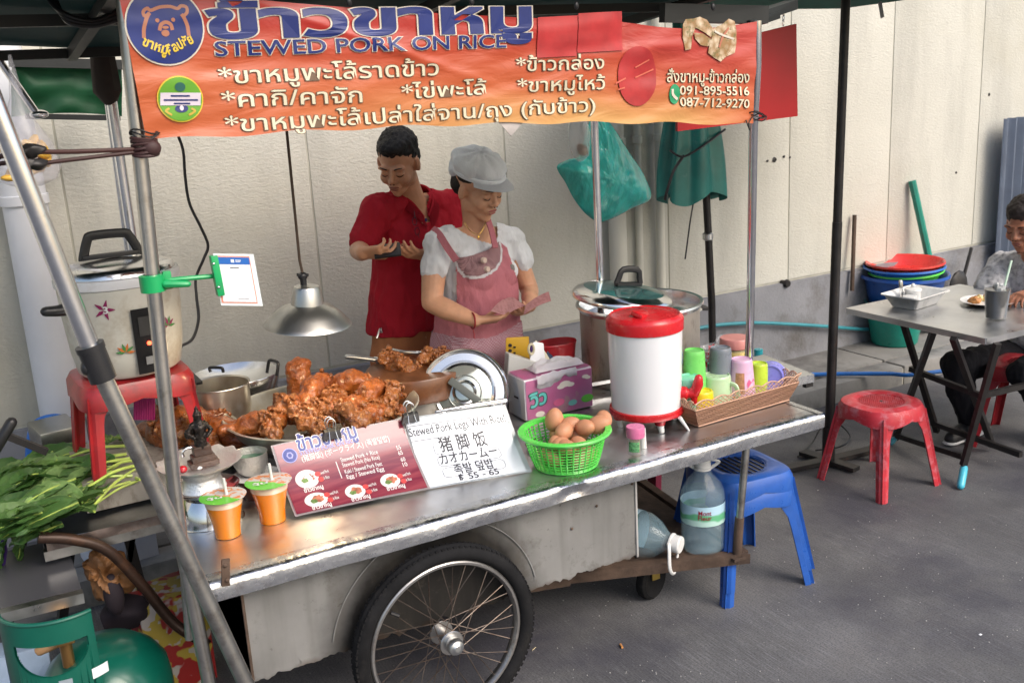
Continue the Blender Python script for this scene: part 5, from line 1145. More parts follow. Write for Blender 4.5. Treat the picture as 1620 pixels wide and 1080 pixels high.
# drinks dispenser
def dispenser():
    b = at(1027, 668, Z=TZ+.03); s = mpp(b); c = V((b.x+.034, b.y+.06, TZ)); R = 59*s
    t = thing('drinks_dispenser', 'white drinks dispenser with a red lid, red tap and red feet', 'drinks dispenser', c)
    z0, z1 = .062, .365
    mw_ = mat('white_print_jug', (.74, .75, .78), .25, coat=.3, var=.02)
    mb = MB(); mb.lathe([(0, z0), (R*.93, z0), (R*.945, z0+.02), (R*1.0, z1)], c, 64); obj('body', mb, mw_, t)
    mb = MB(); mb.lathe([(R*1.01, z1-.012), (R*1.035, z1-.010), (R*1.04, z1+.026), (R*1.02, z1+.034), (R*.93, z1+.044), (R*.90, z1+.040), (R*.86, z1+.040), (R*.5, z1+.052), (0, z1+.056)], c, 64); obj('lid', mb, M_redclean, t)
    mb = MB(); e = at(1005, 502, Z=c.z+z1+.062); mb.box(c+V((-.03, -.035, z1+.050)), (.09, .05, .018), Euler((.3, .15, .35)).to_matrix(), .008); obj('lid_grip', mb, M_redclean, t)
    mb = MB(); mb.lathe([(0, z0-.012), (R*1.0, z0-.012), (R*1.02, z0-.004), (R*1.0, z0+.010), (R*.94, z0+.012), (R*.93, z0)], c, 64); obj('base_ring', mb, M_redclean, t)
    for a in (-100, -12, 70, 160):
        q = c+V((cos(radians(a))*R*.78, sin(radians(a))*R*.78, 0)); mb = MB(); mb.cyl(q+V((0, 0, .058)), q+V((0, 0, .030)), .026, .018, 12); obj('foot', mb, M_redclean, t)
        mb = MB(); mb.cyl(q+V((0, 0, .032)), q+V((.004, -.004, .001)), .014, .010, 10); obj('foot_tip', mb, M_white, t)
    # tap, on the right front
    a = radians(-42); d = V((cos(a), sin(a), 0)); sd = V((-d.y, d.x, 0)); o = c+d*R*.95+V((0, 0, .118))
    mb = MB(); mb.cyl(o-d*.01, o+d*.02, .026, .024, 24); mb.limb([o, o+d*.045], [.016, .018]); mb.limb([o+d*.042+V((0, 0, .01)), o+d*.045+V((0, 0, -.035))], [.016, .010]); q_ = remesh(mb, .003, 2); obj('tap', q_, M_redclean, t)
    mb = MB(); mb.limb([o+d*.045+V((0, 0, .0)), o+d*.058+V((0, 0, .035)), o+d*.060+V((0, 0, .055))], [.017, .019, .015]); obj('tap_lever', mb, M_redclean, t)
    mb = MB(); mb.cyl(at(1075, 660, Y=o.y-.05)-V((0, 0, 0)), at(1090, 681, Y=o.y-.06), .008, .004, 8); obj('tap_leg', mb, M_white, t)
    # blue pinwheel print on the side
    mbp = mat('blue_pinwheel_print', (.12, .25, .6), .35); a0 = radians(-54+18)
    def cp(da, z): a = a0+da; r = R*(.945+.055*(z-.08)/.28)+.0012; return V((c.x+cos(a)*r, c.y+sin(a)*r, c.z+z))
    for k in range(4):
        q = k*pi/2+.4; mb = MB(); mb.face([mb.bm.verts.new(cp((cos(q+dq)*rr)/R, .245+sin(q+dq)*rr)) for rr, dq in ((0, 0), (.020, -.1), (.036, .25), (.016, .7))]); obj('pinwheel_print', mb, mbp, t, smooth=False)
dispenser()

# toothpick jar
q = at(1006, 716, Z=TZ+.001); t = thing('toothpick_jar', 'small toothpick jar with a pink cap and green leaf print', 'jar', q); r_ = 13.5*mpp(q)
mb = MB(); 
for k in range(26): a = k*2.4; mb.cyl(q+V((cos(a)*r_*.75*(k % 5)/5, sin(a)*r_*.75*(k % 5)/5, .004)), q+V((cos(a+.3)*r_*.75*(k % 5)/5, sin(a+.3)*r_*.75*(k % 5)/5, .062)), .0012, n=5)
obj('toothpicks', mb, mat('toothpick_wood', (.55, .42, .25), .6), t)
mb = MB(); mb.lathe([(0, 0), (r_, 0), (r_*1.02, .05), (r_*1.0, .060)], q, 28); obj('jar_body', mb, mat('cloudy_clear_plastic', (.75, .80, .78), .12, 0, alpha=.15, coat=1), t)
mb = MB(); mb.lathe([(r_*1.0, .056), (r_*1.09, .058), (r_*1.10, .088), (r_*1.04, .094), (0, .095)], q, 28); obj('cap', mb, plastic('pink_plastic', (.62, .16, .32)), t)
mb = MB(); mb.sheet(lambda u, v: q+V((cos(radians(-175+u*75))*r_*1.04, sin(radians(-175+u*75))*r_*1.04, .012+v*.035)), 8, 3); obj('leaf_print', mb, mat('leaf_label_print', (.12, .32, .14), .4, var=.6, vscale=120), t)
mb = MB(); q2 = at(1020, 712, Z=TZ+.001)+V((.01, .02, 0)); mb.cyl(q2, q2+V((0, 0, .07)), .011, .008, 12); single('straw_tube', mb, M_white, 'narrow white plastic tube behind the toothpick jar', 'tube')

# cup basket
def cup_basket():
    A = at(1105, 676, Z=TZ+.001); B = at(1248, 634, Z=TZ+.001); ex = (B-A); Lb = ex.length; ex.normalize(); ey = V((-ex.y, ex.x, 0)); W_ = .20
    t = thing('cup_basket', 'long tan woven plastic basket with a scalloped rim holding cups', 'basket', A)
    m = mat('tan_plastic', (.50, .29, .19), .4, coat=.1)
    def wp(s, f):   # around the perimeter with flare
        per = [(0, 0), (Lb, 0), (Lb, W_), (0, W_)]; fl = .022*f
        # s in 0..4
        i = int(s) % 4; k = s-int(s); cr = .03
        a, b = per[i], per[(i+1) % 4]; x, y = a[0]+(b[0]-a[0])*k, a[1]+(b[1]-a[1])*k
        cx, cy = Lb/2, W_/2; x = cx+(x-cx)*(1+2*fl/Lb*1.5); y = cy+(y-cy)*(1+2*fl/W_)
        return A+ex*x+ey*y
    h = .100
    mb = MB(); 
    def wf(u, v):
        s = u*4 % 4; f = v; return wp(s, f)+V((0, 0, .004+h*.68*v))
    mb.sheet(wf, 160, 4, .002)
    obj('basket_wall', mb, mat('tan_woven_plastic', (.60, .36, .25), .4, 0, extra=weave), t)
    mb = MB(); z1 = .004+h*.68
    n = 104; P = [wp(4*i/n, .85) for i in range(n)]; Q = [wp(4*i/n, 1.12) for i in range(n)]
    for i in range(n):
        a, b = P[i]+V((0, 0, z1)), Q[(i+2) % n]+V((0, 0, h*.97+.008*abs(sin(pi*(i+2)/4)))); c, d = P[(i+2) % n]+V((0, 0, z1)), Q[i]+V((0, 0, h*.97+.008*abs(sin(pi*i/4))))
        mb.cyl(a, b, .0016, n=4, cap=False); mb.cyl(c, d, .0016, n=4, cap=False)
    obj('rim_lattice', mb, m, t)
    mb = MB(); mb.tube([Q[i]+V((0, 0, h*.97+.010*abs(sin(pi*i/4)))) for i in range(n)], .0026, 6, True); mb.tube([P[i]+V((0, 0, z1)) for i in range(n)], .0026, 6, True); mb.tube([wp(4*i/n, 0)+V((0, 0, .004)) for i in range(n)], .003, 6, True); obj('rim_bead', mb, m, t)
    mb = MB(); mb.prism([(0, 0), (Lb, 0), (Lb, W_), (0, W_)], A+V((0, 0, .003)), ex, ey, .003); obj('basket_base', mb, m, t)
    return A, ex, ey
def weave(m, N, L, mp, mix, ramp, nz, cur):
    v = N.new('ShaderNodeTexVoronoi'); v.inputs['Scale'].default_value = 135; v.inputs['Randomness'].default_value = .12; L.new(mp.outputs[0], v.inputs['Vector'])
    b = N['Principled BSDF']; bn = N.new('ShaderNodeBump'); bn.inputs['Strength'].default_value = .8; bn.inputs['Distance'].default_value = .004; L.new(v.outputs['Distance'], bn.inputs['Height']); L.new(bn.outputs[0], b.inputs['Normal'])
    return mix(ramp(v.outputs['Distance'], .75, 0, .25, .5), cur, (.30, .16, .10, 1))
CA, CX, CY = cup_basket()
def tumbler(name, lab, px, py_top, rt, rb, col, Zb=.0, tilt=None, off=0., handle=None, rough=.3, cat='cup', group='plastic cups in the tan basket', extra=None):
    """upside-down cup: narrow closed end up"""
    # stand in the row `off` behind the basket front; slide along the basket until the cup sits at its place
    o_ = CA+CY*off; lo_, hi_ = -.2, 1.2
    for _ in range(40):
        m_ = (lo_+hi_)/2; q = o_+CX*m_+V((0, 0, .05)); d_ = q-CAM; sx = 810+FPX*d_.dot(RT)/d_.dot(FWD)
        if sx < px: lo_ = m_
        else: hi_ = m_
    p = o_+CX*m_; p.z = TZ+.008+Zb; s = mpp(p); r1, r0 = rt*s, rb*s
    h = at(px, py_top, Y=p.y).z-p.z
    t = thing(name, lab, cat, p if tilt is None else (0, 0, 0), group); o = p if tilt is None else V((0, 0, 0))
    m = plastic('cup_plastic', col, rough, .05, sss=.15)
    mb = MB(); mb.lathe([(r0*.95, .0), (r0*1.03, 0), (r0*1.03, .006), (r0, .008), (r1*1.0, h*.93), (r1*.97, h*.97), (r1*.9, h), (r1*.86, h), (r1*.84, h-.004), (0, h-.004)], o, 36); obj('cup_body', mb, m, t)
    if handle is not None:
        d = V((cos(handle), sin(handle), 0)); mb = MB(); mb.tube(curve([o+d*(r1*.98)+V((0, 0, h*.78)), o+d*(r1+.022)+V((0, 0, h*.72)), o+d*(r1+.030)+V((0, 0, h*.45)), o+d*(r0+.014)+V((0, 0, h*.1))], 5), .0055, 8, flat=1.6); obj('handle', mb, plastic('cup_handle_plastic', tuple(min(1, c*1.15) for c in col), .3), t)
    if extra: extra(t, o, r0, r1, h)
    if tilt is not None: t.matrix_world = Matrix.Translation(p) @ Euler(tilt).to_matrix().to_4x4()
    return t
tumbler('tumbler', 'tall green tumbler upside down next to the dispenser', 1099, 553, 16.5, 20, (.16, .55, .12), off=.125)
tumbler('tumbler', 'tall grey tumbler upside down behind the pale mug', 1140, 549, 17, 20, (.17, .19, .22), off=.125)
tumbler('cup', 'small mint green cup behind the yellow cup', 1091, 594, 17, 18, (.22, .62, .42), off=.085)
tumbler('mug', 'pale green mug with a cream handle upside down in the basket', 1134, 592, 22, 25, (.42, .58, .36), off=.095, handle=radians(-62))
tumbler('cup', 'bright yellow cup at the left end of the tan basket', 1110, 617, 18, 20.5, (.76, .56, .02), off=.062)
def pinkp(t, o, r0, r1, h):
    def cp(a, z): r = r0+(r1-r0)*z/h/.93+.0012; return o+V((cos(a)*r, sin(a)*r, z))
    for (a0, a1, z0, z1, m, nm) in ((radians(-165), radians(-15), .03*h, .25*h, mat('orange_print', (.60, .28, .08), .4), 'orange_print'), (radians(-160), radians(-118), .3*h, .75*h, mat('tan_print', (.45, .22, .12), .4, var=.3, vscale=60), 'tan_print')):
        mb = MB(); mb.sheet(lambda u, v: cp(a0+(a1-a0)*u, z0+(z1-z0)*v), 14, 4); obj(nm, mb, m, t)
    mb = MB(); ac = radians(-82); mb.face([mb.bm.verts.new(cp(ac+x_*1.1, h*.42+y_*h*.5)) for x_, y_ in ((0, -.3), (.35, .05), (.42, .25), (.25, .38), (.02, .22), (-.22, .38), (-.40, .22), (-.33, .02))]); obj('heart_print', mb, mat('hot_pink_print', (.65, .12, .25), .35), t)
tumbler('tumbler', 'pink tumbler with a printed heart upside down in the basket', 1173, 567, 17, 23, (.66, .42, .58), off=.075, extra=pinkp)
tumbler('cup', 'lime green cup stacked low between the pink tumbler and the purple cup', 1200, 574, 14, 17, (.45, .62, .04), off=.11)
def purple():
    e = at(1219, 597, Y=2.74); ax = V((.62, .62, -.22)).normalized(); s = mpp(e); x_ = ax.cross(V((0, 0, 1))).normalized(); y_ = ax.cross(x_); Rm = Matrix((x_, y_, ax)).transposed()
    t = thing('cup', 'purple cup lying tilted at the right end of the basket', 'cup', e, 'plastic cups in the tan basket'); r1, r0, h = 20*s, 24*s, .095
    mb = MB(); mb.lathe([(0, .004), (r1*.86, .004), (r1*.88, 0), (r1*.95, 0), (r1, .005), (r0, h), (r0*1.04, h+.002), (r0*.96, h), (r1*.9, .01), (0, .01)], e, 36, Rm); obj('cup_body', mb, plastic('purple_cup_plastic', (.20, .20, .60), .3, sss=.1), t)
purple()
def jar():
    p = at(1163, 600, Z=TZ+.02); s = mpp(p); t = thing('plastic_jar', 'yellow filled clear jar with a pink lid at the foot of the right post', 'jar', p); r = 22*s; h = 52*s/.95
    mb = MB(); mb.lathe([(0, 0), (r, 0), (r*1.02, h*.9), (0, h*.9)], p, 32); obj('contents', mb, mat('yellow_contents', (.70, .48, .02), .35, var=.2, vscale=30), t)
    mb = MB(); mb.lathe([(r*1.05, -.001), (r*1.07, h*.92), (r*.98, h*.97), (r*.98, h*1.0)], p, 32); obj('jar_wall', mb, mat('clear_jar_plastic', (.80, .75, .5), .1, 0, alpha=.3, coat=.8), t)
    mb = MB(); mb.lathe([(r*1.07, h*.98), (r*1.10, h*.99), (r*1.10, h*1.22), (r*1.04, h*1.26), (0, h*1.26)], p, 32); obj('lid', mb, plastic('salmon_pink_lid', (.60, .24, .22), .4), t)
    mb = MB(); mb.box((p.x, p.y, TZ+.010), (.07, .07, .018)); single('jar_stand', mb, M_black, 'small dark block under the yellow jar', 'block')
jar()
q = at(1118, 565, Z=TZ+.09); t = thing('sweet_packets', 'clear bag of red and white striped packets behind the tumblers', 'packets', q)
mst = mat('red_white_film', (.6, .03, .03), .25, extra=lambda m, N, L, mp, mix, ramp, nz, cur: mix(ramp(nz(28, 1), 0, 1, .50, .53), cur, (.72, .7, .7, 1)))
r = random.Random(4)
for k in range(6):
    mb = MB(); mb.bar(q+V((r.uniform(-.05, .04), r.uniform(-.02, .03), r.uniform(-.06, .0))), q+V((r.uniform(-.02, .07), r.uniform(-.02, .03), r.uniform(.01, .045))), .022, .006, bevel=.002); obj('packet', mb, mst, t)
mb = MB(); mb.sheet(lambda u, v: q+V((-.08+u*.15, -.03+.03*noise.noise((u*3, v*3, 1)), -.02+v*.075+.03*u+.02*noise.noise((u*4, v*4, 9)))), 12, 8); obj('clear_film', mb, mat('clear_film_wrap', (.85, .85, .88), .08, 0, alpha=.25, coat=1), t)
mb = MB(); q = at(1128, 605, Z=TZ+.03); mb.cyl(q+V((0, 0, -.03)), q+V((0, 0, .08)), .02, .022, 16); single('green_cup', mb, M_tealp, 'dark teal cup hidden between the green and grey tumblers', 'cup')

# big stock pot with crooked lid
pc = at(1011, 478, Y=3.30); R = 98*mpp(pc)
t = thing('stock_pot', 'big scorched stock pot with its glass lid set crooked', 'stock pot', (pc.x, pc.y, TZ))
mb = MB(); mb.lathe([(0, TZ+.002-pc.z), (R*.93, TZ+.002-pc.z), (R*.96, TZ+.02-pc.z), (R*.965, -.02)], pc, 64); obj('pot_wall', mb, M_potwall, t)
mb = MB(); mb.lathe([(R*.965, -.022), (R*1.0, -.010), (R*1.03, -.002), (R*1.02, .006), (R*.97, .004), (R*.93, -.03), (R*.92, TZ+.03-pc.z)], pc, 64); obj('pot_rim', mb, M_alu_bright, t)
mb = MB(); mb.lathe([(R*.925, -.05), (0, -.052)], pc, 40); obj('broth', mb, M_broth, t)
lc_ = at(985, 474, Y=3.26)+V((0, 0, .012)); Rl = R*.80; RLm = Euler((radians(5), radians(8), 0)).to_matrix()
lid = thing('glass_lid', 'steel rimmed glass lid with a black handle lying crooked on the stock pot', 'pot lid', lc_)
mb = MB(); mb.lathe([(Rl*.99, -.016), (Rl*1.0, -.004), (Rl*.98, .008), (Rl*.93, .018), (Rl*.80, .030), (Rl*.78, .028), (Rl*.92, .012), (Rl*.96, -.004)], lc_, 64, RLm); obj('steel_rim', mb, M_steel, lid)
mb = MB(); mb.lathe([(Rl*.80, .029), (Rl*.5, .040), (0, .046)], lc_, 48, RLm); obj('glass', mb, mat('teal_tinted_glass', (.16, .34, .34), .05, .75, coat=.6), lid)
mb = MB(); e = lc_+RLm@V((.02, 0, .048)); mb.box(e+V((0, 0, .004)), (.12, .03, .014), RLm, .004); hp = [V((-.058, 0, .006)), V((-.050, 0, .03)), V((-.035, 0, .062)), V((.035, 0, .062)), V((.050, 0, .03)), V((.058, 0, .006))]; mb.tube(curve([e+RLm@p for p in hp], 3), .009, 8, flat=1.5); obj('lid_handle', mb, M_black, lid)
lid2 = thing('pot_lid', 'flat steel lid resting on the right side of the stock pot', 'pot lid', at(1075, 492, Y=3.24)); c2_ = at(1060, 488, Y=3.28)
mb = MB(); mb.lathe([(0, .014), (R*.25, .014), (R*.34, .008), (R*.46, .010), (R*.52, .002), (R*.50, -.002)], c2_, 48, Euler((0, radians(4), 0)).to_matrix()); obj('disc', mb, M_alu_bright, lid2)
mb = MB(); e = pc+V((R*.98, -.03, -.062)); mb.box(e+V((.03, 0, 0)), (.08, .05, .018), Euler((0, .1, -.3)).to_matrix(), .006); obj('side_handle', mb, M_black, t)

# hanging bags on the rear right post
def bag():
    c = at(958, 270, Y=3.60); s = mpp(c); t = thing('teal_bag', 'large teal plastic bag hanging from the rear post by its twisted neck', 'bag', at(965, 350, Y=3.60))
    out = [(940, 160), (955, 182), (962, 190), (975, 208), (997, 243), (1018, 275), (1030, 313), (1000, 330), (955, 351), (932, 343), (910, 318), (895, 290), (881, 264), (900, 252), (917, 246), (925, 215), (936, 180)]
    # closed lens shape: outline at the middle, bulged both ways
    P = [at(x, y, Y=3.60) for x, y in out]; P = curve(P, 9, True); n = len(P); cen = at(955, 285, Y=3.60)
    mb = MB(); rings = []
    for side in (-1, 1):
        prev = None
        for k in range(19):
            f = k/18; cur_ = []
            for i, p in enumerate(P):
                q = p.lerp(cen, f); d = .085*(1-(1-f)**2.4)*side; q = q+V((0, d, 0)); a = atan2(q.z-cen.z-.25, q.x-cen.x)
                q.y += (.016*noise.noise((a*7, f*1.5, side*3))+.010*noise.noise((q.x*22, q.z*7, 2+side))-.012*abs(noise.noise((q.x*30, q.z*16, side)))-.006*abs(noise.noise((q.x*60+q.z*30, q.z*34, side))))*(f**.5)*1.2
                cur_.append(mb.bm.verts.new(q))
            if prev: mb.bridge(prev, cur_)
            prev = cur_
        mb.face(prev)
    bmesh.ops.remove_doubles(mb.bm, verts=mb.bm.verts, dist=.0006)
    m = mat('teal_thin_plastic', (.04, .52, .48), .22, 0, alpha=.9, var=.2, vscale=9, coat=.5, sss=.3, bump=.6, bscale=22, bdist=.02, stretch=(2.2, 1, .8))
    obj('bag_body', mb, m, t, sharp=180)
    t2 = thing('clear_bag', 'small clear plastic bag with brown food in its corner hanging on the rear post', 'bag', at(920, 255, Y=3.54))
    c = at(917, 215, Y=3.54); s = mpp(c); mb = MB(); mb.lathe([(.0, 46*s), (14*s, 30*s), (21*s, 5*s), (19*s, -15*s), (14*s, -33*s), (5*s, -41*s), (0, -42*s)], c, 24, None, 1, .55); mb.jitter(.010, 18)
    obj('bag_body', mb, mat('clear_thin_bag', (.72, .78, .80), .14, 0, alpha=.34, coat=1, bump=.6, bscale=25, bdist=.02), t2)
    mb = MB(); mb.ell(at(920, 237, Y=3.54), (.02, .012, .024), None, 3); mb.jitter(.012, 40); obj('food', mb, mat('brown_food', (.22, .12, .06), .6), t2)
bag()
# hanging bag of fruit at the left edge
t = thing('fruit_bag', 'clear plastic bag of yellow sliced fruit hanging at the left edge', 'bag', at(38, 290, Y=2.75))
c = at(36, 225, Y=2.75); s = mpp(c); mb = MB()
mb.lathe([(2*s, 130*s), (10*s, 70*s), (24*s, 30*s), (42*s, 0), (50*s, -35*s), (40*s, -60*s), (18*s, -68*s), (0, -69*s)], c, 28, None, 1, .6); mb.jitter(.014, 12); obj('bag_body', mb, mat('milky_clear_bag', (.72, .72, .80), .16, 0, alpha=.28, coat=1, bump=.6, bscale=18, bdist=.02), t)
r = random.Random(9); mfr = mat('yellow_fruit', (.62, .36, .05), .4, var=.3, vscale=20, coat=.3)
for k in range(15):
    e = c+V((r.uniform(-34, 34)*s, r.uniform(-15, 12)*s, r.uniform(-58, 6)*s)); mb = MB(); mb.ell(e, (.035, .010, .016), Euler((r.random()*3, r.random()*3, r.random()*3)).to_matrix()); obj('fruit_slice', mb, mfr, t)

# closed umbrella by the wall
def closed_umbrella():
    t = thing('closed_umbrella', 'closed green market umbrella tied with cord on a black pole', 'umbrella', (3.44, 4.12, .12))
    top = at(1095, 150, Y=4.12); bot = at(1097, 312, Y=4.12); s = mpp(top)
    rows = []; n = 72; mb = MB()
    ax = (top+V((0, 0, .5)), bot)
    for j in range(25):
        f = j/24; c = ax[0].lerp(ax[1], f); R_ = (30+35*max(0, f-.2)**.9)*s*.98
        if f > .55: R_ += 2*s*sin(f*9)
        row = []
        for k in range(n):
            a = 2*pi*k/n; q = R_*(1+.16*sin(a*7+1.2*f)+.10*noise.noise((cos(a)*2, sin(a)*2, f*2)))
            z = c.z + (-.03*sin(a*3.5)*f if j > 20 else 0)
            row.append(mb.bm.verts.new((c.x+cos(a)*q, c.y+sin(a)*q*.6, z)))
        rows.append(row)
    for A, B in zip(rows, rows[1:]): mb.bridge(A, B)
    mb.face(rows[0])
    obj('canopy_cloth', mb, mat('faded_green_canvas', (.012, .17, .145), .42, var=.25, vscale=4, coat=.15, dirt=((.25, .36, .34), .4, 12, .6)), t, sharp=70)
    mb = MB(); mb.tube([V((ax[0].x, 4.12, ax[0].z)), at(1118, 320, Y=4.12), at(1126, 480, Y=4.12), V((at(1128, 520, Y=4.12).x, 4.12, .14))], .020, 12); obj('pole', mb, M_iron, t)
    mb = MB(); mb.tube(curve([at(1147, 205, Y=4.04), at(1110, 232, Y=3.98), at(1080, 248, Y=3.97), at(1060, 238, Y=3.98)], 6), .006, 6); obj('cord', mb, M_black, t)
    mb = MB(); mb.tube(curve([at(1082, 246, Y=3.97), at(1066, 270, Y=3.97), at(1056, 300, Y=3.98), at(1052, 316, Y=4.0)], 6), .007, 6); obj('cord', mb, M_black, t)
    mb = MB(); mb.tube(curve([at(1098, 315, Y=4.1), at(1092, 350, Y=4.1), at(1084, 410, Y=4.1)], 6), .004, 6); obj('cord', mb, M_black, t)
    mb = MB(); mb.lathe([(.022, -.02), (.028, -.015), (.028, .015), (.022, .02)], at(1120, 374, Y=4.12), 16); obj('pole_collar', mb, M_alu, t)
closed_umbrella()

# open umbrella: pole, base, canopy just above the picture
t = thing('open_umbrella', 'open green umbrella on a straight black pole with a crossed steel foot', 'umbrella', (3.50, 3.31, 0))
bp = at(1310, 735, Z=0); tp = at(1338, 0, Y=3.32)
mb = MB(); mb.tube([bp, bp.lerp(tp, .55)], .0225, 14); mb.tube([bp.lerp(tp, .5), tp+(tp-bp)*.18], .020, 14); obj('pole', mb, M_iron, t)
mb = MB(); mb.cyl(bp, bp+V((0, 0, .2)), .03, n=14); obj('pole_socket', mb, M_iron, t)
for q in (at(1355, 742, Z=.02), at(1270, 715, Z=.02), at(1400, 706, Z=.02), at(1240, 742, Z=.02)):
    mb = MB(); mb.bar(V((bp.x, bp.y, .025)), q, .055, .02); obj('base_arm', mb, M_iron, t)
mb = MB(); hz = at(1380, 6, Y=3.32).z; cx, cy = tp.x+.02, 3.32; n = 8; Rk = 1.05; rim = []
apex = V((cx, cy, hz+.42)); N_ = 48
rows = []
for j in range(9):
    f = (j+1)/9; row = []
    for k in range(N_):
        a = 2*pi*k/N_; q = (a*8/(2*pi)) % 1; sag = 1-.055*(1-abs(2*q-1))*f
        row.append(mb.bm.verts.new((cx+cos(a)*Rk*f*sag, cy+sin(a)*Rk*f*sag, apex.z-.36*f*f-.03*f+.02*(1-abs(2*q-1))*f)))
    rows.append(row)
a0 = mb.bm.verts.new(apex)
for k in range(N_): mb.face((a0, rows[0][k], rows[0][(k+1) % N_]))
for A, B in zip(rows, rows[1:]): mb.bridge(A, B)
obj('canopy_cloth', mb, mat('green_canvas', (.01, .12, .09), .5, var=.15), t)
for k in range(8):
    a = 2*pi*k/8; mb = MB(); mb.tube([apex-V((0, 0, .02)), V((cx+cos(a)*Rk*.5, cy+sin(a)*Rk*.5, apex.z-.125)), V((cx+cos(a)*Rk*.98, cy+sin(a)*Rk*.98, apex.z-.38))], .005, 6); obj('rib', mb, M_iron, t)
mb = MB(); e = at(1310, 10, Y=3.3); obj('strap', mb.box(at(1394, 16, Y=3.3), (.02, .004, .07), Euler((0, -.3, 0)).to_matrix()), mat('grey_strap', (.4, .4, .42), .6), t)
rod('wire', 'thin black wires coiled at the foot of the umbrella pole', 'wire', [at(1262, 722, Z=.01), at(1285, 700, Z=.01), at(1300, 676, Z=.06), at(1325, 670, Z=.05), at(1345, 690, Z=.02), at(1330, 706, Z=.01), at(1290, 712, Z=.01)], .004, M_black, 6)

# ================================================================ STOOLS, BOTTLES
s1 = stool('stool', 'faded red plastic stool standing alone on the road before the folding table', M_redstool, h=.40, wt=.33, wb=.385, sqe=2.6, tkf=.82)
f0 = at(1395, 795, Z=0); f1 = at(1315, 757, Z=0); f2 = at(1465, 765, Z=0); ce = (f1+f2)/2; ang = atan2(f0.y-ce.y, f0.x-ce.x)+pi/4
place(s1, (ce.x, ce.y, 0), ang)
s2 = stool('stool', 'lower blue plastic stool of the stack of two beside the cart', M_blue, h=.40, wt=.31, wb=.40, kind='slots', group='stacked blue stools')
g0 = at(1158, 955, Z=0); g1 = at(1268, 923, Z=0); 
ce = V(((g0.x+g1.x)/2, (g0.y+g1.y)/2, 0)); d = (g1-g0); d.z = 0; nrm = V((-d.y, d.x, 0)).normalized(); ctr = ce+nrm*.18; rot = atan2(d.y, d.x)
place(s2, (ctr.x, ctr.y, 0), rot)
s3 = dup(s2, 'upper blue plastic stool of the stack with a worn sticker on its side', Matrix.Translation(V((ctr.x+.004, ctr.y+.004, .055))) @ Matrix.Rotation(rot+.015, 4, 'Z'), 'stacked blue stools')
def bottle(name, lab, lying=False):
    t = thing(name, lab, 'water bottle', (0, 0, 0), 'large water bottles on the cart shelf')
    R = .078; H_ = .33
    prof = [(0, .006), (R*.86, .0), (R*.97, .012), (R, .03), (R*.965, .040), (R, .05), (R*.965, .060), (R, .07), (R*.965, .080), (R, .092), (R*.97, .102), (R*.985, .11), (R*.985, .185), (R, .195), (R*.98, .215), (R*.80, .248), (R*.45, .278), (.027, .292), (.024, .300), (.024, .318)]
    mb = MB(); mb.lathe(prof, n=40)
    for v in mb.bm.verts:      # flattened facets on the shoulder
        if v.co.z > .2:
            a = atan2(v.co.y, v.co.x); k = 1-.07*abs(sin(a*4))*min(1, (v.co.z-.2)/.04)*(1 if v.co.z < .29 else 0); v.co.x *= k; v.co.y *= k
    obj('bottle_wall', mb, mat('bottle_plastic', (.62, .80, .90), .08, 0, alpha=.14, coat=1), t)
    mb = MB(); 
    if not lying: mb.lathe([(0, .008)]+[(r_*.97, z_) for r_, z_ in prof[1:15]]+[(0, .215)], n=40)
    else: mb.lathe([(0, .008)]+[(r_*.96, z_) for r_, z_ in prof[1:17]]+[(0, .278)], n=40)
    obj('water', mb, mat('clear_water', (.16, .34, .44), .05, 0, alpha=.17, coat=1), t)
    def lab_ex(m, N, L, mp, mix, ramp, nz, cur):
        tc = N.new('ShaderNodeTexCoord'); sp = N.new('ShaderNodeSeparateXYZ'); L.new(tc.outputs['Object'], sp.inputs[0])
        w_ = N.new('ShaderNodeMath'); w_.operation = 'MULTIPLY_ADD'; L.new(nz(9, 2), w_.inputs[0]); w_.inputs[1].default_value = .055; L.new(sp.outputs[2], w_.inputs[2])
        return mix(ramp(w_.outputs[0], 1, 0, .150, .156), mix(ramp(w_.outputs[0], 1, 0, .172, .178), cur, (.12, .42, .22, 1)), (.45, .66, .60, 1))
    mb = MB(); mb.lathe([(R*.992, .112), (R*.997, .150), (R*.992, .184)], n=56); obj('label', mb, mat('water_label_print', (.42, .62, .74), .3, coat=.3, extra=lab_ex), t)
    for st_, z in (('Mont', .155), ('Fleur', .137)):
        base, _ = text_geo(st_); vs_, fs = text_geo(st_, .012); x0 = min(q.x for q in base); x1 = max(q.x for q in base); mb = MB(); wv = .044 if st_ == 'Mont' else .046
        vv = [mb.bm.verts.new((cos(-pi/2-wv/2/R+(q.x-x0)/(x1-x0)*wv/R)*(R+.0009), sin(-pi/2-wv/2/R+(q.x-x0)/(x1-x0)*wv/R)*(R+.0009), z+q.y*.024)) for q in vs_]
        for f in fs: mb.face([vv[i] for i in f])
        me = bpy.data.meshes.new('lettering'); mb.bm.to_mesh(me); mb.bm.free(); link_mesh('lettering', me, mat('dark_red_lettering', (.25, .01, .03), .4), t)
    mb = MB(); mb.lathe([(.026, .304), (.0285, .305), (.0285, .328), (.026, .331), (0, .331)], n=32); obj('cap', mb, M_white, t)
    mb = MB(); mb.lathe([(.026, .296), (.032, .297), (.032, .303), (.026, .304)], n=32)
    mb.tube(curve([V((.03, 0, .30)), V((.052, -.004, .318)), V((.050, -.008, .328)), V((0, -.012, .336)), V((-.050, -.008, .328)), V((-.052, -.004, .318)), V((-.03, 0, .30))] if not lying else [V((.03, 0, .30)), V((.045, .01, .31)), V((.030, .075, .318)), V((0, .095, .322)), V((-.018, .075, .318)), V((-.035, .02, .31)), V((-.03, 0, .30))], 5), .0045, 8, flat=1.3); obj('carry_handle', mb, M_white, t)
    return t
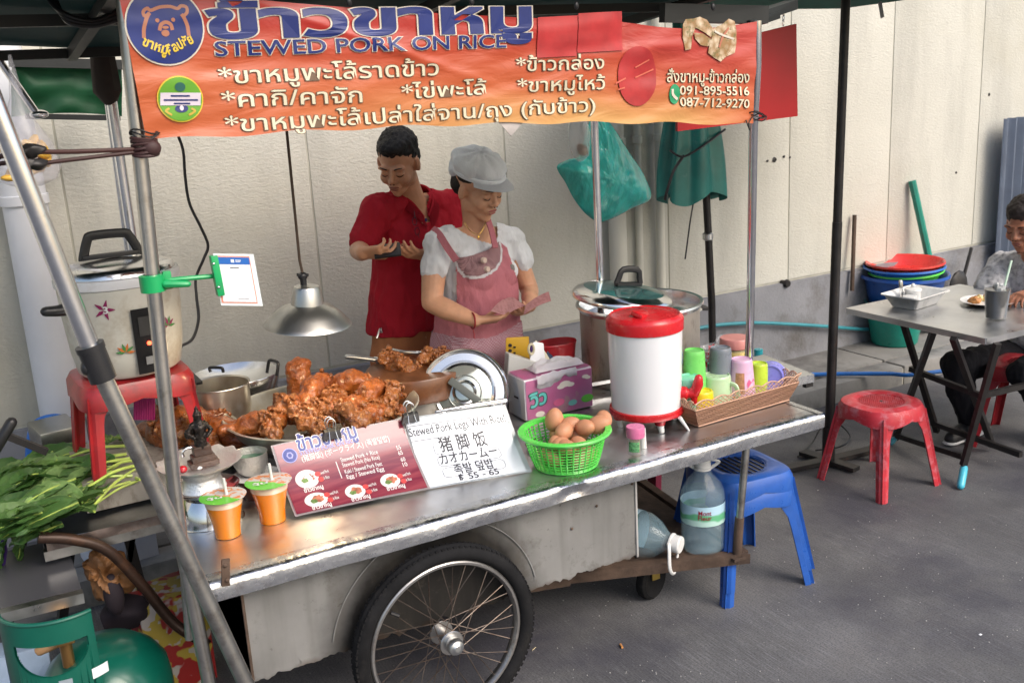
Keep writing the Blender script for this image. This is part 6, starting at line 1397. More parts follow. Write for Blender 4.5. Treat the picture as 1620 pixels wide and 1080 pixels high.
b1 = bottle('water_bottle', 'upright large water bottle with a green and white label on the low shelf')
q = at(1118, 868, Z=.20); place(b1, (q.x, q.y+.02, .200), radians(-34), 1.04)
b2 = bottle('water_bottle', 'large water bottle lying with its white cap towards the road', True)
capc = at(1077, 862, Z=.262); botc = V((capc.x-.16, capc.y+.30, .285)); ax_ = (capc-botc).normalized(); y_ = V((-.35, 0, -1)); y_ = (y_-ax_*y_.dot(ax_)).normalized(); x_ = y_.cross(ax_)
Mx = Matrix((x_, y_, ax_)).transposed().to_4x4(); org = capc-ax_*.33*1.12; b2.matrix_world = Matrix.Translation(org) @ Mx @ Matrix.Diagonal((1.12, 1.12, 1.12, 1))
mb = MB(); q = at(1045, 760, Y=3.3); mb.bar(V((q.x, 3.35, .03)), V((q.x+.02, 3.35, .62)), .06, .03); single('folded_stool_leg', mb, mat('dark_maroon_plastic', (.16, .012, .04), .4), 'dark maroon bar standing behind the lying water bottle', 'bar')
# second red stool under the seated man
s4 = stool('stool', 'red plastic stool under the seated man behind the folding table', mat('dark_red_plastic', (.30, .012, .02), .4, 0, var=.2, coat=.1), h=.42, wt=.31, wb=.40)
q = at(1622, 706, Z=0); place(s4, (q.x+.05, q.y+.05, 0), radians(20))

# ================================================================ FOLDING TABLE
def table():
    z = .72; A = at(1340, 487, Z=z); B = at(1560, 535, Z=z); t = thing('folding_table', 'steel topped folding table on crossed black legs', 'table', (4.2, 3.0, 0))
    ey = (A-B); W_ = ey.length; ey.normalize(); ex = V((ey.y, -ey.x, 0)); Lx = .82
    mb = MB(); mb.prism([(0, 0), (Lx, 0), (Lx, W_), (0, W_)], B+V((0, 0, -.004)), ex, ey, .004); bmesh.ops.subdivide_edges(mb.bm, edges=mb.bm.edges, cuts=3); obj('tabletop', mb, M_steel_top, t)
    for a, b in ((B, A), (B, B+ex*Lx), (A, A+ex*Lx), (B+ex*Lx, A+ex*Lx)):
        o = -ex*.003 if a is B and b is A else (-ey*.003 if a is B else (ey*.003 if a is A else ex*.003))
        mb = MB(); mb.bar(a+o+V((0, 0, -.014)), b+o+V((0, 0, -.014)), .005, .028); obj('edge_band', mb, M_steel_top, t)
    def P(x, y, h): q = B+ex*x+ey*y; return V((q.x, q.y, h))
    for (x0, y0, z0, x1, y1, z1) in ((1428, 507, .70, 1482, 682, .04), (1478, 520, .70, 1416, 694, .02), (1578, 543, .70, 1524, 735, .09), (1508, 535, .70, 1570, 705, .03), (1700, 530, .70, 1660, 735, .03)):
        mb = MB(); mb.bar(at(x0, y0, Z=z0), at(x1, y1, Z=z1), .027, .022); obj('leg', mb, M_iron, t)
    for (x0, y0, z0, x1, y1, z1) in ((1440, 583, .42, 1552, 626, .38), (1474, 668, .09, 1615, 719, .09), (1418, 688, .05, 1524, 722, .11), (1552, 626, .38, 1660, 600, .38)):
        mb = MB(); mb.bar(at(x0, y0, Z=z0), at(x1, y1, Z=z1), .022, .026); obj('cross_rail', mb, M_iron, t)
    mb = MB(); mb.tube([at(1530, 712, Z=.13), at(1524, 740, Z=.07)], .009, 8); obj('leg_pin', mb, M_alu, t)
    mb = MB(); mb.limb([at(1525, 740, Z=.075), at(1520, 768, Z=.018)], [.0175, .0175], 12); obj('foot_cap', mb, plastic('aqua_plastic', (.06, .42, .55), .35), t)
    mb = MB(); mb.limb([at(1415, 694, Z=.03), at(1410, 700, Z=.015)], [.014, .014], 10); obj('foot_cap', mb, plastic('aqua_cap_plastic', (.04, .25, .33), .35), t)
    # tray
    c = at(1447, 482, Z=z+.002)
    tr = thing('condiment_tray', 'white plastic tray with a small lidded pot on the folding table', 'tray', c)
    Rz = Matrix.Rotation(radians(8), 3, 'Z'); mb = MB()
    def rr(w_, d_, z_, r_=.02): 
        pts = []
        for cx_, cy_, a0 in ((w_-r_, d_-r_, 0), (-w_+r_, d_-r_, 90), (-w_+r_, -d_+r_, 180), (w_-r_, -d_+r_, 270)):
            for k in range(5): a = radians(a0+k*22.5); pts.append(c+Rz@V((cx_+cos(a)*r_, cy_+sin(a)*r_, z_)))
        return mb.ring(pts)
    rgs = [rr(.10, .065, 0), rr(.135, .095, .062), rr(.145, .104, .066), rr(.145, .104, .060), rr(.131, .091, .06), rr(.095, .06, .006)]
    for a, b in zip(rgs, rgs[1:]): mb.bridge(a, b)
    mb.face(rgs[0][::-1]); mb.face(rgs[-1]); obj('tray_body', mb, M_white, tr)
    q = c+V((.02, .03, .012)); pt = thing('condiment_pot', 'small white pot with a knobbed lid in the white tray', 'pot', q); mb = MB(); mb.lathe([(0, 0), (.036, 0), (.038, .05), (.042, .056), (.040, .062), (0, .072)], q, 28); mb.ell(q+V((0, 0, .078)), (.011, .011, .010)); obj('pot_body', mb, M_white, pt)
    mb = MB(); mb.limb([q+V((-.05, .02, .0)), q+V((-.055, .03, .10))], [.006, .010], 8); single('spoon', mb, M_steel, 'small spoon standing in the white condiment tray', 'spoon')
    q = c+V((-.05, -.01, .008)); mb = MB(); mb.lathe([(0, 0), (.03, 0), (.032, .045), (0, .045)], q, 24); single('condiment_cup', mb, M_white, 'low white cup in the left of the condiment tray', 'cup')
    # iced drink
    q = at(1575, 504, Z=z+.002); s = mpp(q); d = thing('iced_drink', 'glass of dark iced cola with a pale green straw on the folding table', 'drink', q)
    r0, r1, h = 15.5*s, 20*s, 52*s
    mb = MB(); mb.lathe([(0, .008), (r0*.95, .008), (r1*.95, h*.92), (0, h*.93)], q, 32); obj('cola', mb, mat('dark_cola', (.012, .004, .003), .06, coat=.8), d)
    mb = MB(); mb.lathe([(0, 0), (r0, 0), (r1*1.0, h), (r1*.97, h), (r0*.97, .007), (0, .007)], q, 32); obj('glass_wall', mb, mat('drink_glass', (.85, .9, .9), .04, 0, alpha=.07, coat=1), d)
    r = random.Random(2)
    for k in range(7): mb = MB(); mb.box(q+V((r.uniform(-.6, .6)*r1, r.uniform(-.6, .6)*r1, h*.95+r.uniform(0, .008))), (.022, .02, .018), Euler((r.random()*3, r.random()*3, 0)).to_matrix(), .004); obj('ice_cube', mb, mat('ice', (.82, .84, .84), .15, 0, trans=.5), d)
    mb = MB(); mb.tube([q+V((.01, 0, .02)), at(1600, 412, Y=q.y+.01)], .0055, 8); obj('straw', mb, plastic('pale_green_straw', (.52, .68, .55)), d)
    q = at(1562, 480, Z=z+.004); pl = thing('food_plate', 'white plate of rice and fried food before the seated man', 'plate', q); s = mpp(q); R_ = 40*s
    mb = MB(); mb.lathe([(0, 0), (R_*.6, 0), (R_*.95, .014), (R_, .017), (R_*.6, .005), (0, .005)], q, 36); obj('plate', mb, M_white, pl)
    for k in range(12): mb = MB(); mb.ell(q+V((r.uniform(-.6, .55)*R_, r.uniform(-.45, .45)*R_, .014)), (.03, .02, .016), Euler((r.random(), r.random(), r.random()*3)).to_matrix(), 2); mb.jitter(.008, 50, k); obj('food_piece', mb, (mat('fried_food', (.45, .2, .06), .5, var=.3, vscale=50), mat('rice_yellow', (.62, .5, .25), .6, var=.2, vscale=60))[k % 2], pl)
table()
# basins stacked on a bucket
def basins():
    base = at(1410, 552, Z=.125); c0 = V((base.x+.05, base.y+.10, 0))
    M_bg = plastic('dark_teal_bucket', (.01, .26, .20), .35)
    def lvl(y, x=1431): return at(x, y, Y=c0.y)
    z_blue = lvl(432).z; s = mpp(lvl(432)); cx = lvl(432).x
    c = V((cx, c0.y, .125)); H1 = z_blue-.125
    t = thing('bucket', 'teal green bucket under the blue basins by the wall', 'bucket', V((cx-.06, c0.y, .125))); cb_ = V((cx-.07, c0.y, .125)); mb = MB(); mb.lathe([(0, 0), (33*s, 0), (35*s, .01), (46*s, H1*.62), (48*s, H1*.63), (46*s, H1*.60), (33*s, .015), (0, .012)], cb_, 48); obj('bucket_wall', mb, M_bg, t)
    def basin(lab, z, R, h, m, cat='basin', rim=.010, dx=0, tilt=0):
        b = V((cx+dx, c0.y, z)); mb = MB(); mb.lathe([(0, -h), (R*.74, -h), (R*.92, -.012), (R*.97, 0), (R*1.0, .002), (R*1.01, -rim), (R*.985, -rim), (R*.95, -.008), (R*.90, -.02), (R*.72, -h+.006), (0, -h+.006)], b, 56, Euler((0, tilt, 0)).to_matrix()); return single('basin', mb, m, lab, cat, 'stacked plastic basins by the wall')
    basin('deep blue basin, lowest and widest of the stack', z_blue, 67*s, .24, M_blue, rim=.018)
    basin('bright green basin whose rim shows inside the blue ones', z_blue+.022, 57*s, .10, M_green, dx=.01, tilt=-.06)
    basin('upper blue basin just under the red one', z_blue+.052, 61*s, .09, plastic('mid_blue_plastic', (.03, .16, .55)), dx=-.005, tilt=-.02)
    basin('wide shallow red basin on top of the stack', lvl(413).z, 59*s, .07, plastic('orange_red_plastic', (.62, .035, .03), .3), tilt=-.02)
    mb = MB(); mb.ell((cx+.35, c0.y+.02, .17), (.12, .06, .05), None, 3); mb.jitter(.04, 14); single('plastic_bag', mb, mat('grey_crumpled_plastic', (.35, .34, .33), .3), 'crumpled grey plastic bag on the pavement beside the teal bucket', 'bag')
basins()
mb = MB(); q = at(1200, 555, Z=.5); mb.cyl(q-V((0, 0, .06)), q+V((0, 0, .01)), .022, n=16); single('bottle_cap', mb, plastic('cyan_cap', (.03, .35, .42)), 'small teal container top behind the right shelf', 'container')
# little litter
mb = MB(); q = at(983, 1021, Z=.005); mb.cyl(q+V((-.003, -.010, 0)), q+V((.003, .010, 0)), .004, n=8); single('cigarette_butt', mb, mat('orange_filter', (.55, .25, .08), .7), 'orange cigarette butt lying on the road', 'cigarette butt')
mb = MB(); q = at(1551, 1003, Z=.002); mb.box(q, (.010, .007, .002)); single('litter_scrap', mb, M_paper, 'tiny white scrap on the road at the lower right', 'litter')
mb = MB(); q = at(842, 1028, Z=.004); mb.cyl(q, q+V((.02, .01, 0)), .0012, n=5); single('straw_splinter', mb, mat('pale_straw', (.6, .5, .3), .7), 'thin pale splinter on the road beside the wheel', 'splinter')
r = random.Random(12); mb = MB()
for k in range(220):
    q = at(r.uniform(860, 1640), r.uniform(720, 1090), Z=.0015); mb.box(q, (r.uniform(.001, .004), r.uniform(.001, .004), .002))
o = obj('road_grit', mb, mat('pale_grit', (.45, .44, .42), .8), None, smooth=False); props(o, 'scattered pale grit and crumbs on the dark road', 'grit', kind='stuff')
# ================================================================ GREENS
def greens():
    r = random.Random(21)
    def veined(m, N, L, mp, mix, ramp, nz, cur):
        cur = mix(ramp(nz(9, 4), 0, .8, .4, .7), cur, (.19, .34, .10, 1)); return mix(ramp(nz(60, 3), 0, .35, .5, .7), cur, (.16, .26, .06, 1))
    M_leaf = mat('broad_green_leaf', (.075, .19, .045), .42, extra=veined, sss=.08, coat=.15, bump=.5, bscale=70, bdist=.004)
    M_leaf2 = mat('pale_green_leaf', (.26, .42, .14), .45, extra=None, var=.3, vscale=14, sss=.08, bump=.5, bscale=70, bdist=.004)
    M_stem = mat('yellow_green_stem', (.42, .54, .12), .35, var=.25, vscale=12, sss=.1, coat=.2)
    org = at(110, 800, Z=.68)
    t = thing('leafy_greens', 'heap of fresh broad leafy greens with pale stems on the left shelf', 'greens', org)
    A = at(222, 730, Z=.74); B = at(10, 800, Z=.70)
    def leaf(root, d, L, w_, curl, roll, m, cr=.75):
        d = V(d).normalized(); sd = d.cross(V((0, 0, 1))).normalized(); up = sd.cross(d); sd2 = sd*cos(roll)+up*sin(roll); up2 = up*cos(roll)-sd*sin(roll)
        mb = MB(); s0 = r.random()*30
        def f(u, v):
            wv = w_*sin(pi*min(1, u*.93+.05))**.7*(1-.25*u); q = (v-.5)*2
            p = root+d*(L*u)+up*(-curl*u*u*L)+sd2*(q*wv*.5)+up2*(abs(q)*wv*.18 + (.022*noise.noise((u*5+s0, q*2.2, s0))+.010*noise.noise((u*11+s0, q*5, s0))-.008*abs(noise.noise((u*16+s0, q*9, s0))))*cr)
            return p
        mb.sheet(f, 18, 14, .0006); obj('leaf', mb, m, t)
        mb = MB(); mb.tube([f(u, .5)+up2*.0012 for u in (0, .2, .4, .6, .8, .93)], [.0034, .0028, .0022, .0017, .0012, .0006], 5); obj('leaf_rib', mb, M_stem, t)
    for k in range(62):
        px = r.uniform(40, 150) if k < 48 else r.uniform(130, 190); yy = 728+(205-px)*.20+r.uniform(-30, 58)*(1.0 if px < 150 else .6)
        z = .70+.055*r.random()+(.03 if k > 20 else 0); p = at(px, yy, Z=z)
        tgt = at(px-r.uniform(60, 90), yy+r.uniform(2, 42), Z=z-.01); d = tgt-p; L = r.uniform(.14, .22)
        leaf(p, d, L, r.uniform(.12, .175), r.uniform(-.05, .2), r.uniform(-.3, .35), M_leaf if r.random() < .68 else M_leaf2)
    for (px, py, tx, ty, L, w_, z, m) in ((150, 805, 40, 790, .22, .12, .745, M_leaf2), (70, 745, 0, 775, .20, .12, .775, M_leaf), (165, 700, 190, 690, .09, .09, .79, M_leaf2), (120, 760, 40, 790, .22, .09, .785, M_leaf), (60, 800, 0, 825, .17, .1, .72, M_leaf), (100, 830, 30, 850, .15, .08, .705, M_leaf), (140, 715, 60, 722, .18, .07, .77, M_leaf2), (85, 720, 0, 745, .2, .1, .76, M_leaf)):
        p = at(px, py, Z=z); leaf(p, at(tx, ty, Z=z)-p, L, w_, .1, r.uniform(-.3, .3), m)
    for k in range(20):
        px = r.uniform(60, 165); yy = 735+(170-px)*.30+r.uniform(-28, 48); z = .755+.03*r.random(); p = at(px, yy, Z=z); tgt = at(px-70, yy+r.uniform(0, 30), Z=z-.02)
        leaf(p, tgt-p, r.uniform(.17, .23), r.uniform(.11, .15), r.uniform(0, .15), r.uniform(-.25, .25), M_leaf if k % 3 else M_leaf2, .35)
    p = at(30, 835, Z=.68); leaf(p, V((-.15, -.1, -1)), .10, .05, 0, .2, M_leaf); p = at(10, 838, Z=.68); leaf(p, V((-.3, -.2, -.8)), .12, .09, 0, -.3, M_leaf)
    for k in range(20):
        p0 = at(r.uniform(196, 222), r.uniform(716, 762), Z=.72+.05*r.random()); p1 = at(r.uniform(95, 165), p_y(r), Z=.72+.045*r.random())
        mid = (p0+p1)/2+V((0, 0, r.uniform(.004, .022))); mb = MB(); mb.tube(curve([p0, mid, p1], 5), [.0052-.0025*i/10 for i in range(11)], 6); obj('stem', mb, M_stem, t)
    for (x0, y0, x1, y1, z) in ((215, 742, 150, 797, .77), (218, 735, 140, 770, .785), (205, 725, 120, 752, .785), (200, 718, 70, 750, .78), (222, 728, 165, 745, .79), (200, 705, 110, 722, .785), (235, 690, 216, 696, .77)):
        p0, p1 = at(x0, y0, Z=z), at(x1, y1, Z=z-.01); mb = MB(); mb.tube(curve([p0, (p0+p1)/2+V((0, 0, .012)), p1], 5), [.0058-.002*i/10 for i in range(11)], 7); obj('stem', mb, M_stem, t)
def p_y(r): return r.uniform(722, 800)
greens()
mb = MB(); mb.box(at(88, 690, Z=.73), (.14, .20, .10), Euler((0, 0, .15)).to_matrix(), .006); single('metal_tin', mb, M_traysteel, 'dull grey metal box behind the greens under the drainpipe', 'box')

# ================================================================ LEANING POLE, CORDS, LEFT CORNER
tp = thing('leaning_pole', 'long slanting telescopic metal pole crossing the left end of the cart', 'pole', at(395, 1085, Y=2.40))
a, b, c, d = at(-25, 125, Y=2.40), at(152, 572, Y=2.40), at(165, 600, Y=2.40), at(405, 1115, Y=2.40)
mb = MB(); mb.tube([a, a.lerp(b, .5), b], .0215, 16); obj('upper_tube', mb, M_chrome, tp)
mb = MB(); mb.tube([b, d, d+(d-c)*.12], .0205, 16); obj('lower_tube', mb, M_dulltube, tp)
mb = MB(); e0, e1 = at(142, 547, Y=2.40), at(164, 600, Y=2.40); mb.cyl(e0, e1, .030, n=20); mb.cyl(e0-(e1-e0)*.04, e0+(e1-e0)*.12, .032, n=20); obj('collar', mb, M_black, tp)
mb = MB(); e = at(136, 582, Y=2.40); mb.cyl(e, e+V((.03, 0, 0)), .012, n=10); mb.ell(e, (.012, .016, .018)); obj('knob', mb, M_black, tp)
bc_ = thing('bungee_cord', 'dark brown elastic cord tied between the slanting pole and the left post', 'cord', at(120, 240, Y=2.47))
mb = MB(); mb.tube(curve([at(-10, 252, Y=2.45), at(8, 246, Y=2.45), at(50, 241, Y=2.46), at(120, 240, Y=2.5), at(222, 236, Y=2.53)], 6), .0055, 7); obj('strand', mb, mat('brown_elastic', (.05, .018, .015), .6), bc_)
mb = MB(); mb.tube(curve([at(-10, 262, Y=2.45), at(10, 258, Y=2.45), at(50, 260, Y=2.46), at(120, 252, Y=2.5), at(222, 240, Y=2.53)], 6), .005, 7); obj('strand', mb, mat('brown_elastic_cord', (.04, .015, .013), .6), bc_)
for (x, y) in ((50, 238), (52, 259)): mb = MB(); mb.ell(at(x, y, Y=2.45), (.030, .016, .014), None, 3); mb.jitter(.008, 60, x); obj('knot', mb, M_iron, bc_)
mb = MB(); e = at(229, 232, Y=2.535)
for k in range(6): mb.tube([e+V((cos(q)*.028, sin(q)*.026, (k-2.5)*.007+.004*sin(q+k))) for q in [2*pi*i/16 for i in range(16)]], .0042, 6, True)
mb.ell(e+V((.012, -.02, -.004)), (.022, .014, .020)); obj('wrap', mb, mat('brown_elastic_wrap', (.045, .018, .018), .6), bc_)
hb = thing('cart_handle', 'black bar handle poking up at the left edge beside the greens', 'handle', at(5, 700, Y=3.3)); mb = MB(); mb.limb([at(-8, 712, Y=3.3), at(18, 668, Y=3.3)], [.017, .017], 12); obj('grip', mb, M_black, hb); mb = MB(); mb.bar(at(14, 690, Y=3.3), at(74, 714, Y=3.3), .025, .02); obj('bar', mb, M_iron, hb)
mb = MB(); mb.tube([at(-6, 790, Y=3.2), at(8, 870, Y=3.2), at(2, 905, Y=3.2)], .008, 6); single('purple_strap', mb, mat('purple_strap_cloth', (.03, .01, .10), .6), 'dark purple strap at the left edge under the greens', 'strap')

ls = thing('lower_shelf', 'lower steel shelf above the green gas cylinder at the left edge', 'shelf', at(60, 960, Y=2.8))
a, b = at(-40, 985, Y=2.85), at(132, 942, Y=2.85); mb = MB(); mb.bar(a, b, .03, .03); obj('front_rail', mb, M_alu, ls)
mb = MB(); mb.prism([(a.x, 2.86), (b.x, 2.86), (b.x, 3.3), (a.x, 3.3)], (0, 0, b.z-.002), (1, 0, 0), (0, 1, 0), .006); obj('shelf_plate', mb, mat('scratched_clear_sheet', (.10, .10, .11), .25, .3), ls)

def gas():
    c = at(150, 1062, Y=2.72); R = .175
    t = thing('gas_cylinder', 'green gas cylinder with a slotted collar under the left shelf', 'gas cylinder', (c.x+.02, 2.78, 0))
    m = mat('green_gas_paint', (.003, .095, .065), .30, 0, var=.12, vscale=5, dirt=((.03, .07, .05), .5, 10, .6), coat=.3)
    zt = c.z+.0
    mb = MB(); cx = c.x+.03; mb.lathe([(0, 0), (R*.7, 0), (R*.75, .04), (R*.95, .07), (R, .12), (R, zt-.10), (R*.96, zt-.05), (R*.82, zt-.01), (R*.6, zt+.022), (R*.3, zt+.035), (0, zt+.038)], (cx, 2.80, 0), 48); obj('tank', mb, m, t)
    # collar: curved shield with a hand slot
    k = at(97, 1010, Y=2.66); kc = V((k.x+.01, 2.74, zt+.02)); Rc = .135; top = at(97, 972, Y=2.64).z
    mb = MB(); ht = top-kc.z; n = 90
    for i in range(n):
        a0, a1 = radians(-180+i*118/n), radians(-180+(i+1)*118/n); am = degrees_((a0+a1)/2)
        hw_ = max(0, 1-((am+108)/38)**2)**.5; segs = [(0, .62-.34*hw_), (.62-.34*hw_, .70), (.70, 1)]
        for j, (z0, z1) in enumerate(segs):
            if j == 1 and hw_ > 0: continue
            for rr in ((Rc, 1), (Rc-.006, -1)):
                P = [V((kc.x+cos(q)*rr[0]*1.08, kc.y+sin(q)*rr[0], kc.z+ht*zz)) for q, zz in ((a0, z0), (a1, z0), (a1, z1), (a0, z1))]
                mb.face([mb.bm.verts.new(p) for p in (P if rr[1] > 0 else P[::-1])])
    bmesh.ops.remove_doubles(mb.bm, verts=mb.bm.verts, dist=.0004); obj('collar', mb, m, t)
    mb = MB(); mb.tube([V((kc.x+cos(q)*(Rc-.003)*1.08, kc.y+sin(q)*(Rc-.003), kc.z+ht)) for q in [radians(-180+i*118/40) for i in range(41)]], .006, 8); obj('collar_bead', mb, m, t)
    mb = MB(); mb.cyl((kc.x, kc.y+.02, kc.z), (kc.x, kc.y+.02, kc.z+.07), .016); mb.box((kc.x, kc.y+.02, kc.z+.085), (.05, .05, .03), None, .008); obj('valve', mb, mat('brass_valve', (.40, .22, .08), .35, .8), t)
    for i, (am, z0, z1, w_, m_) in enumerate(((-72, .10, .24, .20, M_paper), (-104, .08, .22, .14, mat('faded_sticker', (.25, .30, .34), .5)))):
        mb = MB(); mb.sheet(lambda u, v: V((kc.x+cos(radians(am)+w_*u*1.6)*(Rc+.001)*1.08, kc.y+sin(radians(am)+w_*u*1.6)*(Rc+.001), kc.z+ht*(z0+(z1-z0)*v))), 6, 2); obj('sticker', mb, m_, t)
def degrees_(x): return x*180/pi
gas()
mb = MB(); mb.limb([at(62, 1028, Y=2.80), at(80, 1020, Y=2.80), at(98, 1012, Y=2.80)], [.012, .018, .012]); mb.jitter(.006, 50); single('bread_scrap', mb, mat('tan_paper', (.42, .25, .12), .7), 'crumpled tan paper seen through the slot of the gas cylinder', 'paper')
def bagp():
    c = at(168, 905, Y=3.15); s = mpp(c); mb = MB(); mb.ell(c, (42*s, .08, 48*s), None, 5)
    for v in mb.bm.verts:
        p = v.co-c; n = noise.noise(p*9)*.05-abs(noise.noise(p*17))*.045-abs(noise.noise(p*40))*.014; v.co += p.normalized()*n
        if p.z > .04: v.co.x = c.x+(v.co.x-c.x)*.8
    single('brown_bag', mb, mat('crumpled_brown_bag', (.28, .13, .05), .55, 0, var=.35, vscale=8, bump=.4, bscale=22, bdist=.02), 'crumpled brown paper bag hanging under the left shelf', 'bag')
    c = at(200, 965, Y=3.2); mb = MB(); mb.ell(c, (.09, .06, .05), None, 4); mb.jitter(.03, 12); mb.ell(at(180, 940, Y=3.1), (.03, .03, .07), None, 3); single('dark_cloth', mb, mat('dark_purple_cloth', (.025, .018, .025), .8), 'bundle of dark cloth under the brown bag', 'cloth')
bagp()
def pack(name, lab, px, py, Y, sz, m, rz=0): 
    p = at(px, py, Y=Y); mb = MB(); mb.box(V((p.x, Y, sz[2]/2)), sz, Euler((0, 0, rz)).to_matrix(), .004); return single(name, mb, m, lab, 'carton')
M_carton = mat('printed_carton', (.42, .32, .05), .5, extra=lambda m, N, L, mp, mix, ramp, nz, cur: mix(ramp(nz(13, 2), 0, 1, .50, .54), mix(ramp(nz(18, 2), 0, 1, .5, .52), cur, (.45, .42, .40, 1)), (.30, .02, .02, 1)))
pack('printed_carton', 'red and yellow printed carton on the road behind the gas cylinder', 268, 1010, 3.25, (.22, .18, .34), M_carton, .2)
pack('white_carton', 'white ribbed carton on the pavement seen under the left shelf', 190, 880, 4.12, (.26, .2, .30), mat('white_carton_board', (.55, .58, .66), .5, bump=.2, bscale=30), .1)
mb = MB(); q = at(30, 1050, Y=3.1); mb.box(V((q.x-.03, 3.1, .16)), (.2, .16, .32), None, .01); single('blue_crate', mb, plastic('navy_crate_plastic', (.01, .02, .16), .4), 'dark blue crate at the bottom left behind the gas cylinder', 'crate')
mb = MB(); q = at(25, 985, Y=3.05); mb.box(V((q.x, 3.02, .34)), (.14, .1, .12), None, .01); single('clear_tub', mb, plastic('pale_blue_tub', (.35, .45, .60), .2), 'pale blue tub standing on the dark blue crate', 'tub')

# ================================================================ PEOPLE
M_skin = mat('tan_skin', (.60, .325, .20), .46, 0, var=.10, vscale=16, sss=.10, bump=.15, bscale=260, bdist=.001)
M_skin2 = mat('brown_skin', (.54, .275, .16), .44, 0, var=.11, vscale=16, sss=.10, bump=.15, bscale=260, bdist=.001)
M_skin3 = mat('red_brown_skin', (.36, .15, .09), .46, 0, var=.08, vscale=14, sss=.10)
M_lips = mat('lip_colour', (.36, .12, .10), .4, sss=.1)
M_lips2 = mat('dark_lip_colour', (.25, .09, .07), .4, sss=.1)
M_hair = mat('black_hair', (.008, .007, .007), .5, 0, bump=.8, bscale=220, bdist=.003, stretch=(1, 1, .3), spec=.3)
def headR(az, down, roll=0):    # forward is local -Y
    return Matrix.Rotation(az+pi/2, 3, 'Z') @ Matrix.Rotation(down, 3, 'X') @ Matrix.Rotation(roll, 3, 'Y')
def head(mb, c, R, k=1., fem=False):
    def E(p, r): mb.ell(c+R@(V(p)*k), tuple(q*k for q in r), R, 3)
    E((0, .018, .032), (.074, .090, .084)); E((0, -.028, -.02), (.061, .060, .080)); E((0, -.020, -.055), (.054, .055, .045)); E((0, -.045, -.080), (.036, .036, .026)); E((0, -.066, -.094), (.019, .017, .015))
    for s in (-1, 1):
        E((s*.034, -.058, -.028), (.025, .026, .028)); E((s*.030, -.074, .024), (.027, .014, .008)); E((s*.030, -.0735, .003), (.0155, .0125, .0105))
        E((s*.077, .004, -.008), (.008, .017, .030)); E((s*.072, .0, -.012), (.012, .012, .022)); E((s*.012, -.092, -.026), (.0085, .0095, .0075)); E((s*.048, -.012, -.055), (.016, .03, .03))
    mb.limb([c+R@(V((0, -.082, .018))*k), c+R@(V((0, -.093, -.004))*k), c+R@(V((0, -.101, -.020))*k)], [.0075*k, .0085*k, .0115*k], 10)
    E((0, -.082, -.056), (.026, .012, .018)); E((0, -.0905, -.051), (.021, .0065, .0050)); E((0, -.0895, -.061), (.017, .0065, .0055))
def head_sculpt(c, R, k=1.):
    out = []
    for s in (-1, 1): out += [(c+R@(V((s*.016, -.086, .012))*k), .010*k, R@V((0, .006*k, 0))), (c+R@(V((s*.030, -.088, .0135))*k), .0085*k, R@V((0, .0045*k, -.001*k))), (c+R@(V((s*.032, -.084, -.011))*k), .010*k, R@V((0, .003*k, 0)))]
    out += [(c+R@(V((0, -.09, -.056))*k), .006*k, R@V((0, .002*k, 0))), (c+R@(V((0, -.088, -.073))*k), .010*k, R@V((0, .004*k, 0)))]
    return out
def face_parts(c, R, par, k=1., lips=None, brow=.0042, browm=None):
    def P(p): return c+R@(V(p)*k)
    for s in (-1, 1):
        mb = MB(); mb.tube(curve([P((s*.014, -.0895, .0255)), P((s*.030, -.0885, .031)), P((s*.048, -.074, .026))], 5), [brow*k*q for q in (.6, .9, 1, 1, 1, .9, .8, .7, .6, .45, .3)], 6, flat=.5); obj('eyebrow', mb, browm or M_hair, par)
        mb = MB(); mb.tube(curve([P((s*.0165, -.0845, -.001)), P((s*.030, -.0872, -.0055)), P((s*.0445, -.0775, -.001))], 5), [.0006, .0012, .0016, .0018, .0018, .0018, .0018, .0017, .0016, .0013, .0008], 6); obj('eyelashes', mb, M_hair, par)
    mb = MB(); mb.ell(P((0, -.0925, -.0505)), (.0205*k, .0055*k, .0042*k), R, 3); obj('upper_lip', mb, lips or M_lips, par)
    mb = MB(); mb.ell(P((0, -.0915, -.0605)), (.0165*k, .0058*k, .0048*k), R, 3); obj('lower_lip', mb, lips or M_lips, par)
    for s in (-1, 1): mb = MB(); mb.ell(P((s*.0065, -.1035, -.0305)), (.0032*k, .0036*k, .0022*k), R, 2); obj('nostril', mb, mat('nostril_shade', (.05, .018, .012), .7), par)
def hand(mb, w, d, pn, side, curl=.5, k=1., thumb=None, spread=.0):
    """wrist w, hand direction d, palm normal pn (the way the palm faces), side +1/-1 = where the thumb is along d x pn"""
    d = V(d).normalized(); pn = V(pn); pn = (pn-d*pn.dot(d)).normalized(); sd = d.cross(pn)*side
    mb.loft([(w-d*.01*k, sd*.026*k, pn*.017*k), (w+d*.02*k, sd*.032*k, pn*.017*k), (w+d*.055*k, sd*.040*k, pn*.015*k), (w+d*.085*k, sd*.041*k, pn*.013*k)], 16)
    L = [.072, .080, .075, .060]
    for i in range(4):
        o = w+d*(.082-.004*abs(i-1))*k+sd*(.030-.0205*i)*k; a = curl*(.8+.12*i); p = o; pts = [p]; ang = a*.5
        dd = (d+sd*spread*(1.5-i)).normalized()
        for q in (.42, .32, .26): p = p+(dd*cos(ang)+pn*sin(ang))*L[i]*q*k; pts.append(p); ang += a*.75
        mb.limb([o-dd*.015*k]+pts, [.0088*k, .0086*k, .0080*k, .0074*k, .0062*k], 10)
    o = w+d*.025*k+sd*.030*k; th = V(thumb).normalized() if thumb else (d*.75+sd*.6+pn*.35).normalized()
    mb.limb([o-sd*.01*k, o+th*.03*k, o+th*.052*k+d*.004, o+th*.064*k+d*.016*k], [.013*k, .0105*k, .0095*k, .0075*k], 10)
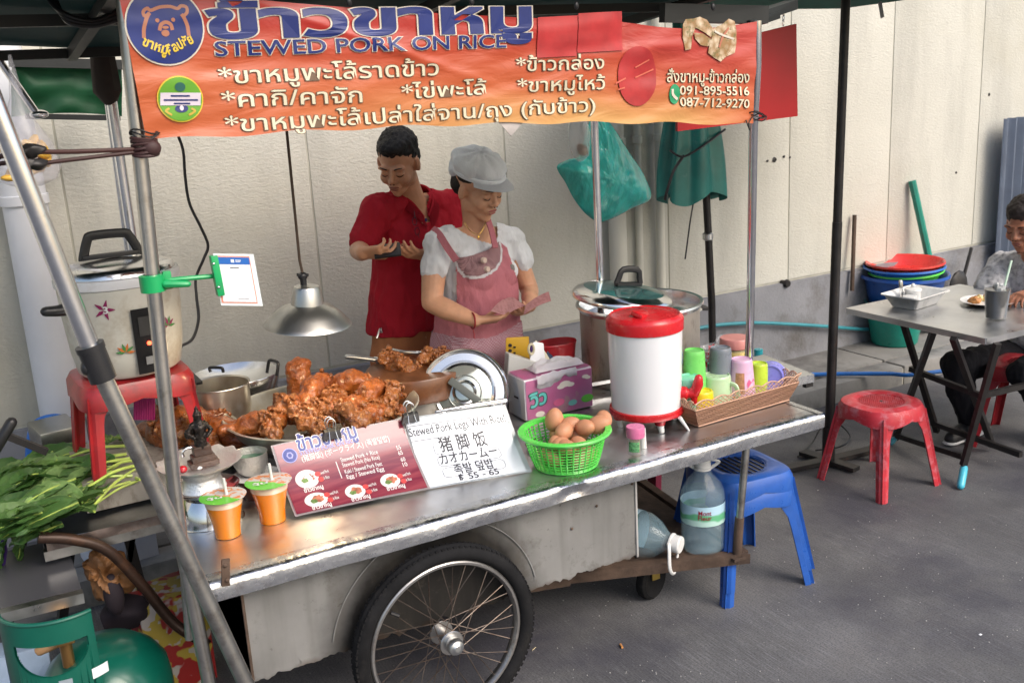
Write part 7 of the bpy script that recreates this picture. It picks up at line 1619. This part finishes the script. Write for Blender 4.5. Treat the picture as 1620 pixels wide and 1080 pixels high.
def to_obj(mb, name, m, par, keep=None, off=0., wr=0., ws=14, wr2=0., seed=0, name2=None, stretch=(1, 1, .5)):
    mb.bm.normal_update()
    for v in mb.bm.verts:
        n = off
        if wr: q = V((v.co.x*stretch[0], v.co.y*stretch[1], v.co.z*stretch[2]))*ws+V((seed, 0, 0)); n += wr*noise.noise(q)+wr2*noise.noise(q*2.3)-wr*.75*abs(noise.noise(q*1.3+V((9, 4, seed))))-wr*.35*abs(noise.noise(q*2.9))
        v.co += v.normal*n
    if keep:
        dele = [v for v in mb.bm.verts if not keep(v.co)]; bmesh.ops.delete(mb.bm, geom=dele, context='VERTS')
    return obj(name, mb, m, par, fix=False, sharp=180)
def cloth(name, col, rough=.85, **k): return mat(name, col, rough, 0, bump=.6, bscale=34, bdist=.010, spec=.25, stretch=(1, 1, .45), **k)

def woman():
    Y = 3.70
    t = thing('person', 'woman in a pale grey cap and pink apron counting banknotes behind the cart', 'person', (at(755, 420, Y=Y).x, Y, 0))
    hc = at(757, 296, Y=3.63); R = headR(radians(-74), radians(24), radians(-4)); k = 1.10
    Sl, Sr = at(694, 388, Y=3.64), at(806, 380, Y=3.74); ex = (Sr-Sl); ex.z = 0; ex.normalize(); fy = V((ex.y, -ex.x, 0))     # ex to image right, fy towards the road
    nb = at(752, 368, Y=3.70)
    El, Er = at(683, 478, Y=3.60), at(838, 460, Y=3.72); Wl, Wr = at(752, 507, Y=3.44), at(838, 484, Y=3.50)
    cs = [at(752, 392, Y=3.71), at(753, 430, Y=3.70), at(755, 475, Y=3.70), at(756, 520, Y=3.70), at(756, 565, Y=3.70), at(757, 610, Y=3.70)]
    hw = [.160, .150, .150, .165, .185, .19]; hd = [.085, .120, .118, .130, .140, .14]
    def torso(g=0., mb=None, top=True):
        mb = mb or MB()
        secs = [(nb+V((0, 0, -.02)), ex*(.075+g), fy*(.06+g))] + [(c, ex*(w_+g), fy*(d_+g)) for c, w_, d_ in zip(cs, hw, hd)]
        mb.loft(secs, 28); 
        mb.ell(cs[1]+fy*.075+ex*.062+V((0, 0, -.0)), (.062+g, .055+g, .062+g)); mb.ell(cs[1]+fy*.075-ex*.062, (.062+g, .055+g, .062+g))
        mb.limb([nb+V((0, 0, -.015)), Sl], [.05+g, .052+g]); mb.limb([nb+V((0, 0, -.015)), Sr], [.05+g, .052+g]); return mb
    mb = torso(); head(mb, hc, R, k)
    mb.limb([hc+R@V((0, .02, -.05)), hc.lerp(nb, .7)+fy*-.005, nb+V((0, 0, -.03))], [.054, .053, .062], 16)
    mb.limb([Sl, Sl.lerp(El, .5)+V((-.006, 0, 0)), El], [.053, .050, .042], 16); mb.limb([El, El.lerp(Wl, .35)+V((0, 0, -.004)), Wl], [.042, .043, .027], 16)
    mb.limb([Sr, Sr.lerp(Er, .5), Er], [.052, .047, .040], 16); mb.limb([Er, Er.lerp(Wr, .4), Wr], [.039, .037, .027], 16)
    dl = (at(812, 503, Y=3.42)-Wl); hand(mb, Wl+dl.normalized()*.01, dl, V((-.1, .4, .9)), -1, .55, 1.0, thumb=V((.75, .0, .45)))
    hand(mb, Wr, at(822, 502, Y=3.42)-Wr+V((-.02, 0, 0)), V((-.7, -.3, .5)), 1, .9, .95, thumb=V((-.1, -.6, .6)))
    # legs
    hip = cs[-1]
    for s in (-1, 1): mb.limb([hip+ex*.085*s+V((0, 0, -.02)), hip+ex*.09*s+V((0, 0, -.30)), V((hip.x+ex.x*.09*s, hip.y+ex.y*.09*s, .08))], [.095, .07, .045], 14); f_ = V((hip.x+ex.x*.09*s, hip.y+ex.y*.09*s, .045)); mb.limb([f_-fy*.03, f_+fy*.15], [.045, .035])
    q = remesh(mb, .0046, 3, .5, head_sculpt(hc, R, k)); body_ = obj('body', q, M_skin, t, fix=False, sharp=180)
    face_parts(hc, R, t, k)
    # shirt
    mb = torso(.016)
    for S, E_ in ((Sl, El), (Sr, Er)):
        mb.limb([S, S.lerp(E_, .22), S.lerp(E_, .40)+V((-.010 if S is Sl else .012, 0, 0))], [.062, .061, .062], 18)
    q = remesh(mb, .005, 8)
    nc = nb+fy*.055+ex*.022+V((0, 0, .015))
    def sc(co): d_ = co-CAM; w__ = d_.dot(FWD); return 810+FPX*d_.dot(RT)/w__, 540-FPX*d_.dot(UP)/w__
    def inside(co, poly):
        x, y = sc(co); c_ = False; j = len(poly)-1
        for i in range(len(poly)):
            (xi, yi), (xj, yj) = poly[i], poly[j]
            if (yi > y) != (yj > y) and x < (xj-xi)*(y-yi)/(yj-yi)+xi: c_ = not c_
            j = i
        return c_
    NECK = [(700, 325), (708, 348), (722, 360), (740, 371), (760, 380), (779, 386), (787, 374), (782, 325)]
    def keep(co):
        p = co-nb; f_ = p.dot(fy); h_ = V((p.x, p.y, 0)).length
        if f_ > -.03 and inside(co, NECK): return False
        if p.z > .02 and h_ < .085: return False
        return p.length > .06
    to_obj(q, 'shirt', cloth('white_jersey', (.66, .68, .71), var=.03), t, keep, 0, .012, 16, .004, 3)
    # apron panels: shells over the torso
    def shell(name, m, off, keepf, wr=.006):
        q = remesh(torso(.016), .0048, 8); return to_obj(q, name, m, t, keepf, off, wr, 16, .003, 3)
    zt = at(750, 412, Y=3.6).z
    def uv(co): p = co-cs[1]; return p.dot(ex), p.dot(fy), co.z
    zb = at(750, 405, Y=3.58).z; zm = at(750, 450, Y=3.58).z
    M_pinkc = cloth('dusty_pink_cotton', (.44, .155, .185), var=.10)
    APR = [(719, 409), (745, 404), (770, 396), (792, 382), (803, 392), (812, 420), (822, 450), (826, 470), (850, 540), (850, 720), (670, 720), (680, 520), (716, 500), (722, 480), (722, 445)]
    def kp(co):
        u, f_, z = uv(co)
        if z < zm-.13: return f_ > -.10
        return f_ > -.02 and inside(co, APR)
    shell('apron', M_pinkc, .012, kp, .009)
    # lower gingham skirt
    def ging(sc, dark):
        def ex_(m, N, L, mp, mix, ramp, nz, cur):
            c_ = N.new('ShaderNodeTexChecker'); c_.inputs['Scale'].default_value = sc; L.new(mp.outputs[0], c_.inputs['Vector']); return mix(c_.outputs['Fac'], cur, dark)
        return ex_
    M_ging = mat('pink_gingham', (.52, .36, .40), .85, extra=ging(150, (.33, .13, .17, 1)), spec=.25)
    zg = at(750, 528, Y=3.58).z
    shell('gingham_skirt', M_ging, .017, lambda co: co.z < zg+.012*sin(uv(co)[0]*18), .009)
    # bib flap with white lace edge and two buttons
    FL = [(718, 408), (745, 404), (770, 395), (789, 381), (793, 395), (792, 412), (784, 425), (770, 434), (750, 439), (736, 436), (726, 425)]
    FG = [(716, 406), (745, 404), (770, 395), (791, 379), (796, 395), (795, 413), (787, 428), (772, 438), (750, 443.5), (733, 440), (722, 428)]
    def flap(co, g=0.):
        return uv(co)[1] > .03 and inside(co, FG if g else FL)
    M_flap = mat('brown_checked_cotton', (.40, .25, .26), .85, extra=ging(190, (.16, .075, .085, 1)), spec=.25)
    shell('lace_edge', cloth('white_lace', (.62, .60, .62)), .0165, lambda co: flap(co, .010), .009)
    shell('bib_flap', M_flap, .019, lambda co: flap(co), .009)
    def front(u, z, off=.03):
        p = cs[1]+ex*u; p = V((p.x, p.y, z)); return p+fy*(hd[1]+.030+off)
    dg_fix = []
    for (x, y) in ((767, 412), (772, 426)):
        o = at(x, y, Y=3.528); mb = MB(); mb.lathe([(0, .0035), (.010, .003), (.012, 0), (.012, -.012), (0, -.012)], o, 20, fy.to_track_quat('Z', 'Y').to_matrix()); obj('button', mb, mat('cream_button', (.66, .52, .44), .35), t)
    def strap(pts, w_=.014):
        mb = MB(); P = curve(pts, 6); rows = []
        for i, p in enumerate(P):
            d_ = (P[min(i+1, len(P)-1)]-P[max(i-1, 0)]).normalized(); nn = (p-(nb+V((0, .03, -.16)))).normalized(); s_ = d_.cross(nn).normalized()
            rows.append(mb.ring([p+s_*w_+nn*.002, p-s_*w_+nn*.002, p-s_*w_-nn*.004, p+s_*w_-nn*.004]))
        for a, b in zip(rows, rows[1:]): mb.bridge(a, b)
        mb.face(rows[0][::-1]); mb.face(rows[-1]); obj('apron_strap', mb, M_pinkc, t)
    strap([at(722, 412, Y=3.535), at(708, 392, Y=3.55), at(694, 370, Y=3.60), at(684, 362, Y=3.66), at(690, 366, Y=3.74)])
    strap([at(784, 392, Y=3.555), at(779, 370, Y=3.575), at(773, 350, Y=3.61), at(768, 338, Y=3.67), at(768, 340, Y=3.74)], .012)
    mb = MB(); o = at(809, 424, Y=3.58); mb.ell(o, (.014, .012, .018)); mb.jitter(.004, 90); obj('strap_knot', mb, cloth('grey_knot', (.22, .20, .19)), t)
    # cap
    M_cap = cloth('pale_grey_blue_cotton', (.74, .79, .83), var=.04)
    mb = MB(); 
    def HP(p): return hc+R@(V(p)*k)
    mb.ell(HP((.0, .020, .082)), (.097*k, .108*k, .050*k), R, 4); mb.ell(HP((0, .080, .045)), (.078*k, .05*k, .055*k), R, 3); mb.ell(HP((0, .05, .090)), (.092*k, .078*k, .042*k), R, 3)
    q = remesh(mb, .007, 4)
    for v in q.bm.verts:
        p = R.transposed()@(v.co-hc); a = atan2(p.x, p.y-.02); v.co += v.normal*(.003*sin(a*9+noise.noise(v.co*8)*3)*min(1, max(0, (p.z-.02)/.05))+.006*noise.noise(v.co*22))
    to_obj(q, 'cap', M_cap, t, lambda co: (R.transposed()@(co-hc)).z > .052*k or (R.transposed()@(co-hc)).y > .035*k)
    mb = MB(); mb.tube([HP((sin(a)*.083, .012-cos(a)*.102, .056+.006*cos(a))) for a in [radians(-125+i*10) for i in range(26)]], .0085, 8, flat=1.2); obj('cap_band', mb, M_cap, t)
    mb = MB(); mb.sheet(lambda u, v: HP((sin(radians(-62+124*u))*(.082+.012*v), .010-cos(radians(-62+124*u))*(.098+.066*v*cos(radians(-62+124*u))**.5), .060-.012*v+.010*v*cos(radians(-62+124*u)*1.4)-.012*abs(u-.5)*v)), 24, 6, .004); obj('cap_brim', mb, M_cap, t)
    mb = MB(); mb.ell(HP((0, .048, -.002)), (.079*k, .062*k, .056*k), R, 4); mb.ell(HP((0, .020, .042)), (.079*k, .075*k, .040*k), R, 4); mb.jitter(.003, 60); obj('hair', mb, M_hair, t)
    mb = MB(); mb.tube(curve([at(735, 352, Y=3.62), at(744, 365, Y=3.585), at(757, 371, Y=3.568), at(766, 358, Y=3.58), at(768, 348, Y=3.6)], 6), .0014, 5); mb.ell(at(757, 375, Y=3.562), (.006, .003, .007)); mg = mat('gold', (.75, .48, .12), .25, 1); obj('necklace', mb, mg, t)
    e = Wl-dl.normalized()*.012; mb = MB(); x_, y_, z_ = frame(dl); mb.tube([e+(x_*cos(a)+y_*sin(a))*.031 for a in [2*pi*i/24 for i in range(24)]], .0032, 6, True); mb.tube(curve([e-y_*.0-V((0, 0, .03)), e-V((.002, .01, .05)), e-V((.004, .012, .068))], 4), .0022, 5); obj('bracelet', mb, mat('dark_red_string', (.25, .01, .015), .5), t)
    # banknotes
    M_note = mat('pink_banknote', (.56, .30, .30), .6, extra=lambda m, N, L, mp, mix, ramp, nz, cur: mix(ramp(nz(70, 4), 0, .5, .45, .6), cur, (.36, .14, .16, 1)))
    def note(pts, lab, bend=.01):
        tl, tr, br_, bl = [at(x, y, Y=yy) for x, y, yy in pts]; mb = MB(); mb.sheet(lambda u, v: tl.lerp(tr, u).lerp(bl.lerp(br_, u), v)+V((0, 0, bend*sin(pi*u))), 10, 4, .0006); single('banknote', mb, M_note, lab, 'banknote')
    note(((776, 492, 3.36), (796, 473, 3.40), (816, 488, 3.40), (797, 498, 3.36)), 'pink banknote fanned out at the left of the pair in her hands', .004)
    note(((797, 474, 3.41), (812, 470, 3.42), (832, 484, 3.40), (806, 495, 3.37)), 'pink banknote behind the fanned one between her hands', .004)
    note(((832, 482, 3.38), (868, 461, 3.40), (872, 476, 3.36), (828, 498, 3.34)), 'folded pink banknotes sticking out to the right of her hand', .006)
woman()

def man():
    Y = 4.06
    t = thing('person', 'short haired man in a red polo shirt looking down at his phone behind the woman', 'person', (at(640, 420, Y=Y).x, Y, .12))
    hc = at(630, 257, Y=3.97); R = headR(radians(-134), radians(29), radians(4)); k = 1.10
    Sl, Sr = at(598, 333, Y=4.00), at(708, 322, Y=4.10); ex = (Sr-Sl); ex.z = 0; ex.normalize(); fy = V((ex.y, -ex.x, 0)); nb = at(652, 318, Y=4.06)
    El, Er = at(566, 392, Y=3.92), at(716, 395, Y=4.02); Wl, Wr = at(575, 400, Y=3.72), at(672, 404, Y=3.74)
    El = at(568, 396, Y=3.98)
    cs = [at(652, 345, Y=4.07), at(650, 390, Y=4.06), at(648, 430, Y=4.06), at(645, 475, Y=4.06), at(645, 520, Y=4.06), at(645, 560, Y=4.06)]
    hw = [.172, .162, .158, .160, .165, .17]; hd = [.09, .112, .112, .118, .115, .12]
    def torso(g=0., n=6, mb=None):
        mb = mb or MB(); mb.loft([(nb+V((0, 0, -.02)), ex*(.075+g), fy*(.062+g))]+[(c, ex*(w_+g), fy*(d_+g)) for c, w_, d_ in list(zip(cs, hw, hd))[:n]], 28)
        mb.limb([nb+V((0, 0, -.018)), Sl], [.05+g, .054+g]); mb.limb([nb+V((0, 0, -.018)), Sr], [.05+g, .054+g]); return mb
    mb = torso(); head(mb, hc, R, k); mb.limb([hc+R@V((0, .02, -.05)), hc.lerp(nb, .65), nb+V((0, 0, -.03))], [.058, .057, .066], 16)
    mb.limb([Sl, Sl.lerp(El, .5), El], [.054, .048, .041], 16); mb.limb([El, El.lerp(Wl, .45), Wl], [.041, .040, .030], 16)
    mb.limb([Sr, Sr.lerp(Er, .5), Er], [.052, .047, .041], 16); mb.limb([Er, Er.lerp(Wr, .4), Wr], [.040, .038, .029], 16)
    ph = at(612, 398, Y=3.66)
    hand(mb, Wl, ph-Wl+V((-.01, -.02, .0)), V((.35, .5, .55)), -1, .95, 1.0, thumb=V((.6, .1, .7))); hand(mb, Wr, ph-Wr+V((.03, 0, 0)), V((-.1, .3, .9)), 1, .55, 1.0, thumb=V((-.5, .1, .7)))
    hip = cs[-1]
    for s in (-1, 1): g = V((hip.x+ex.x*.09*s, hip.y+ex.y*.09*s, 0)); mb.limb([hip+ex*.085*s, V((g.x, g.y, .5)), V((g.x, g.y, .20))], [.085, .062, .045], 14); mb.limb([V((g.x, g.y, .165))-fy*.03, V((g.x, g.y, .155))+fy*.15], [.045, .035])
    q = remesh(mb, .0046, 3, .5, head_sculpt(hc, R, k)); obj('body', q, M_skin2, t, fix=False, sharp=180); face_parts(hc, R, t, k, M_lips2, .0052)
    M_polo = cloth('red_polo_cotton', (.34, .010, .022), var=.12)
    mb = torso(.020, 5)
    for S, E_ in ((Sl, El), (Sr, Er)): mb.limb([S, S.lerp(E_, .4), S.lerp(E_, .80)], [.072, .070, .070], 18)
    q = remesh(mb, .0055, 7); nc = nb+fy*.03
    def keep(co):
        p = co-nb; u, f_, z = p.dot(ex), p.dot(fy), p.z
        if z > .035 and V((p.x, p.y, 0)).length < .09: return False
        if f_ > .0 and abs(u+.012) < .020+.5*max(0, z+.05) and z > -.085: return False
        if (co-nb).length < .060 and f_ > -.02: return False
        return True
    to_obj(q, 'polo_shirt', M_polo, t, keep, 0, .014, 13, .005, 8)
    for s in (-1, 1):   # collar wings
        mb = MB(); P = [nb+ex*s*.012+fy*.085+V((0, 0, -.075)), nb+ex*s*.055+fy*.070+V((0, 0, -.01)), nb+ex*s*.080+fy*.01+V((0, 0, .035)), nb+ex*s*.066-fy*.05+V((0, 0, .05)), nb-fy*.075+V((0, 0, .05))]
        Pt = curve(P, 6); n = len(Pt)
        def cf(u, v): p = Pt[int(round(u*(n-1)))]; o = (p-nb); o.z = 0; o = o.normalized(); return p+o*(.004+.026*v)+V((0, 0, .012*(1-v)-.034*v))
        mb.sheet(cf, n-1, 4, .004); obj('collar', mb, M_polo, t)
        mb = MB(); mb.tube([cf(i/(n-1), 0) for i in range(n)], .005, 6); obj('collar_fold', mb, M_polo, t)
    mb = MB(); 
    for (cx_, cy_) in ((656, 350), (660, 366)): o = at(cx_, cy_, Y=3.925); mb.tube([o+V((cos(a)*.010, 0, sin(a)*.016)) for a in [2*pi*i/18 for i in range(18)]], .0015, 5, True)
    mb.tube([at(655, 334, Y=3.93), at(657, 346, Y=3.925)], .0015, 5); mb.tube([at(661, 368, Y=3.925), at(663, 376, Y=3.925)], .0015, 5); obj('spectacles', mb, mat('dark_spectacle_frame', (.05, .03, .05), .2, .4), t)
    mb = MB(); mb.ell(at(674, 348, Y=3.96), (.006, .003, .008)); obj('embroidered_badge', mb, mat('navy_thread', (.02, .02, .12), .7), t)
    # trousers
    def tr():
        mb = MB(); mb.loft([(c+V((0, 0, 0)), ex*(w_+.008), fy*(d_+.008)) for c, w_, d_ in list(zip(cs, hw, hd))[3:]], 24)
        for s in (-1, 1): g = V((hip.x+ex.x*.09*s, hip.y+ex.y*.09*s, 0)); mb.limb([hip+ex*.085*s+V((0, 0, .02)), V((g.x, g.y, .5)), V((g.x, g.y, .26))], [.105, .085, .075], 16)
        return remesh(mb, .011, 4)
    to_obj(tr(), 'trousers', cloth('rust_brown_corduroy', (.36, .14, .06), var=.15), t, None, 0, .008, 14, .003, 2)
    mb = MB(); mb.tube([at(601, 520, Y=3.93), at(596, 535, Y=3.92)], .004, 6); mb.cyl(at(602, 518, Y=3.93), at(604, 526, Y=3.93), .006); obj('key_ring', mb, M_steel, t)
    # hair
    def HP(p): return hc+R@(V(p)*k)
    mb = MB(); mb.ell(HP((0, .026, .052)), (.079*k, .090*k, .078*k), R, 4); mb.ell(HP((0, -.022, .085)), (.060*k, .052*k, .034*k), R, 3); mb.ell(HP((0, .05, .0)), (.074*k, .065*k, .06*k), R, 3)
    q = remesh(mb, .0055, 3)
    def keep(co):
        p = R.transposed()@(co-hc)/k
        if p.z < .040 and p.y < .000: return p.y > -.032 and p.z > -.012 and abs(p.x) > .055 and p.y > -.022
        if p.z < .052 and p.y < -.04: return False
        return True
    to_obj(q, 'hair', M_hair, t, keep, .0, .006, 60, .003)
    pt = thing('mobile_phone', 'dark phone held in both hands by the man in red', 'phone', ph)
    a, b = at(592, 399, Y=3.68), at(634, 394, Y=3.64); mb = MB(); mb.bar(a, b, .075, .010, up=(0, -.55, .85), bevel=.003); obj('case', mb, M_black, pt)
man()

def seated():
    t = thing('person', 'man in a grey patterned shirt and black trousers seated at the folding table', 'person', (4.6, 3.15, 0))
    hc = at(1622, 354, Y=3.14); R = headR(radians(-172), radians(20)); k = 1.12
    nb = at(1640, 408, Y=3.15); Sl, Sr = at(1583, 420, Y=3.34), at(1700, 430, Y=3.00); ex = (Sr-Sl); ex.z = 0; ex.normalize(); fy = V((ex.y, -ex.x, 0))
    El = at(1560, 468, Y=3.30); Wl = at(1592, 474, Y=3.08); Er = at(1700, 490, Y=2.92); Wr = at(1632, 462, Y=2.95)
    cs = [at(1642, 432, Y=3.17), at(1645, 475, Y=3.17), at(1648, 520, Y=3.16), at(1650, 565, Y=3.15)]; hw = [.165, .17, .17, .17]; hd = [.11, .13, .14, .14]
    def torso(g=0.):
        mb = MB(); mb.loft([(nb+V((0, 0, -.02)), ex*(.07+g), fy*(.06+g))]+[(c, ex*(w_+g), fy*(d_+g)) for c, w_, d_ in zip(cs, hw, hd)], 24); mb.limb([nb+V((0, 0, -.02)), Sl], [.05+g, .055+g]); mb.limb([nb+V((0, 0, -.02)), Sr], [.05+g, .055+g]); return mb
    Kl = at(1512, 578, Y=3.20); Al = at(1532, 676, Y=3.16); Hp = cs[-1]
    Kr = Kl+V((.10, -.30, 0)); Ar = V((Kr.x+.28, Kr.y, .09))
    Al = V((Al.x, Al.y, max(.09, Al.z)))
    def legs(g=0., mb=None):
        mb = mb or MB(); mb.limb([Hp-ex*.08, Kl], [.085+g, .062+g], 14); mb.limb([Kl, Kl.lerp(Al, .4), Al], [.060+g, .055+g, .042+g*.6], 14); mb.limb([Hp+ex*.08, Kr], [.085+g, .062+g], 14); mb.limb([Kr, Ar], [.058+g, .042+g*.6], 14); return mb
    mb = torso(); head(mb, hc, R, k); mb.limb([hc+R@V((0, .02, -.05)), nb+V((0, 0, -.03))], [.055, .062], 16)
    mb.limb([Sl, El], [.05, .042], 14); mb.limb([El, Wl], [.040, .028], 14); mb.limb([Sr, Er], [.05, .042], 14); mb.limb([Er, Wr], [.040, .028], 14)
    hand(mb, Wl, V((-.8, -.6, -.1)), V((.2, 0, -1)), 1, .6); hand(mb, Wr, V((-1, .1, -.1)), V((.2, 0, -1)), -1, .8); legs(0, mb)
    q = remesh(mb, .0055, 3, .5, head_sculpt(hc, R, k)); obj('body', q, M_skin3, t, fix=False, sharp=180); face_parts(hc, R, t, k, M_lips2)
    mb = torso(.02); mb.limb([Sl, Sl.lerp(El, .8)], [.072, .078], 16); mb.limb([Sr, Sr.lerp(Er, .8)], [.066, .070], 16); q = remesh(mb, .006, 7)
    M_sh = mat('grey_patterned_cotton', (.50, .50, .52), .85, 0, var=0, extra=lambda m, N, L, mp, mix, ramp, nz, cur: mix(ramp(nz(42, 4), 0, .8, .46, .60), cur, (.26, .26, .28, 1)), spec=.2)
    to_obj(q, 'shirt', M_sh, t, lambda co: (co-nb).length > .07 and not (co.z > nb.z+.02 and V((co.x-nb.x, co.y-nb.y, 0)).length < .09), 0, .014, 12, .004, 5)
    q = remesh(legs(.018), .010, 4); to_obj(q, 'trousers', cloth('black_trouser_cloth', (.008, .008, .011)), t, None, 0, .012, 16, .004, 6)
    for A_, nm in ((Al, 'shoe'), (Ar, 'shoe')):
        mb = MB(); o = V((A_.x, A_.y, .045)); d_ = V((-.97, -.1, 0)).normalized(); mb.limb([o-d_*.05+V((0, 0, .02)), o+d_*.06+V((0, 0, .005)), o+d_*.15-V((0, 0, .008))], [.046, .042, .034], 16); q = remesh(mb, .006, 3); sh = obj('shoe', q, mat('black_shoe', (.012, .012, .014), .6), t)
        mb = MB(); mb.limb([V((o.x, o.y, .016))-d_*.06, V((o.x, o.y, .016))+d_*.155], [.046, .038], 16)
        for v in mb.bm.verts: v.co.z = .004+(v.co.z+.03)*.30
        obj('sole', mb, mat('off_white_sole', (.50, .50, .50), .6), sh)
    def HP(p): return hc+R@(V(p)*k)
    mb = MB(); mb.ell(HP((0, .024, .050)), (.080*k, .093*k, .080*k), R, 4); mb.ell(HP((0, -.02, .080)), (.062*k, .055*k, .034*k), R, 3); q = remesh(mb, .007, 3)
    to_obj(q, 'hair', mat('dark_brown_hair', (.015, .009, .008), .6, bump=.6, bscale=200, bdist=.003), t, lambda co: (R.transposed()@(co-hc)).z > .035 or (R.transposed()@(co-hc)).y > .01, 0, .006, 60, .003)
seated()
